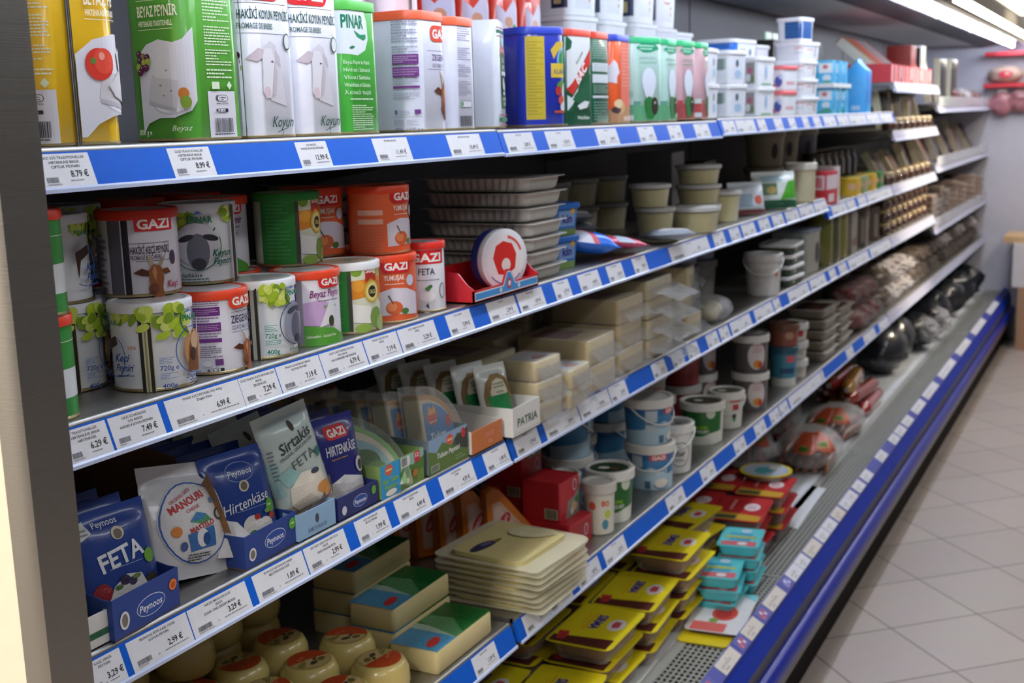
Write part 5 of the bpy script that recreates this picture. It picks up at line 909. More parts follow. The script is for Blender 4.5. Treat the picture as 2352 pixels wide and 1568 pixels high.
bb = block('cheese_block_pack', 'x', (2.34, 1.09, zc), 0, .15, .17, .055, '#d2bd84', [('r', -60, -30, 40, 60, '#8a3038'), ('b', -50, 0, 30, 50, '#a85a54', 3)], 'cheese blocks in clear film', flap=.03)
restack(bb, (2.35, 1.10), zc, .058, .05, '%s large block of two in clear film', 2)
b3 = dup(bb, (2.56, 1.11, zc), 0); restack(b3, (2.545, 1.11), zc, .058, .0, '%s large cheese block of three with film ends', 3)
b5 = block('cheese_block_pack', 'x', (2.75, 1.12, zc), 0, .17, .19, .045, '#dccb98', [('r', -70, -60, 50, 20, '#7a2f3a'), ('b', -60, -40, 40, 10, '#9a4f54', 2)], 'cheese blocks in clear film', flap=.075)
restack(b5, (2.745, 1.125), zc, .048, -.05, '%s wide cheese block of four with long shiny film flap', 4)
for i, (x, y, n) in enumerate(((2.1, 1.22, 2), (2.3, 1.30, 2), (2.5, 1.34, 3), (2.72, 1.36, 3))):
    r0 = dup(bb, (x, y, zc), .1*i); restack(r0, (x, y), zc, .058, .1*i, '%s block of the dark rear pile, '+NUM[i]+' from left', n)
# wheels of flat bread like cheese lying on top at the back
for i, (x, y, z) in enumerate(((1.62, 1.36, .0), (1.64, 1.37, .034), (1.73, 1.385, .068))):
    t = thing('flat_cheese', ['pale flat cheese round lying behind the blue wedge packs, lower', 'pale flat cheese round lying behind the blue wedge packs, upper', 'pale cheese slab leaning behind the rounded green packs'][i], 'cheese', (x, y, zc+z))
    B().lathe([(.088, 0), (.094, .006), (.094, .026), (.088, .032)], 36).build('cheese_round', M('#cdb98a', .5, bump=.2), t, 40)
    B().lathe([(.0905, .0265), (.0905, .0325), (.001, .0328)], 36, cap0=False).build('top_label', M('#8a5a34', .4), t, 40)
# mozzarella style bags
def blob(b, cx, cy, cz, rx_, ry_, rz_, n=14, m=9, seed=0, am=.08):
    rings = []
    for j in range(1, m):
        a = PI*j/m; rings.append([(cx+rx_*math.sin(a)*math.cos(2*PI*i/n)*(1+am*noise.noise(Vector((i*.9, j*.8, seed)))), cy+ry_*math.sin(a)*math.sin(2*PI*i/n)*(1+am*noise.noise(Vector((i*.9, j*.8, seed+5)))), cz-rz_*math.cos(a)) for i in range(n)])
    return b.loft(rings)
def bag(name, label, loc, rz, balls, col, r_, bagw, group=None, cat='bag', opac=.13, tie=None, rough=.1):
    # clear bag around round pieces; each piece is a part
    t = thing(name, label, cat, loc, rz, group)
    for k, (x, y, z) in enumerate(balls): blob(B(), x, y, z, r_, r_, r_*.8, seed=k).build('cheese_piece', M(col, .4, sss=.15), t, 60)
    w_, d_, h = bagw
    blob(B(), 0, 0, h*.5, w_/2, d_/2, h*.5, 18, 11, seed=3, am=.16).build('clear_bag', film('#f4f8fa', opac, rough, 1.0, 55), t, 60)
    return t
for i, (x, y, z) in enumerate(((3.02, 1.085, 0), (3.0, 1.10, .062), (3.03, 1.10, .124), (2.98, 1.22, 0), (2.97, 1.24, .062), (3.10, 1.21, .0), (3.10, 1.22, .062))):
    t = block('cheese_loaf_pack', ['oval cheese loaf, bottom of the front stack left of the clear bags', 'oval cheese loaf, middle of the front stack left of the clear bags', 'oval cheese loaf with dark label, top of the front stack', 'oval cheese loaf in shade behind the stack, lower left', 'oval cheese loaf in shade behind the stack, upper left', 'oval cheese loaf in shade behind the stack, lower right', 'oval cheese loaf in shade behind the stack, upper right'][i], (x, y, zc+z), .1*i, .11, .10, .058, '#cdbb82', [('e', 0, 0, 38, 30, '#3f5a44'), ('e', 6, 0, 16, 12, '#b0584a')] if i == 2 else None, 'oval cheese loaves', flap=.035)
bag('cheese_bag', 'clear shiny bag of white cheese, right of the loaf stack, lower', (3.24, 1.06, zc), 0, [(-.03, 0, .028), (.03, .01, .03)], '#d9d2b4', .03, (.15, .11, .075))
bag('cheese_bag', 'clear shiny bag of white cheese behind the lower bag', (3.30, 1.18, zc), 0, [(-.02, 0, .035), (.03, 0, .04), (0, .01, .075)], '#d9d2b4', .034, (.14, .12, .13))
# tubs and buckets further along the third shelf
def pail(name, label, x, y, z, r_, h, col, layers, lid='#dfe0dd', k=.88, group=None, handle=True, rz=None, band=None, cat='bucket', dark=None):
    t = thing(name, label, cat, (x, y, z), FA(x, y) if rz is None else rz, group)
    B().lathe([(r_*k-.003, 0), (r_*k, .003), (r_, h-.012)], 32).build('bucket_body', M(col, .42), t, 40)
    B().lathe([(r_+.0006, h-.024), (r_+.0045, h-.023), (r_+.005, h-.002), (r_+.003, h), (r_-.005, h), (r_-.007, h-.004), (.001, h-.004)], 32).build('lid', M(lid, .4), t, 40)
    if dark: art([('e', 0, 0, (r_-.009)*1000, (r_-.009)*1000, dark), ('e', -12, 0, 14, 10, '#dfe4da'), ('e', 14, -8, 10, 8, '#7a4a34')], s_top(h-.004), t, 'lid_print')
    if handle:
        hp_ = [((r_+.0055)*math.cos(a), (r_+.0055)*math.sin(a)*.98-.0, h-.016-.05*max(0, -math.sin(a))**1.0) for a in [PI*(1+q/14) for q in range(15)]]
        B().tube(hp_, .0022, 6).build('handle', M('#d5d6d3', .4), t, 50)
    if layers: art(layers, s_cyl(r_*k, r_, h-.012), t, 'printed_label', INK, du=6)
    return t
pail('cheese_bucket', 'plain grey white bucket on the third shelf behind the shiny bags', 3.78, 1.065, zc, .058, .135, '#c9c7c5', [('b', -30, 30, 20, 90, '#a8a6a4', 8), ('e', 46, 70, 6, 8, '#c86a5a')], lid='#c9c7c5')
for k in range(4):
    t_ = tub('flat_tub', '%s flat dark green tub of four with white lid, beside the grey bucket' % stk(k, 4), (4.04, 1.08, zc+.036*k), -.1, .16, .12, .034, .02, .92, '#4a4a38', '#e6e8ea', [('r', -150, 4, 60, 22, '#2f4a3a'), ('r', -30, 6, -10, 20, '#b9bdb0')], 'flat dark tubs') if k == 0 else dup(t_, (4.04+.004*k, 1.08, zc+.036*k), -.1+.05*k, '%s flat dark green tub of four with white lid, beside the grey bucket' % stk(k, 4))
for i, x in enumerate((3.53, 3.70)):
    pail('round_tub', ['left', 'right'][i]+' tub with dark blue lid on the third shelf', x, 1.26, zc+.12, .06, .09, '#8a93a8', [('r', -60, 6, 0, 66, '#2a3a6a'), ('e', 34, 40, 10, 14, '#c9b48a')], lid='#23238a', handle=False, cat='tub')
    pail('round_tub', ['left', 'right'][i]+' grey tub carrying the dark blue lidded tub', x, 1.26, zc, .06, .119, '#8f8c88', None, lid='#7f7c7a', handle=False, cat='tub')
sq = tub('cheese_tub', 'pale grey and cyan printed square tub near the green jars', (4.36, 1.11, zc), -.1, .16, .14, .16, .02, .95, '#a9aaa0', '#7d8a98', [('r', -170, 8, -80, 140, '#8fa0a0'), ('e', -120, 80, 26, 40, '#3f8fb4'), ('e', -140, 40, 16, 20, '#d4d6cf'), ('e', 40, 70, 20, 40, '#2a2f4a')])
for i in range(3):
    t = thing('jar', 'tall olive green jar of pickles, %s from the left' % NUM[i], 'jar', (4.60+.13*i, 1.08, zc))
    B().lathe([(.045, 0), (.05, .01), (.05, .17), (.04, .19), (.04, .20)], 24).build('jar_glass', M(['#6f7030', '#5f5f3a', '#8a8440'][i], .15, coat=.5), t, 50)
    B().lathe([(.043, .195), (.043, .215), (.04, .217)], 24).build('jar_lid', M('#4a4438', .4), t, 50)
for i in range(5):
    t = carton('cheese_box', 'brownish grey box standing between the green and small jars, %s from left' % NUM[i], (5.02+.13*i, 1.08+.02*(i % 2), zc), .05*i, .10, .09, .17-.02*(i % 3), ['#8a8478', '#7d6a5f', '#6f675f', '#8f8577', '#6a5a52'][i], [('r', -70, 20, -30, 120, '#a39b8c'), ('r', -40, 30, 40, 60, '#5f4038')], 'brownish boxes', cat='box')
# hidden lower cans under rounded packs not needed
# ------------------------------------------------------------ second shelf, beyond the cans
def food_tray(name, label, loc, rz, w_, d_, h, body, lidcol, layers, group=None, ribs=True, lip=.008, r_=.018, inner=None, cat='tray', lidth=.0012, ic='#7a3a22', k=.88):
    t = thing(name, label, cat, loc, rz, group)
    n = 5; prof = [(w_*k-.01, d_*k-.01, r_, 0), (w_*k, d_*k, r_, .004), (w_, d_, r_, h-.003)]
    b = B(); rings = []
    for a, c, q, z in prof:
        ring = []
        for cx, cy, a0 in ((a/2-q, c/2-q, 0), (-a/2+q, c/2-q, 90), (-a/2+q, -c/2+q, 180), (a/2-q, -c/2+q, 270)):
            for i in range(n+1):
                an = math.radians(a0+90*i/n); ring.append((cx+q*math.cos(an), cy+q*math.sin(an), z))
            if ribs:     # ribbed wall between this corner and the next
                nx_ = {0: (-a/2+q, c/2), 90: (-a/2, -c/2+q), 180: (a/2-q, -c/2), 270: (a/2, c/2-q)}[a0]
                p0 = Vector((ring[-1][0], ring[-1][1])); p1 = Vector(nx_); nn = 18 if abs(p1.x-p0.x) > .02 else 12
                nrm = Vector((math.cos(math.radians(a0+90)), math.sin(math.radians(a0+90))))
                for m_ in range(1, nn*2):
                    p = p0.lerp(p1, m_/(nn*2))-nrm*(.003 if m_ % 2 else 0); ring.append((p.x, p.y, z))
        rings.append(ring)
    b.loft(rings, True, True)
    b.build('tray_body', body, t, 30)
    if inner: inner(t, w_*k, d_*k, h)
    B().rloft([(w_+2*lip, d_+2*lip, r_+lip*.3, h-.0035), (w_+2*lip, d_+2*lip, r_+lip*.3, h-.0035+lidth)], 5).build('lid_film', M(lidcol, .32, coat=.35, bump=.12, bscale=25) if isinstance(lidcol, str) else lidcol, t, 0)
    if layers: art(layers, s_top(h-.0035+lidth), t, 'printed_lid', INK, off0=.0004)
    return t
GREYT = M('#c9c6c0', .4)
tr0 = food_tray('ribbed_tray', 'x', (2.13, 1.14, zb), 0, .155, .235, .0285, GREYT, '#c2bfb9', None, 'ribbed white trays', lip=.010, k=.955)
restack(tr0, (2.125, 1.15), zb, .029, 0, '%s ribbed white plastic tray of the front tray stack', 7)
tr1 = dup(tr0, (1.90, 1.33, zb), 0); restack(tr1, (1.925, 1.39), zb, .029, 0, '%s ribbed white plastic tray of the shaded left stack', 7)
# red counter display with the round cheese box
rb = thing('display_box', 'low red open box with sky blue front strip holding a round cheese box', 'box', (1.885, 1.004, zb+.0005))
RED = M('#c71f2a', .35, coat=.3)
B().box(-.11, .14, 0, .12, 0, .003).box(-.11, .14, .117, .12, 0, .05).build('box_base', RED, rb, 0)
B().ext([(-.11, 0), (.14, 0), (.14, .022), (.045, .022), (.028, .045), (.012, .046), (-.002, .022), (-.11, .022)], 0, .003).build('front_panel', RED, rb, 0)
for s, px in (('near', -.11), ('far', .137)): B().ext([(0, 0), (.12, 0), (.12, .06), (.03, .052), (.012, .032), (0, .024)], px, px+.003, axis='x').build('side_panel', RED, rb, 0)
art([('p', [(-106, 4), (136, 4), (136, 19), (46, 19), (28, 42), (14, 42), (-2, 19), (-106, 19)], '#e9e3ee'), ('p', [(-104, 6), (134, 6), (134, 17), (45, 17), (27, 40), (15, 40), (0, 17), (-104, 17)], '#3f8fd0'), ('e', 21, 20, 9, 10, '#b5333a'), ('e', 22, 20, 5, 5, '#e8e2ea'), ('e', -12, 12, 5, 4.5, '#cfd3d8'), ('e', 58, 12, 5, 4.5, '#cfd3d8')], s_flat(0), rb, 'front_print', CARD)
vc = thing('round_cheese_box', 'round white and blue cheese box standing on edge in the red box', 'cheese box', (1.958, 1.052, zb+.0575), math.radians(-20))
o = B().lathe([(.053, -.017), (.055, -.0155), (.055, .0155), (.053, .017)], 44).build('box_shell', M('#31408f', .35), vc, 40); o.rotation_euler = (PI/2, 0, 0)
o = B().lathe([(.0558, .004), (.0562, .005), (.0562, .0175), (.0545, .0182), (.001, .0182)], 44, cap0=False).build('box_lid', M('#dfe2ea', .35), vc, 40); o.rotation_euler = (PI/2, 0, 0)
art([('e', 0, 0, 47, 47, '#e6e4e6'), ('p', [(-30, 4), (-22, 26), (-4, 34), (18, 28), (28, 8), (24, -18), (4, -30), (-18, -26)], '#cf2f2a'), ('e', 2, -10, 11, 12, '#e3dcd8'), ('ring', 0, 0, 44, 44, 5, '#d9575a', 20, 80, 0), ('ring', 0, 0, 46, 46, 2, '#5a62b0', 220, 320, 0)], s_flat(-.0182), vc, 'round_label', INK)
# blue tubs beside the trays
kt = tub('small_tub', 'x', (2.285, 1.085, zb), -.2, .085, .062, .068, .01, .84, '#3a74c0', '#2f6fc8', [('r', -90, 0, 90, 14, '#6f8f4a'), ('r', -30, 20, 30, 52, '#7fa4d8'), ('t', 'kin', 2, 36, 18, '#3a2f8a', {'w': 36, 'b': 3}), ('e', 20, 50, 8, 6, '#e0b04a'), ('r', -100, 20, -40, 50, '#6f94d0'), ('e', -66, 12, 12, 7, '#c8603a')], 'small blue tubs')
restack(kt, (2.285, 1.09), zb, .0685, -.2, '%s small blue tub of two beside the tray stack', 2)
# soft snack bags lying on the shelf
pouch('snack_bag', 'shiny blue and white bag with red edge lying at the shelf front', (2.45, 1.045, zb+.03), math.radians(62), math.radians(-80), .11, .14, .05, '#1f6fe0', [('r', -55, 70, 55, 140, '#dfe3f2'), ('p', [(-55, 60), (0, 84), (55, 60), (55, 76), (0, 96), (-55, 76)], '#cf3a4a')], cat='bag')
pouch('snack_bag', 'pink red flat bag lying along the shelf edge', (2.60, 1.04, zb+.018), math.radians(80), math.radians(-82), .09, .19, .026, '#d8356a', [('p', [(-45, 60), (0, 80), (45, 60), (45, 120), (-45, 130)], '#bfd4e8'), ('r', -20, 120, 40, 170, '#d8a05a')], cat='bag')
for i, (x, y, z, c) in enumerate(((2.52, 1.24, .0, '#a02048'), (2.54, 1.26, .028, '#b3264e'), (2.50, 1.25, .056, '#8f1f42'), (2.74, 1.22, .0, '#3f5f7a'), (2.76, 1.24, .028, '#7a7f8a'), (2.73, 1.25, .056, '#8a8f98'), (2.92, 1.08, .0, '#9aa3ad'), (2.60, 1.33, .03, '#4a4a52'))):
    pouch('snack_bag', '%s soft bag in the shaded pile behind the shiny blue bag, %s' % (['crimson', 'crimson', 'dark crimson', 'slate blue', 'grey', 'pale grey', 'silvery', 'charcoal'][i], ['bottom', 'middle', 'top', 'bottom right', 'middle right', 'top right', 'front right', 'rear'][i]), (x-.06, y, zb+z+.012), math.radians(85+8*i), math.radians(-84), .11, .14, .028, c, [('e', 0, 70, 30, 24, '#c9b0a0'), ('r', -40, 100, 40, 116, '#d9d9de')], cat='bag')
# clear tubs with white cheese balls
def clear_tub(label, loc, r_, h, fill='#cfc68f', lid='#c9c8c4', nb=7):
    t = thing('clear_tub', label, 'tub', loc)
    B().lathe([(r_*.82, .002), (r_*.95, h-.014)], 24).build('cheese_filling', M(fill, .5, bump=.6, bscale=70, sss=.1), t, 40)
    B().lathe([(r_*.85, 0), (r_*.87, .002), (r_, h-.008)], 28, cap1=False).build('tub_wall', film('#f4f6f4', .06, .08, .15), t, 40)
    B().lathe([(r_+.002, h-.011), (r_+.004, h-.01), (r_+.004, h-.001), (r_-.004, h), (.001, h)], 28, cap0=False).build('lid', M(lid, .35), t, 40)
    return t
for i, (x, y, z, r_, h) in enumerate(((2.98, 1.13, 0, .05, .075), (2.97, 1.14, .076, .052, .06), (3.10, 1.062, 0, .066, .068), (3.30, 1.12, 0, .062, .06), (3.30, 1.12, .0605, .062, .055), (3.30, 1.12, .116, .062, .055), (3.42, 1.09, 0, .055, .09))):
    clear_tub(['clear tub of white cheese balls, lower of the left pair', 'clear tub of white cheese, upper of the left pair', 'wide clear tub of white cheese at the shelf edge', 'clear tub with label, bottom of a stack of three', 'clear tub with label, middle of a stack of three', 'clear tub with label, top of a stack of three', 'clear tub with red mark right of the stack of three'][i], (x, y, zb+z), r_, h)
for i, (x, y, z) in enumerate(((2.80, 1.36, 0), (2.80, 1.36, .076), (2.98, 1.36, 0), (2.98, 1.36, .076), (3.14, 1.34, 0), (3.14, 1.34, .076))):
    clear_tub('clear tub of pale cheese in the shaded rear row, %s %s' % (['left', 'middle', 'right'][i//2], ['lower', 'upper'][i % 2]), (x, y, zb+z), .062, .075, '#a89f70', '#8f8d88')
carton('storage_carton', 'plain grey cardboard carton in the shade behind the clear tubs', (3.52, 1.33, zb), .1, .16, .14, .20, '#7f7d80', [('r', -20, 60, 10, 110, '#8a6a6a')], cat='box')
pouch('cheese_bag', 'green and white bag standing at the shelf edge', (3.86, 1.05, zb+.004), math.radians(-50), math.radians(-12), .15, .12, .05, '#dfe8e4', [('r', -75, 0, 75, 24, '#1f6a4a'), ('p', [(10, 24), (75, 30), (75, 90), (40, 84)], '#4fae2f'), ('r', -60, 40, 0, 78, '#6f8f6a'), ('e', -20, 56, 16, 12, '#c9b06a'), ('r', -50, 84, 20, 104, '#a9c9d4')], cat='bag')
pouch('cheese_bag', 'white and cyan bag left of the green and white bag', (3.62, 1.07, zb+.004), math.radians(-45), math.radians(-14), .12, .10, .045, '#cfd8de', [('r', -60, 20, 10, 60, '#9fb8c8'), ('e', 30, 40, 14, 14, '#c85a4a'), ('r', -60, 0, 60, 12, '#8f4a4a')], cat='bag')
carton('cheese_box', 'black and red display carton in the shade behind the green bag', (3.80, 1.30, zb), .1, .17, .10, .16, '#2f2623', [('r', -80, 80, 80, 130, '#9c3038'), ('b', -70, 86, 70, 124, '#b5565a', 3), ('r', -150, 60, -90, 140, '#8f3038'), ('e', 0, 40, 50, 24, '#7a5a3a')], cat='box')
pail('cheese_bucket', 'tall cream bottle shaped bucket at the right of the green bag', 4.22, 1.06, zb, .052, .135, '#c9c29f', None, lid='#dfddd0', k=.96, handle=False)
zb2 = ZB-.031+.0005
carton('milk_carton', 'red and white carton at the shelf edge beside the cream bucket', (4.52, 1.06, zb2), -.1, .13, .09, .12, '#c9333c', [('r', -150, 56, 70, 108, '#e3d3d8'), ('r', -140, 62, -80, 100, '#d87a80'), ('r', -40, 10, 20, 40, '#e6dcdc'), ('b', -130, 20, -90, 46, '#e6c8c8', 2)])
carton('milk_carton', 'white carton with red print right of the red and white carton', (4.72, 1.08, zb2), .1, .12, .08, .13, '#d6d0d2', [('r', -110, 30, -90, 60, '#c8555a'), ('r', -30, 40, 10, 80, '#c8888a')])
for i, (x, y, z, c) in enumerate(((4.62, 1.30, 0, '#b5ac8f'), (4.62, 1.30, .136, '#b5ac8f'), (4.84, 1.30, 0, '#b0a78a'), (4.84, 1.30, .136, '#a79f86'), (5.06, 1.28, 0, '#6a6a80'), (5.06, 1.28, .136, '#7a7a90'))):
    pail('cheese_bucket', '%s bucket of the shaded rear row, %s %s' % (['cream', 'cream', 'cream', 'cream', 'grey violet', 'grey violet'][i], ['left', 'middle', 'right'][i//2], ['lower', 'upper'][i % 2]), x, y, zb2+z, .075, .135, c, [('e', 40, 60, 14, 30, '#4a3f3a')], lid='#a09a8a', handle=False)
for i, x in enumerate((5.02, 5.16, 5.34, 5.5)):
    t = carton('tea_box', '%s box at the shelf edge, lit warm, %s of four' % (['yellow', 'pale green', 'yellow', 'green'][i], NUM[i]), (x, 1.06, zb2), .05, .125, .08, .07, ['#c9a41f', '#8a9a6a', '#c9a020', '#2f7a3a'][i], [('e', -80, 36, 16, 14, '#d9b090'), ('e', 0, 36, 20, 14, '#d98a5a')], cat='box')
for i in range(6):
    t = thing('jar', 'dark glass jar in the shade above the yellow boxes, %s from the left' % NUM[i], 'jar', (4.98+.125*i, 1.20, zb2))
    B().lathe([(.042, 0), (.045, .01), (.045, .13), (.036, .15), (.036, .165)], 20).build('jar_glass', M(['#2f3020', '#3a2c20', '#26251f'][i % 3], .08, coat=1.0), t, 50)
    B().lathe([(.039, .15), (.039, .17), (.036, .172)], 20).build('jar_lid', M('#3a332a', .3), t, 50)

# ------------------------------------------------------------ fourth shelf
zd = ZD+.0005
def wheel(label, loc, rz):
    t = thing('cheese_round', label, 'cheese', loc, rz, 'small yellow cheese rounds')
    B().lathe([(.040, 0), (.047, .006), (.0505, .022), (.049, .042), (.043, .056), (.036, .060)], 36).build('cheese_body', M('#d3c078', .3, sss=.15, coat=.5, bump=.08, bscale=30), t, 60)
    art([('e', 0, 0, 37, 37, '#b9a25c'), ('p', ell(0, 0, 36.5, 36.5, 16, -30, 150)+[(0, 0)], '#bf4a24'), ('p', [(-30, -12), (-6, 4), (28, -18), (14, -32), (-14, -32)], '#c9b07a'), ('e', -8, -14, 9, 5, '#4f4a34'), ('e', 10, -18, 8, 6, '#7a6a3c'), ('b', -34, -8, -12, 4, '#5a6a4a', 3), ('e', 4, -8, 4, 3, '#3a3a2c'), ('r', -16, 10, 4, 16, '#cf6a4a')], lambda u, v, o_: (u, v, .0605+o_-.6*(u*u+v*v)), t, 'top_label', FOIL, du=12, dv=12, off0=.0006)
    return t
wh = None; nwh = 0
for r_i, y in enumerate((1.085, 1.19, 1.295, 1.40)):
    for c_i in range(7):
        x = 1.555-.108*c_i+(.054 if r_i % 2 else 0)
        if x < .93: continue
        lb = 'small yellow cheese round on the fourth shelf, %s row, %s from the right' % (['first', 'second', 'third', 'fourth'][r_i], NUM[c_i])
        loc = (x, y, zd); rz = rnd.uniform(0, 6)
        if wh is None: wh = wheel(lb, loc, rz)
        else: dup(wh, loc, rz, lb)
for i, (x, y) in enumerate(((1.60, 1.39), (1.49, 1.385), (1.38, 1.35), (1.27, 1.39))):
    dup(wh, (x, y, zd+.061), i*1.3, 'small yellow cheese round stacked on the rear rows, %s from the right' % NUM[i])
    dup(wh, (x, y, zd+.122), i*1.9+.4, 'small yellow cheese round topping the rear pile, %s from right' % NUM[i])
BR = [('r', -98, -48, -30, 48, '#4a93bd'), ('p', [(-30, -48), (-30, 48), (0, 48), (-8, -48)], '#9fbcae'), ('r', -8, -48, 98, 48, '#1f6a30'), ('p', [(-30, -48), (-8, -48), (40, 0), (30, 48), (0, 48)], '#4f8a5a'), ('e', -66, -22, 22, 10, '#c4343a', 10), ('r', 40, -46, 96, 46, '#175c27')]
br = block('cheese_brick_pack', 'x', (1.742, 1.078, zd), 0, .198, .10, .043, '#d5c690', BR, 'yellow cheese bricks with blue and green film', wrap=False)
restack(br, (1.742, 1.076), zd, .0445, 0, '%s yellow brick with blue and green top, front row beside the slice packs', 1)
b_2 = dup(br, (1.778, 1.185, zd), 0); restack(b_2, (1.775, 1.183), zd, .0445, .0, '%s yellow brick of two with blue and green top, second row', 2)
b_3 = dup(br, (1.80, 1.29, zd), 0); restack(b_3, (1.805, 1.29), zd, .0445, .0, '%s yellow brick of three with blue and green top, third row', 3)
# drooping slice packs
def slice_pack(label, loc, rz, seed):
    t = thing('slice_pack', label, 'cheese', loc, rz, 'sliced cheese packs')
    def P(x, y, k): return (x, y, .0008*k+.004*noise.noise(Vector((x*16+seed, y*16, seed)))-.9*max(0, -y-.085)**1.6)
    for nm, w_, d_, z0, z1, mt, ox in (('film_tray', .235, .24, .0, .0022, film('#ece6c8', .33, .12, .5, 40), 0), ('cheese_slices', .19, .165, .0022, .0115, M('#d8cb90', .45, sss=.15), -.01)):
        n = 12; vs = []; fs = []
        loop = rr(w_, d_, .02, 3)
        rings = []
        for zz in (z0, z1):
            for sc_ in ((1, .97) if zz == z1 else (.97, 1)):
                rings.append([Vector(P(x*sc_+ox, y*sc_, 0))+Vector((0, 0, zz)) for x, y in loop])
        for sc_ in (.6, .25): rings.append([Vector(P(x*sc_+ox, y*sc_, 0))+Vector((0, 0, z1)) for x, y in loop])
        B().loft(rings, True, True).build(nm, mt, t, 50)
    return t
s0 = slice_pack('x', (2.045, 1.10, zd), 0, 3)
restack(s0, (2.055, 1.095), zd+.002, .0124, -.05, '%s pack of pale yellow cheese slices in the stack of eight', 8)
topk = bpy.data.objects[LABELS['topmost pack of pale yellow cheese slices in the stack of eight'][0]]
art([('e', -60, 30, 40, 13, '#3a3a5c', -6), ('e', -50, 30, 18, 6, '#6a6a88', -6), ('e', -18, 24, 14, 6, '#8a7a3a'), ('e', 55, -16, 34, 52, '#e6e0b8', 20)], lambda u, v, o_: (u, v, .0008+.004*noise.noise(Vector((u*16+3, v*16, 3)))+.0122+o_), topk, 'top_label', FOIL, du=10, dv=10)
for k_ in range(3):
    t = pouch('print_corner', 'x', (0, 0, 0), 0, 0, .03, .05, .004, '#d8924a', None, parent=topk, body='printed_corner')
    o = [c for c in C.objects if c.parent == topk and c.name.startswith('printed_corner')][-1]; o.location = (.09-.012*k_, -.105+.03*k_, -.03-.022*k_); o.rotation_euler = (math.radians(-70), 0, .5)
# orange triangular packs
def tri(label, loc, rz, rx, front=False):
    t = thing('wedge_pack', label, 'cheese', loc, rz, 'orange triangular cheese packs', rx)
    p = [(-.075, 0), (.075, 0), (.058, .03), (-.035, .152), (-.055, .158), (-.07, .145)]
    rings = []
    for yy, s in ((.0, .93), (.008, 1), (.03, 1), (.038, .93)):
        rings.append([(-.01+(x+.01)*s, yy, .06+(z-.06)*s) for x, z in p])
    B().loft(rings).build('pack_body', M('#d9771f', .22, coat=.6, bump=.2, bscale=30), t, 40)
    art([('p', [(-58, 20), (34, 14), (46, 26), (-36, 122), (-54, 118)], '#dcae96'), ('p', [(-54, 24), (30, 18), (-38, 112), (-50, 108)], '#e3c3b4'), ('e', -30, 76, 11, 24, '#c8323a', -34), ('t', 'ORENAY', -30, 76, 8, '#ecd9d2', {'w': 36, 'b': 2, 'rot': 56}), ('b', -24, 40, 8, 66, '#cf8a6a', 3), ('e', 26, 24, 14, 9, '#a5622a'), ('e', 28, 26, 5, 6, '#2a2420'), ('r', 44, 8, 70, 20, '#e0a02a')], s_flat(0), t, 'printed_front', FOIL, off0=.0006)
    return t
t_0 = tri('front orange triangular pack leaning on the slice packs', (2.225, 1.165, zd+.0), math.radians(-40), math.radians(-10))
for i in range(4): dup(t_0, (2.20-.016*i, 1.215+.05*i, zd), math.radians(-36+2*i), 'orange triangular pack in the shaded row, %s from the front' % NUM[i+1])
# red boxes
rdx = [('r', -140, 0, 140, 90, '#c22531'), ('p', [(-20, 0), (44, 0), (44, 60), (20, 44), (-8, 40)], '#8a8a86'), ('e', 22, 22, 14, 12, '#c9b48a'), ('e', 34, 34, 10, 8, '#4a7a4a'), ('e', 10, 12, 8, 8, '#d9d3c8'), ('e', 24, 70, 10, 14, '#c9c3d0'), ('e', 24, 70, 7, 11, '#b5333c'), ('r', -84, 6, -50, 30, '#c9bda0'), ('bar', -80, 8, -54, 28, '#5a4a3a')]
rx0 = carton('cheese_box', 'red square box in front, behind the orange pack, upper of two', (2.335, 1.14, zd+.0605), -.05, .095, .095, .088, '#c22531', rdx, 'red square boxes', cat='box')
tag(rx0, 'red square box in front, behind the orange pack, upper of two', 'box')
rl = carton('cheese_box', 'flat red box under the upper red box at the shelf edge', (2.335, 1.125, zd), -.05, .11, .12, .06, '#c22531', [('r', -70, 8, 70, 50, '#b01f2c'), ('e', 24, 30, 10, 14, '#c9c3d0'), ('e', 24, 30, 7, 11, '#c22531')], cat='box')
for i, (x, y, z) in enumerate(((2.37, 1.25, 0), (2.37, 1.25, .089), (2.37, 1.25, .178), (2.29, 1.40, 0), (2.29, 1.40, .089))):
    dup(rx0, (x, y, zd+z), -.05, ['red square box of the rear stack, bottom', 'red square box of the rear stack, middle', 'red square box of the rear stack, top under the rail', 'red square box deep in the shade, lower', 'red square box deep in the shade, upper'][i])
# yogurt buckets and cups
wl = '#dcdcd6'
yg = [('p', [(-80, 104), (80, 104), (80, 40), (40, 34), (20, 26), (-6, 24), (-30, 40), (-30, 0), (-80, 0)], '#1f6a2c'), ('p', [(-32, 60), (-30, 0), (60, 0), (60, 34), (30, 22), (0, 22)], '#d9dcd2'), ('r', -80, 0, -34, 104, '#174f22'), ('b', -74, 20, -42, 90, '#3a7a44', 8), ('e', 42, 94, 14, 16, '#c9d3c4'), ('t', 'SUZME', 16, 52, 8, '#8fc41f', {'w': 34, 'b': 2}), ('t', 'YOGURT', 16, 40, 9, '#dfe4da', {'w': 42, 'b': 2}), ('b', -8, 26, 36, 34, '#2f8a3a', 2)]
pail('yogurt_bucket', 'green and white yogurt bucket at the shelf edge with white lid', 2.535, 1.082, zd, .056, .125, '#d9dcd2', yg, lid=wl, k=.90, handle=False, dark='#24402a')
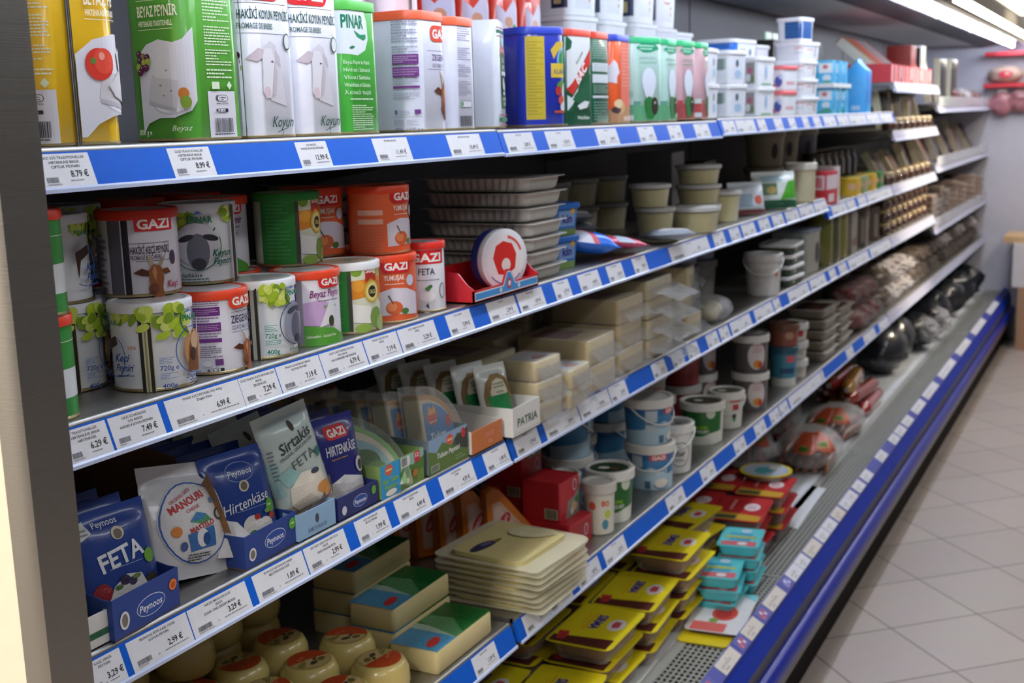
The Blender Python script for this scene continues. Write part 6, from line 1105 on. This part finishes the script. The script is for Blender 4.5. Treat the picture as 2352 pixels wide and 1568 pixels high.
gz_ = [('r', -160, 0, 160, 100, '#3a7fb0'), ('p', [(-160, 30), (-60, 40), (0, 60), (50, 40), (160, 50), (160, 0), (-160, 0)], '#a9c9d8'), ('r', -160, 78, 160, 100, '#2f6aa5'), ('r', -50, 60, -20, 90, '#b9c9d0'), ('r', -50, 34, -20, 54, '#b9c9d0'), ('p', rp(-2, 78, 46, 94, 6), '#c9282f'), ('t', 'GAZI', 22, 86, 10, '#f0ecea', {'w': 36, 'b': 3}), ('t', 'Yogurt', 22, 52, 16, '#e3eaf0', {'w': 50, 'b': 1, 'sh': .2}), ('e', 30, 18, 20, 12, '#e0ddd2'), ('ring', 30, 16, 22, 14, 2, '#2a4a8a', 180, 360, 0), ('r', -14, 4, 0, 24, '#4a6a8a')]
gzb = pail('yogurt_bucket', 'blue yogurt bucket with red logo, lower of the front blue pair', 2.815, 1.086, zd, .061, .118, '#3a7fb0', gz_, lid=wl, k=.9, group='blue yogurt buckets')
tag(gzb, 'blue yogurt bucket with red logo, lower of the front blue pair', 'bucket')
dup(gzb, (2.812, 1.09, zd+.1185), FA(2.8, 1.09)+.75, 'blue yogurt bucket stacked on its twin with logo turned aside')
for i, (x, y, n) in enumerate(((2.62, 1.23, 2), (2.80, 1.30, 2), (2.98, 1.28, 2))):
    for k in range(n): dup(gzb, (x, y, zd+.1185*k), FA(x, y)+.9+.5*i+k, 'blue yogurt bucket of the shaded second row, %s stack, %s' % (['left', 'middle', 'right'][i], ['lower', 'upper'][k]))
dup(gzb, (2.45, 1.40, zd), 0, 'blue yogurt bucket hidden deep behind the red boxes')
for i, (x, y, z) in enumerate(((2.432, 1.064, 0), (2.46, 1.165, 0))):
    pail('yogurt_cup', ['slim white cup with red and green print beside the green yogurt bucket', 'slim white cup half hidden behind the green yogurt bucket'][i], x, y, zd+z, .036, .122, '#d5d3c6', [('t', '80', 14, 76, 14, '#d0552f', {'w': 20, 'b': 2}), ('e', 20, 50, 8, 10, '#b9c94a'), ('e', 14, 26, 8, 12, '#4a8aa0'), ('e', -16, 70, 8, 10, '#cf5a3a')], lid='#c9c8c2', k=.92, handle=False, cat='cup')
na = [('ring', 20, 54, 30, 34, 2, '#3a3a40'), ('t', 'natur', 12, 58, 16, '#2a2a30', {'w': 46, 'b': 2}), ('b', 4, 34, 36, 44, '#6a6a6e', 2)]
pail('yogurt_bucket', 'white bucket with black ring and dark lettering', 2.958, 1.075, zd, .052, .135, '#d9dad8', na, lid='#dfe0dd', dark='#8a8f94')
pail('yogurt_bucket', 'green and white yogurt bucket right of the white lettered bucket', 3.275, 1.10, zd, .062, .122, '#d9dcd2', yg, lid=wl, k=.92, handle=False, dark='#3a4030', rz=FA(3.27, 1.1)-.3)
pail('yogurt_bucket', 'white bucket with red and green mark right of the second green bucket', 3.455, 1.085, zd, .052, .115, '#d6d5cd', [('r', 20, 60, 40, 78, '#b5333c'), ('e', 26, 40, 7, 9, '#2a2626'), ('e', 26, 30, 5, 6, '#3a9a4a'), ('r', 10, 84, 50, 100, '#c4505a')], lid=wl, dark='#5a5f58')
for i, (x, y, c) in enumerate(((3.12, 1.22, '#8f8a86'), (3.30, 1.26, '#5a7080'), (3.48, 1.24, '#9a2f36'), (3.10, 1.38, '#3f6f8f'))):
    for k in range(2 if i != 1 else 1): pail('yogurt_bucket', 'bucket of the shaded rear row behind the second green bucket, %s%s' % (NUM[i], [', lower', ', upper'][k]), x, y, zd+.1185*k, .062, .118, c, [('r', 0, 40, 50, 70, '#a83a40')], lid='#c9c9c4', handle=False)
gy = [('r', -170, 0, 170, 130, '#5f5b5c'), ('e', 22, 56, 30, 44, '#d3cdcc'), ('e', 24, 30, 14, 14, '#d9932a'), ('e', 34, 28, 8, 12, '#c9402f'), ('b', 8, 66, 40, 84, '#c98a90', 3), ('t', 'exquisa', 22, 92, 6, '#a8363c', {'w': 34})]
gyp = pail('quark_bucket', 'dark grey quark bucket with pale oval label, lower of two', 3.71, 1.085, zd, .056, .122, '#5f5b5c', gy, lid='#d9d8d4', k=.93, handle=False, group='dark grey quark buckets')
tag(gyp, 'dark grey quark bucket with pale oval label, lower of two', 'bucket')
dup(gyp, (3.712, 1.086, zd+.1225), FA(3.71, 1.08), 'dark grey quark bucket with pale oval label, upper of two')
for k in range(2): dup(gyp, (3.64, 1.235, zd+.1225*k), FA(3.6, 1.2)+.4, 'dark grey quark bucket in the shade behind the front pair, %s' % ['lower', 'upper'][k])
pail('yogurt_cup', 'teal blue cup with white base right of the grey quark buckets', 4.08, 1.075, zd, .046, .14, '#3f86a0', [('r', -120, 0, 120, 30, '#cfd3cc'), ('r', 10, 86, 44, 110, '#c8606a'), ('r', -10, 46, 44, 66, '#1f4a70')], lid='#2a5a70', k=.92, handle=False, cat='cup')
pail('yogurt_cup', 'brownish red tub stacked on the teal blue cup', 4.08, 1.075, zd+.1405, .05, .08, '#8a4f40', [('e', 20, 40, 16, 14, '#b58a70')], lid='#6f4a3c', k=.95, handle=False, cat='cup')
for k in range(3): pail('yogurt_cup', '%s pale cup of three beside the teal blue cup' % stk(k, 3), 4.225, 1.08, zd+.0665*k, .05, .066, '#c4beb6', [('r', 0, 20, 40, 44, '#a83238' if k == 2 else '#a8a29a')], lid='#cfd0d0', k=.92, handle=False, cat='cup')
mt0 = food_tray('meat_tray', 'x', (4.6, 1.11, zd), 0, .22, .15, .04, M('#7d7568', .4), film('#e9e6de', .2, .1, .4), [('r', -100, -60, 80, 50, '#3a241c'), ('r', -90, -56, -60, -30, '#8a3a40')], 'stacked brown meat trays', ribs=False)
restack(mt0, (4.60, 1.10), zd, .0405, 0, '%s brown meat tray of five with pale rim', 5)
mt1 = dup(mt0, (4.92, 1.12, zd), 0); restack(mt1, (4.90, 1.11), zd, .0405, .0, '%s brown meat tray of four, second stack', 4)
# ------------------------------------------------------------ the tub: trays, packs, bags
ze = ZE+.0008
SH = film('#e9ddd0', .10, .12, .25, 60)
def filling(col):
    def f(t, w_, d_, h):
        b = B().rloft([(w_*.86, d_*.82, .03, .003), (w_*.95, d_*.93, .03, .012), (w_*.99, d_*.97, .03, h*.62), (w_*.86, d_*.84, .03, h*.8)], 5)
        b.build('meat_filling', M(col, .45, bump=.35, bscale=45, sss=.05), t, 50)
    return f
def ylid(txt): return [('p', rp(-117, -80, 117, 80, 8), '#e2cf1e'), ('e', 22, -42, 34, 21, '#e6dfe2'), ('p', [(2, -36), (14, -52), (40, -48), (42, -34), (26, -30)], '#d2545c'), ('b', 4, -52, 42, -34, '#c93a44', 2), ('t', txt, 22, 4, 24, '#3a2f9a', {'w': 84, 'b': 3, 'rot': 180}), ('b', -30, 22, 70, 29, '#dc8a2a', 1), ('b', -10, 34, 60, 39, '#d9a02a', 1), ('p', [(-112, -70), (-60, -70), (-78, 74), (-112, 74)], '#5a2a24'), ('e', -84, 52, 16, 12, '#b5353a'), ('p', [(-70, 40), (-52, 46), (-56, 70), (-74, 66)], '#c9323a')]
def ytray(txt): return food_tray('meat_tray', 'x', (0, 0, 0), 0, .215, .142, .052, SH, '#e0cd1c', ylid(txt), 'yellow lidded meat trays', inner=filling('#7a3d22'), lip=.011)
ya, yb = ytray('SIRMA'), ytray('EMRE')
first = {0: True, 1: True}
for p, x, y, n, rz, nm in ((0, 2.205, 1.075, 2, .03, 'nearest front stack'), (0, 2.445, 1.085, 3, -.02, 'second front stack'), (0, 2.685, 1.075, 3, .06, 'third front stack'), (1, 2.91, 1.065, 4, .03, 'fourth front stack'), (1, 3.145, 1.12, 4, -.12, 'fifth front stack'), (0, 2.40, 1.25, 3, 0, 'first rear stack'), (0, 2.66, 1.24, 3, .05, 'second rear stack'), (1, 2.92, 1.24, 3, 0, 'third rear stack'), (1, 3.17, 1.30, 3, .08, 'fourth rear stack'), (0, 2.15, 1.25, 2, 0, 'nearest rear stack')):
    for k in range(n):
        lb = '%s yellow lidded meat tray, %s from the near end' % (stk(k, n), nm)
        loc = (x+rnd.uniform(-.006, .006), y+rnd.uniform(-.008, .008), ze+.0525*k); src = (ya, yb)[p]
        if first[p]: src.location = loc; tag(src, lb, 'meat tray'); first[p] = False
        else: dup(src, loc, rz+rnd.uniform(-.03, .03), lb)
# teal packs
tl = [('p', rp(-72, -52, 72, 52, 10), '#5cc4cc'), ('p', [(-70, -48), (-30, -48), (-40, 48), (-70, 48)], '#c9606a'), ('e', -52, -10, 12, 14, '#dfe0e2'), ('p', [(-6, -44), (10, -44), (6, 46), (-10, 46)], '#b5b03a'), ('r', -30, -30, -10, 30, '#3f9cc4'), ('r', 16, -30, 30, 34, '#3f9cc4'), ('e', 52, -8, 13, 15, '#cfd9ee')]
tp = food_tray('sausage_pack', 'x', (3.05, .97, ze), 0, .155, .11, .036, M('#4fb9c0', .3, coat=.4), '#58c2ca', [l if l[0] != 'p' or i else l for i, l in enumerate(tl)], 'teal sausage packs', ribs=False, lip=.004, r_=.012)
restack(tp, (3.03, .965), ze+.003, .0365, .18, '%s teal pack of three at the near stack on the grille edge', 3)
tq = dup(tp, (3.16, .955, ze), .1); restack(tq, (3.19, .955), ze+.003, .0365, .12, '%s teal pack of four at the far stack on the grille edge', 4)
fl = thing('ham_pack', 'flat white and red sliced meat pack lying on the grille before the teal packs', 'meat pack', (2.95, .935, ze+.0055), .10)
B().rloft([(.25, .125, .02, 0), (.26, .135, .022, .003), (.255, .13, .02, .012)], 4).build('pack_tray', M('#4a2a1a', .35, coat=.3), fl, 40)
B().rloft([(.275, .15, .016, .0125), (.275, .15, .016, .0137)], 4).build('lid_film', M('#d9d8dc', .3), fl, 0)
art([('r', 40, 30, 132, 72, '#e0cd1c'), ('e', -10, -10, 50, 34, '#cf4a3c'), ('e', -14, -6, 34, 22, '#b5302c'), ('e', 44, -6, 16, 14, '#d9a03a'), ('e', -66, 10, 16, 12, '#7aa04a'), ('r', -134, -30, -80, 60, '#d0605a'), ('p', [(90, -72), (134, -72), (134, -30), (110, -50)], '#6fc4cc'), ('e', 84, 50, 12, 10, '#b9a8c4')], s_top(.0138), fl, 'printed_lid', INK)
yl2 = thing('ham_pack', 'thin yellow pack lying under the flat white and red pack', 'meat pack', (2.90, .94, ze+.0012), .06)
B().rloft([(.27, .13, .014, 0), (.275, .135, .015, .004)], 4).build('pack_film', M('#d8c41c', .32, coat=.3), yl2, 40)
# red lidded trays
rl_ = [('p', rp(-112, -76, 112, 76, 8), '#b8262a'), ('e', 20, -30, 36, 24, '#e0d6da'), ('b', -2, -42, 42, -18, '#c4505a', 3), ('p', [(-110, -70), (-60, -70), (-40, 74), (-110, 74)], '#c49a2a'), ('r', -100, 0, -70, 70, '#4a5a44'), ('b', -20, 20, 80, 40, '#d9a09a', 1)]
rt = food_tray('meat_tray', 'x', (3.4, 1.03, ze), 0, .215, .142, .05, film('#c9b8b4', .14, .12, .25, 60), '#b8262a', rl_, 'red lidded meat trays', inner=filling('#4a1f1a'), lip=.01)
restack(rt, (3.43, 1.03), ze, .0505, .1, '%s red lidded tray of three, near stack beyond the teal packs', 3)
for q, (x, y, n, nm) in enumerate(((3.68, 1.02, 3, 'far stack before the white card'), (3.45, 1.19, 3, 'near rear stack'), (3.70, 1.19, 3, 'far rear stack'))):
    r0 = dup(rt, (x, y, ze), .05); restack(r0, (x, y), ze, .0505, .05, '%s red lidded tray, '+nm, n)
rd = thing('salad_tub', 'flat round pack with yellow rim on top of the far red trays', 'meat pack', (3.78, 1.05, ze+.152))
B().lathe([(.07, 0), (.075, .004), (.078, .018)], 28).build('pack_tray', M('#8f8a84', .4), rd, 40)
B().lathe([(.085, .018), (.086, .020), (.001, .0205)], 28, cap0=False).build('rim_lid', M('#d8c41c', .3), rd, 40)
art([('e', 0, 0, 76, 76, '#a9b4c0'), ('e', -10, 4, 40, 30, '#4fa0a8'), ('e', 30, -20, 20, 16, '#d9d4ce')], s_top(.0206), rd, 'printed_lid', INK)
wc = thing('backing_card', 'plain white card sheet lying on the tub floor beside the red trays', 'card', (3.93, .965, ze))
B().ext([(-.20, -.035), (.26, -.022), (.30, .12), (-.15, .10)], 0, .0012, axis='z').build('card_sheet', M('#d9dde2', .6), wc, 0)
# sausage bags
def saus_bag(label, loc, rz, n, col, prt, L=.20, ang=.5, film_op=.12, wd=.26, dp=.2, h=.17):
    t = thing('sausage_bag', label, 'sausages', loc, rz)
    for i in range(n):
        r_ = .019; a = (i % 5)-2; lv = i//5
        y0 = a*.036+(.018 if lv % 2 else 0); z0 = .02+lv*.032
        pts = [(-L/2+L*q/8, y0+.006*math.sin(q+i), z0+.012*math.sin(PI*q/8)) for q in range(9)]
        B().tube(pts, lambda s, r_=r_: r_*min(1, (.35+3*min(s, 1-s))), 10).build('sausage', M(col, .3, coat=.5, sss=.1, bump=.1), t, 60)
    sh = blob(B(), 0, 0, h*.5, wd/2, dp/2, h*.5, 20, 12, seed=n, am=.06).build('clear_bag', film('#f2efee', film_op, .08, 1.2, 40), t, 60)
    if prt: art(prt, lambda u, v, o_: (-(wd*.5+.004)*math.cos(v*7-.2)*math.cos(u*4.4+.3), -(dp*.5+.004)*math.cos(v*7-.2)*math.sin(u*4.4+.3), h*.5+(h*.5+.004)*math.sin(v*7-.2)), t, 'bag_print', FOIL, du=8, dv=8)
    return t
pr = [('p', [(-160, 70), (-40, 58), (20, 90), (60, 66), (150, 60), (150, 200), (-160, 200)], '#a8482a'), ('r', 20, 100, 100, 132, '#5aa83a'), ('r', -120, 76, -50, 110, '#3f8a34'), ('p', [(-40, 62), (-24, 66), (10, 180), (-8, 180)], '#e0a090'), ('p', [(90, 66), (104, 66), (120, 150), (108, 150)], '#c9603a')]
saus_bag('large clear bag of brown sausages with orange and green print, near one', (4.47, 1.07, ze), .15, 15, '#8f5236', pr, .30, wd=.40, dp=.25, h=.15)
saus_bag('clear bag of brown sausages with orange and green print, second one behind', (4.95, 1.08, ze), -.1, 10, '#8a4f38', pr, .26, wd=.36, dp=.23, h=.13)
saus_bag('clear bag of sausages in the shade behind the near sausage bag', (4.35, 1.30, ze), .3, 10, '#7a3a2a', pr, .26, wd=.32, dp=.24, h=.18)
saus_bag('clear bag of sausages in the shade left of the red rods', (4.85, 1.32, ze), .2, 10, '#7a2f28', None, .26, wd=.32, dp=.24, h=.2)
for i in range(12):
    lv = i//4; a = i % 4
    t = thing('sausage_rod', 'glossy %s sausage rod in the heap, layer %s, %s from the front' % (['red', 'red', 'amber'][i % 3], ['one', 'two', 'three'][lv], NUM[a]), 'sausage', (5.45+.06*a-.05*lv, 1.035+.068*a+.03*lv, ze+.034+.058*lv), rnd.uniform(-.15, .15))
    B().tube([(-.2+.4*q/10, 0, 0) for q in range(11)], lambda s: .032*min(1, .35+7*min(s, 1-s)), 14).build('sausage_body', M(['#9c2a26', '#a5322c', '#b8822a'][i % 3], .12, coat=1.0, bump=.06), t, 60)
    B().tube([(-.215, 0, 0), (-.205, 0, 0), (-.197, 0, 0)], .01, 8).build('end_clip', M('#c9c5c0', .2, .5), t, 40)
wk = thing('backing_card', 'small white card lying beyond the red and amber sausage rods', 'card', (5.98, 1.06, ze))
B().ext([(-.12, -.06), (.16, -.06), (.16, .1), (-.12, .1)], 0, .0012, axis='z').build('card_sheet', M('#d2d6de', .6), wk, 0)
for i, (x, y, s) in enumerate(((6.25, 1.14, .26), (6.62, 1.16, .26), (6.98, 1.12, .22), (7.34, 1.12, .22), (7.72, 1.14, .25), (8.15, 1.12, .26), (8.6, 1.12, .26), (9.05, 1.12, .25))):
    t = thing('meat_bag', 'dark wrapped bag on the tub floor at the far end, %s from the sausage rods' % NUM[i], 'bag', (x, y, ze), .2*i)
    blob(B(), 0, 0, s*.48, .165, .13, s*.48, 16, 10, seed=i*3, am=.55).build('dark_bag', M('#22262e', .32, coat=.5, bump=.5, bscale=18), t, 60)
    if i in (2, 3): blob(B(), -.06, -.06, s*.5, .12, .085, s*.36, 22, 14, seed=i, am=.6).build('clear_wrap', film('#d9d6d8', .26, .1, 1.2, 30), t, 0)

# ------------------------------------------------------------ fourth shelf, far part: wrapped packs
zf = ZD+.0025
def wrap_pack(label, loc, rz, s, c1, c2, op, n=13, m=8):
    t = thing('wrapped_pack', label, 'meat pack', loc, rz, 'wrapped meat packs on the far shelves')
    blob(B(), 0, 0, s*.30, s*.55, s*.40, s*.27, 12, 8, seed=rnd.randint(0, 50), am=.55).build('meat_piece', M(c1, .4, bump=.4, bscale=25), t, 60)
    blob(B(), 0, -.004, s*.32, s*.62, s*.46, s*.31, n, m, seed=rnd.randint(0, 50), am=.7).build('clear_wrap', film(c2, op, .1, 1.3, 34), t, 0)
    return t
wp = [wrap_pack('x', (0, 0, 0), 0, .16, '#5a2a24', '#e9e6ea', .40, 24, 15), wrap_pack('x', (0, 0, 0), 0, .16, '#7a2422', '#a8a2a2', .10), wrap_pack('x', (0, 0, 0), 0, .16, '#33211a', '#8a8074', .04)]
used = [False]*3; cnt = 0
def put(q, loc, lb):
    global cnt
    rz = rnd.uniform(-.5, .5)
    if not used[q]: wp[q].location = loc; wp[q].rotation_euler[2] = rz; tag(wp[q], lb, 'meat pack'); used[q] = True
    else: dup(wp[q], loc, rz, lb)
for i, x in enumerate((5.22, 5.38, 5.56)):
    put(1, (x, 1.09, zd), 'red meat pack in clear wrap beside the brown trays, %s from the left' % NUM[i]); put(1, (x+.03, 1.12, zd+.095), 'red meat pack in clear wrap beside the brown trays, %s from the left, upper' % NUM[i])
for lay in range(2):
    for i in range(9):
        x = 5.80+.2*i
        put(0 if i in (1, 2, 3) else 2, (x+.05*lay, 1.105, zf+.094*lay), '%s wrapped pack of the far front row, %s from the left, %s layer' % ('white' if i in (1, 2, 3) else 'brown', NUM[i], ['lower', 'upper'][lay]))
        if i % 2 == 0: put(2, (x+.08, 1.29, zf+.094*lay), 'dark wrapped pack of the far rear row, %s from the left, %s layer' % (NUM[i], ['lower', 'upper'][lay]))
for lay in range(2):
    for i in range(8):
        x = 7.75+.21*i
        put(2 if lay < 1 or i % 3 else 0, (x, 1.105, zf+.09*lay), 'brown and pale wrapped pack near the end wall, %s from the left, %s layer' % (NUM[i], ['lower', 'upper'][lay]))
# third far shelf: rows of small glass jars, then flat packs
zj = ZC-.002+.0005
def sjar(label, loc):
    t = thing('small_jar', label, 'jar', loc, 0, 'small glass jars in rows')
    B().lathe([(.026, 0), (.033, .010), (.035, .024), (.032, .036), (.025, .044)], 16).build('jar_glass', M('#4a2e1e', .05, coat=1.0), t, 60)
    B().lathe([(.0285, .040), (.0305, .043), (.030, .052), (.024, .0575), (.012, .0595)], 16).build('jar_lid', M('#a8926a', .22), t, 60)
    return t
j0 = None
for lay in range(3):
    for i in range(8):
        loc = (5.78+.15*i, 1.06, zj+.0602*lay); lb = 'small glass jar on the far third shelf, %s from left, %s layer' % (NUM[i], ['bottom', 'middle', 'top'][lay])
        if j0 is None: j0 = sjar(lb, loc)
        else: dup(j0, loc, 0, lb)
for i in range(6):
    t = carton('cheese_box', 'brown upright box behind the small glass jars, %s from the left' % NUM[i], (5.85+.2*i, 1.22, zj), 0, .14, .1, .17, ['#5a4030', '#4a3428'][i % 2], [('r', -110, 40, -60, 120, '#7a6048')], cat='box')
zg5 = 1.035+.0005
fpk = block('flat_meat_pack', 'x', (7.2, 1.12, zg5), 0, .20, .16, .03, '#8a5f3a', [('r', -80, -60, 80, 20, '#b08a5a'), ('e', 20, 30, 40, 20, '#6a3a2a')], 'flat brown meat packs', flap=.02)
for q, x in enumerate((7.16, 7.42, 7.7, 8.0, 8.35, 8.75, 9.15)):
    r0 = fpk if q == 0 else dup(fpk, (x, 1.11, zg5), .1)
    restack(r0, (x, 1.11), zg5, .033, .08*q, '%s flat brown meat pack, stack '+NUM[q]+' from the left near the end wall', 5+(q % 2))
# second far shelves: leaning packs in rows
def lean_pack(name, label, loc, rx, w_, h, col, edge, group):
    t = thing(name, label, 'meat pack', loc, math.radians(rnd.uniform(-12, 12)), group, math.radians(rx))
    B().rloft([(w_, .022, .006, 0), (w_, .026, .008, .004), (w_, .026, .008, h-.004), (w_, .022, .006, h)], 3).build('meat_slab', M(col, .3, coat=.5), t, 40)
    B().box(-w_/2-.005, -w_/2+.001, -.017, .017, -.0, h+.006).build('pack_edge', M(edge, .25, coat=.4), t, 0)
    return t
LP = []
for z_, xs, y, h, tilt, cols, ed, nm in ((1.338, (5.86, 6.20, 6.52, 6.84), 1.075, .185, -27, ['#2a1a12', '#3a2416', '#1f1812'], '#d9cfae', 'second far shelf'), (1.583, (5.83, 6.12, 6.45, 6.80), 1.07, .175, -12, ['#22201a', '#2a2418', '#1a1a18'], '#e3dcc0', 'top far shelf under the red boxes'),
   (1.375, (7.15, 7.5, 7.95, 8.5, 9.1), 1.08, .25, -20, ['#4a2a1a', '#2a1c16', '#5a3420'], '#cbbfae', 'guarded shelf at the end wall'), (1.70, (7.15, 7.5, 7.9), 1.07, .26, -7, ['#15171c', '#1a1c20'], '#dcd4bc', 'highest guarded shelf')):
    for i, x in enumerate(xs): lean_pack('meat_slab_pack', 'dark leaning pack, pale edge, %s, %s from the left' % (nm, NUM[i]), (x, y, z_+.0085), tilt+rnd.uniform(-10, 8), .13, h*rnd.uniform(.8, 1), cols[i % len(cols)], ed, 'dark leaning packs')
for i, x in enumerate((7.95, 8.2, 8.45, 8.75, 9.05)):
    put(1 if i != 2 else 0, (x, 1.10, 1.7005), 'small red and white wrapped pack on the highest guarded shelf, %s from left' % NUM[i])
for z_, nm in ((1.338, 'second far shelf'), (1.583, 'shelf under the red boxes')):
    for i in range(7): dup(j0, (5.77+.175*i, 1.045, z_+.0006), 0, 'small glass jar before the leaning packs, %s, %s from the left' % (nm, NUM[i]))
# topmost far shelf: red display boxes with leaning thin boxes
for i, x in enumerate((5.85, 6.14, 6.43, 6.72)):
    t = open_box('display_box', 'red display box on the topmost far shelf, %s from the left' % NUM[i], (x, 1.03, 1.8005), 0, .27, .20, .085, .082, '#c03a44', '#a8323a', [('r', -128, 4, -104, 78, '#d9c9ce'), ('r', -30, 4, -6, 78, '#dcc2c4'), ('r', 60, 4, 80, 70, '#d6b0b2'), ('r', 100, 20, 120, 78, '#dfd4d4')])
for i, (x, c, e) in enumerate(((5.74, '#8a3a44', '#cfd0c4'), (5.84, '#a8443f', '#b9a93a'), (5.94, '#b5604a', '#c96a70'), (6.04, '#a03a48', '#d0b0b8'), (6.14, '#5a9a9a', '#a9cac6'), (6.24, '#9c3444', '#d8c8c0'))):
    t = thing('thin_box', 'thin slanted %s box leaning in the red display boxes, %s from the left' % (['maroon', 'brick red', 'rust red', 'rose red', 'teal', 'crimson'][i], NUM[i]), 'box', (x+.02, 1.07, 1.826), 0, 'slanted thin boxes', math.radians(-50))
    B().box(-.022, .022, -.022, .022, 0, .27).build('box_shell', M(c, .4), t, 0)
    B().box(-.023, -.0215, -.0215, .0215, .004, .266).build('box_side', M(e, .4), t, 0)
carton('cheese_box', 'dark red upright box right of the slanted thin boxes', (6.47, 1.12, 1.803), 0, .16, .12, .19, '#7a2a22', [('r', -80, 60, 80, 160, '#8a3428'), ('r', -170, 20, -90, 40, '#c94a2a')], cat='box')
carton('cheese_box', 'white, black and yellow upright box at the end of the topmost far shelf', (6.78, 1.12, 1.803), 0, .14, .12, .20, '#c9c6cc', [('p', [(-130, 190), (-75, 190), (-75, 60)], '#1f1c1a'), ('r', -72, 0, 70, 196, '#d9d4b0')], cat='box')

# ------------------------------------------------------------ end wall: red hanging rack, cartons on the floor
rk = thing('wall_rack', 'red two tier rack on the pale end wall holding bagged bread', 'rack', (9.36, .80, 0))
for nm, z in (('upper', 2.045), ('lower', 1.825)):
    B().box(-.012, .012, -.36, .245, z-.014, z+.014).build('rack_rail', M('#c4303c', .35, coat=.3), rk, 0)
    B().box(.012, .09, -.36, .245, z-.016, z-.010).build('rack_ledge', M('#c4303c', .35), rk, 0)
for i, (y, z, c) in enumerate(((.90, 1.8165, '#b59a8c'), (.62, 1.8165, '#b08a7c'))):
    t = thing('bread_bag', 'bag of pale bread with red print on the red wall rack, %s from the left' % NUM[i], 'bag', (9.40, y, z))
    o = blob(B(), 0, 0, .085, .045, .12, .062, 14, 9, seed=i, am=.3).build('bread_loaf', M(c, .5, bump=.3), t, 60)
    art([('e', 0, 0, 34, 26, '#c8384a'), ('e', -8, 6, 12, 10, '#d9c0b0')], lambda u, v, o_: (-.0485+.2*(u*u)*6, u*1.4, .085+v), t, 'printed_patch', INK, du=8)
for i, (y, z, c) in enumerate(((.92, 1.60, '#a8707a'), (.80, 1.62, '#9f6a72'), (.70, 1.61, '#8a9a4a'))):
    t = thing('snack_bag', '%s bag hanging under the red wall rack, %s from the left' % (['red', 'dull red', 'green'][i], NUM[i]), 'bag', (9.40, y, z))
    blob(B(), 0, 0, .095, .035, .07, .085, 18, 12, seed=i+9, am=.7).build('bag_body', M(c, .3, bump=.4, bscale=20), t, 60)
    B().box(-.002, .002, -.03, .03, .17, .2).build('bag_header', M('#d6d2cc', .5), t, 0)
bx = thing('cardboard_carton', 'brown cardboard carton on the floor against the end wall', 'carton', (9.17, .47, 0))
B().box(-.24, .24, -.25, .25, 0, .44).build('carton_shell', M('#a98468', .7, bump=.1), bx, 0)
B().box(-.2415, .2415, -.03, .03, .02, .4415).build('tape_strip', M('#b9987a', .4), bx, 0)
wb = thing('cardboard_carton', 'white carton with dark lettering stacked on the brown carton', 'carton', (9.17, .50, .4425))
B().box(-.24, .24, -.26, .26, 0, .30).build('carton_shell', M('#d2d0d6', .6), wb, 0)
B().add([(-.24, .26, .30), (.1, .26, .30), (.1, .35, .14), (-.24, .355, .10)], [(0, 1, 2, 3)]).build('open_flap', M('#6a6a6c', .6), wb, 0)
art([('t', '7E', 0, 200, 60, '#2a2a30', {'b': 2})], lambda u, v, o_: (-.2405-o_, .1-u, v), wb, 'carton_print', CARD)
tb_ = thing('cardboard_carton', 'flat tan carton on top of the white carton', 'carton', (9.17, .60, .7435))
B().box(-.2, .2, -.2, .23, 0, .045).build('carton_shell', M('#c9a880', .7), tb_, 0)
for _l, _n in LABELS.items():
    if len(_n) > 1 and not all(bpy.data.objects[q].get('group') for q in _n): print('DUP LABEL', _l, _n[:4])
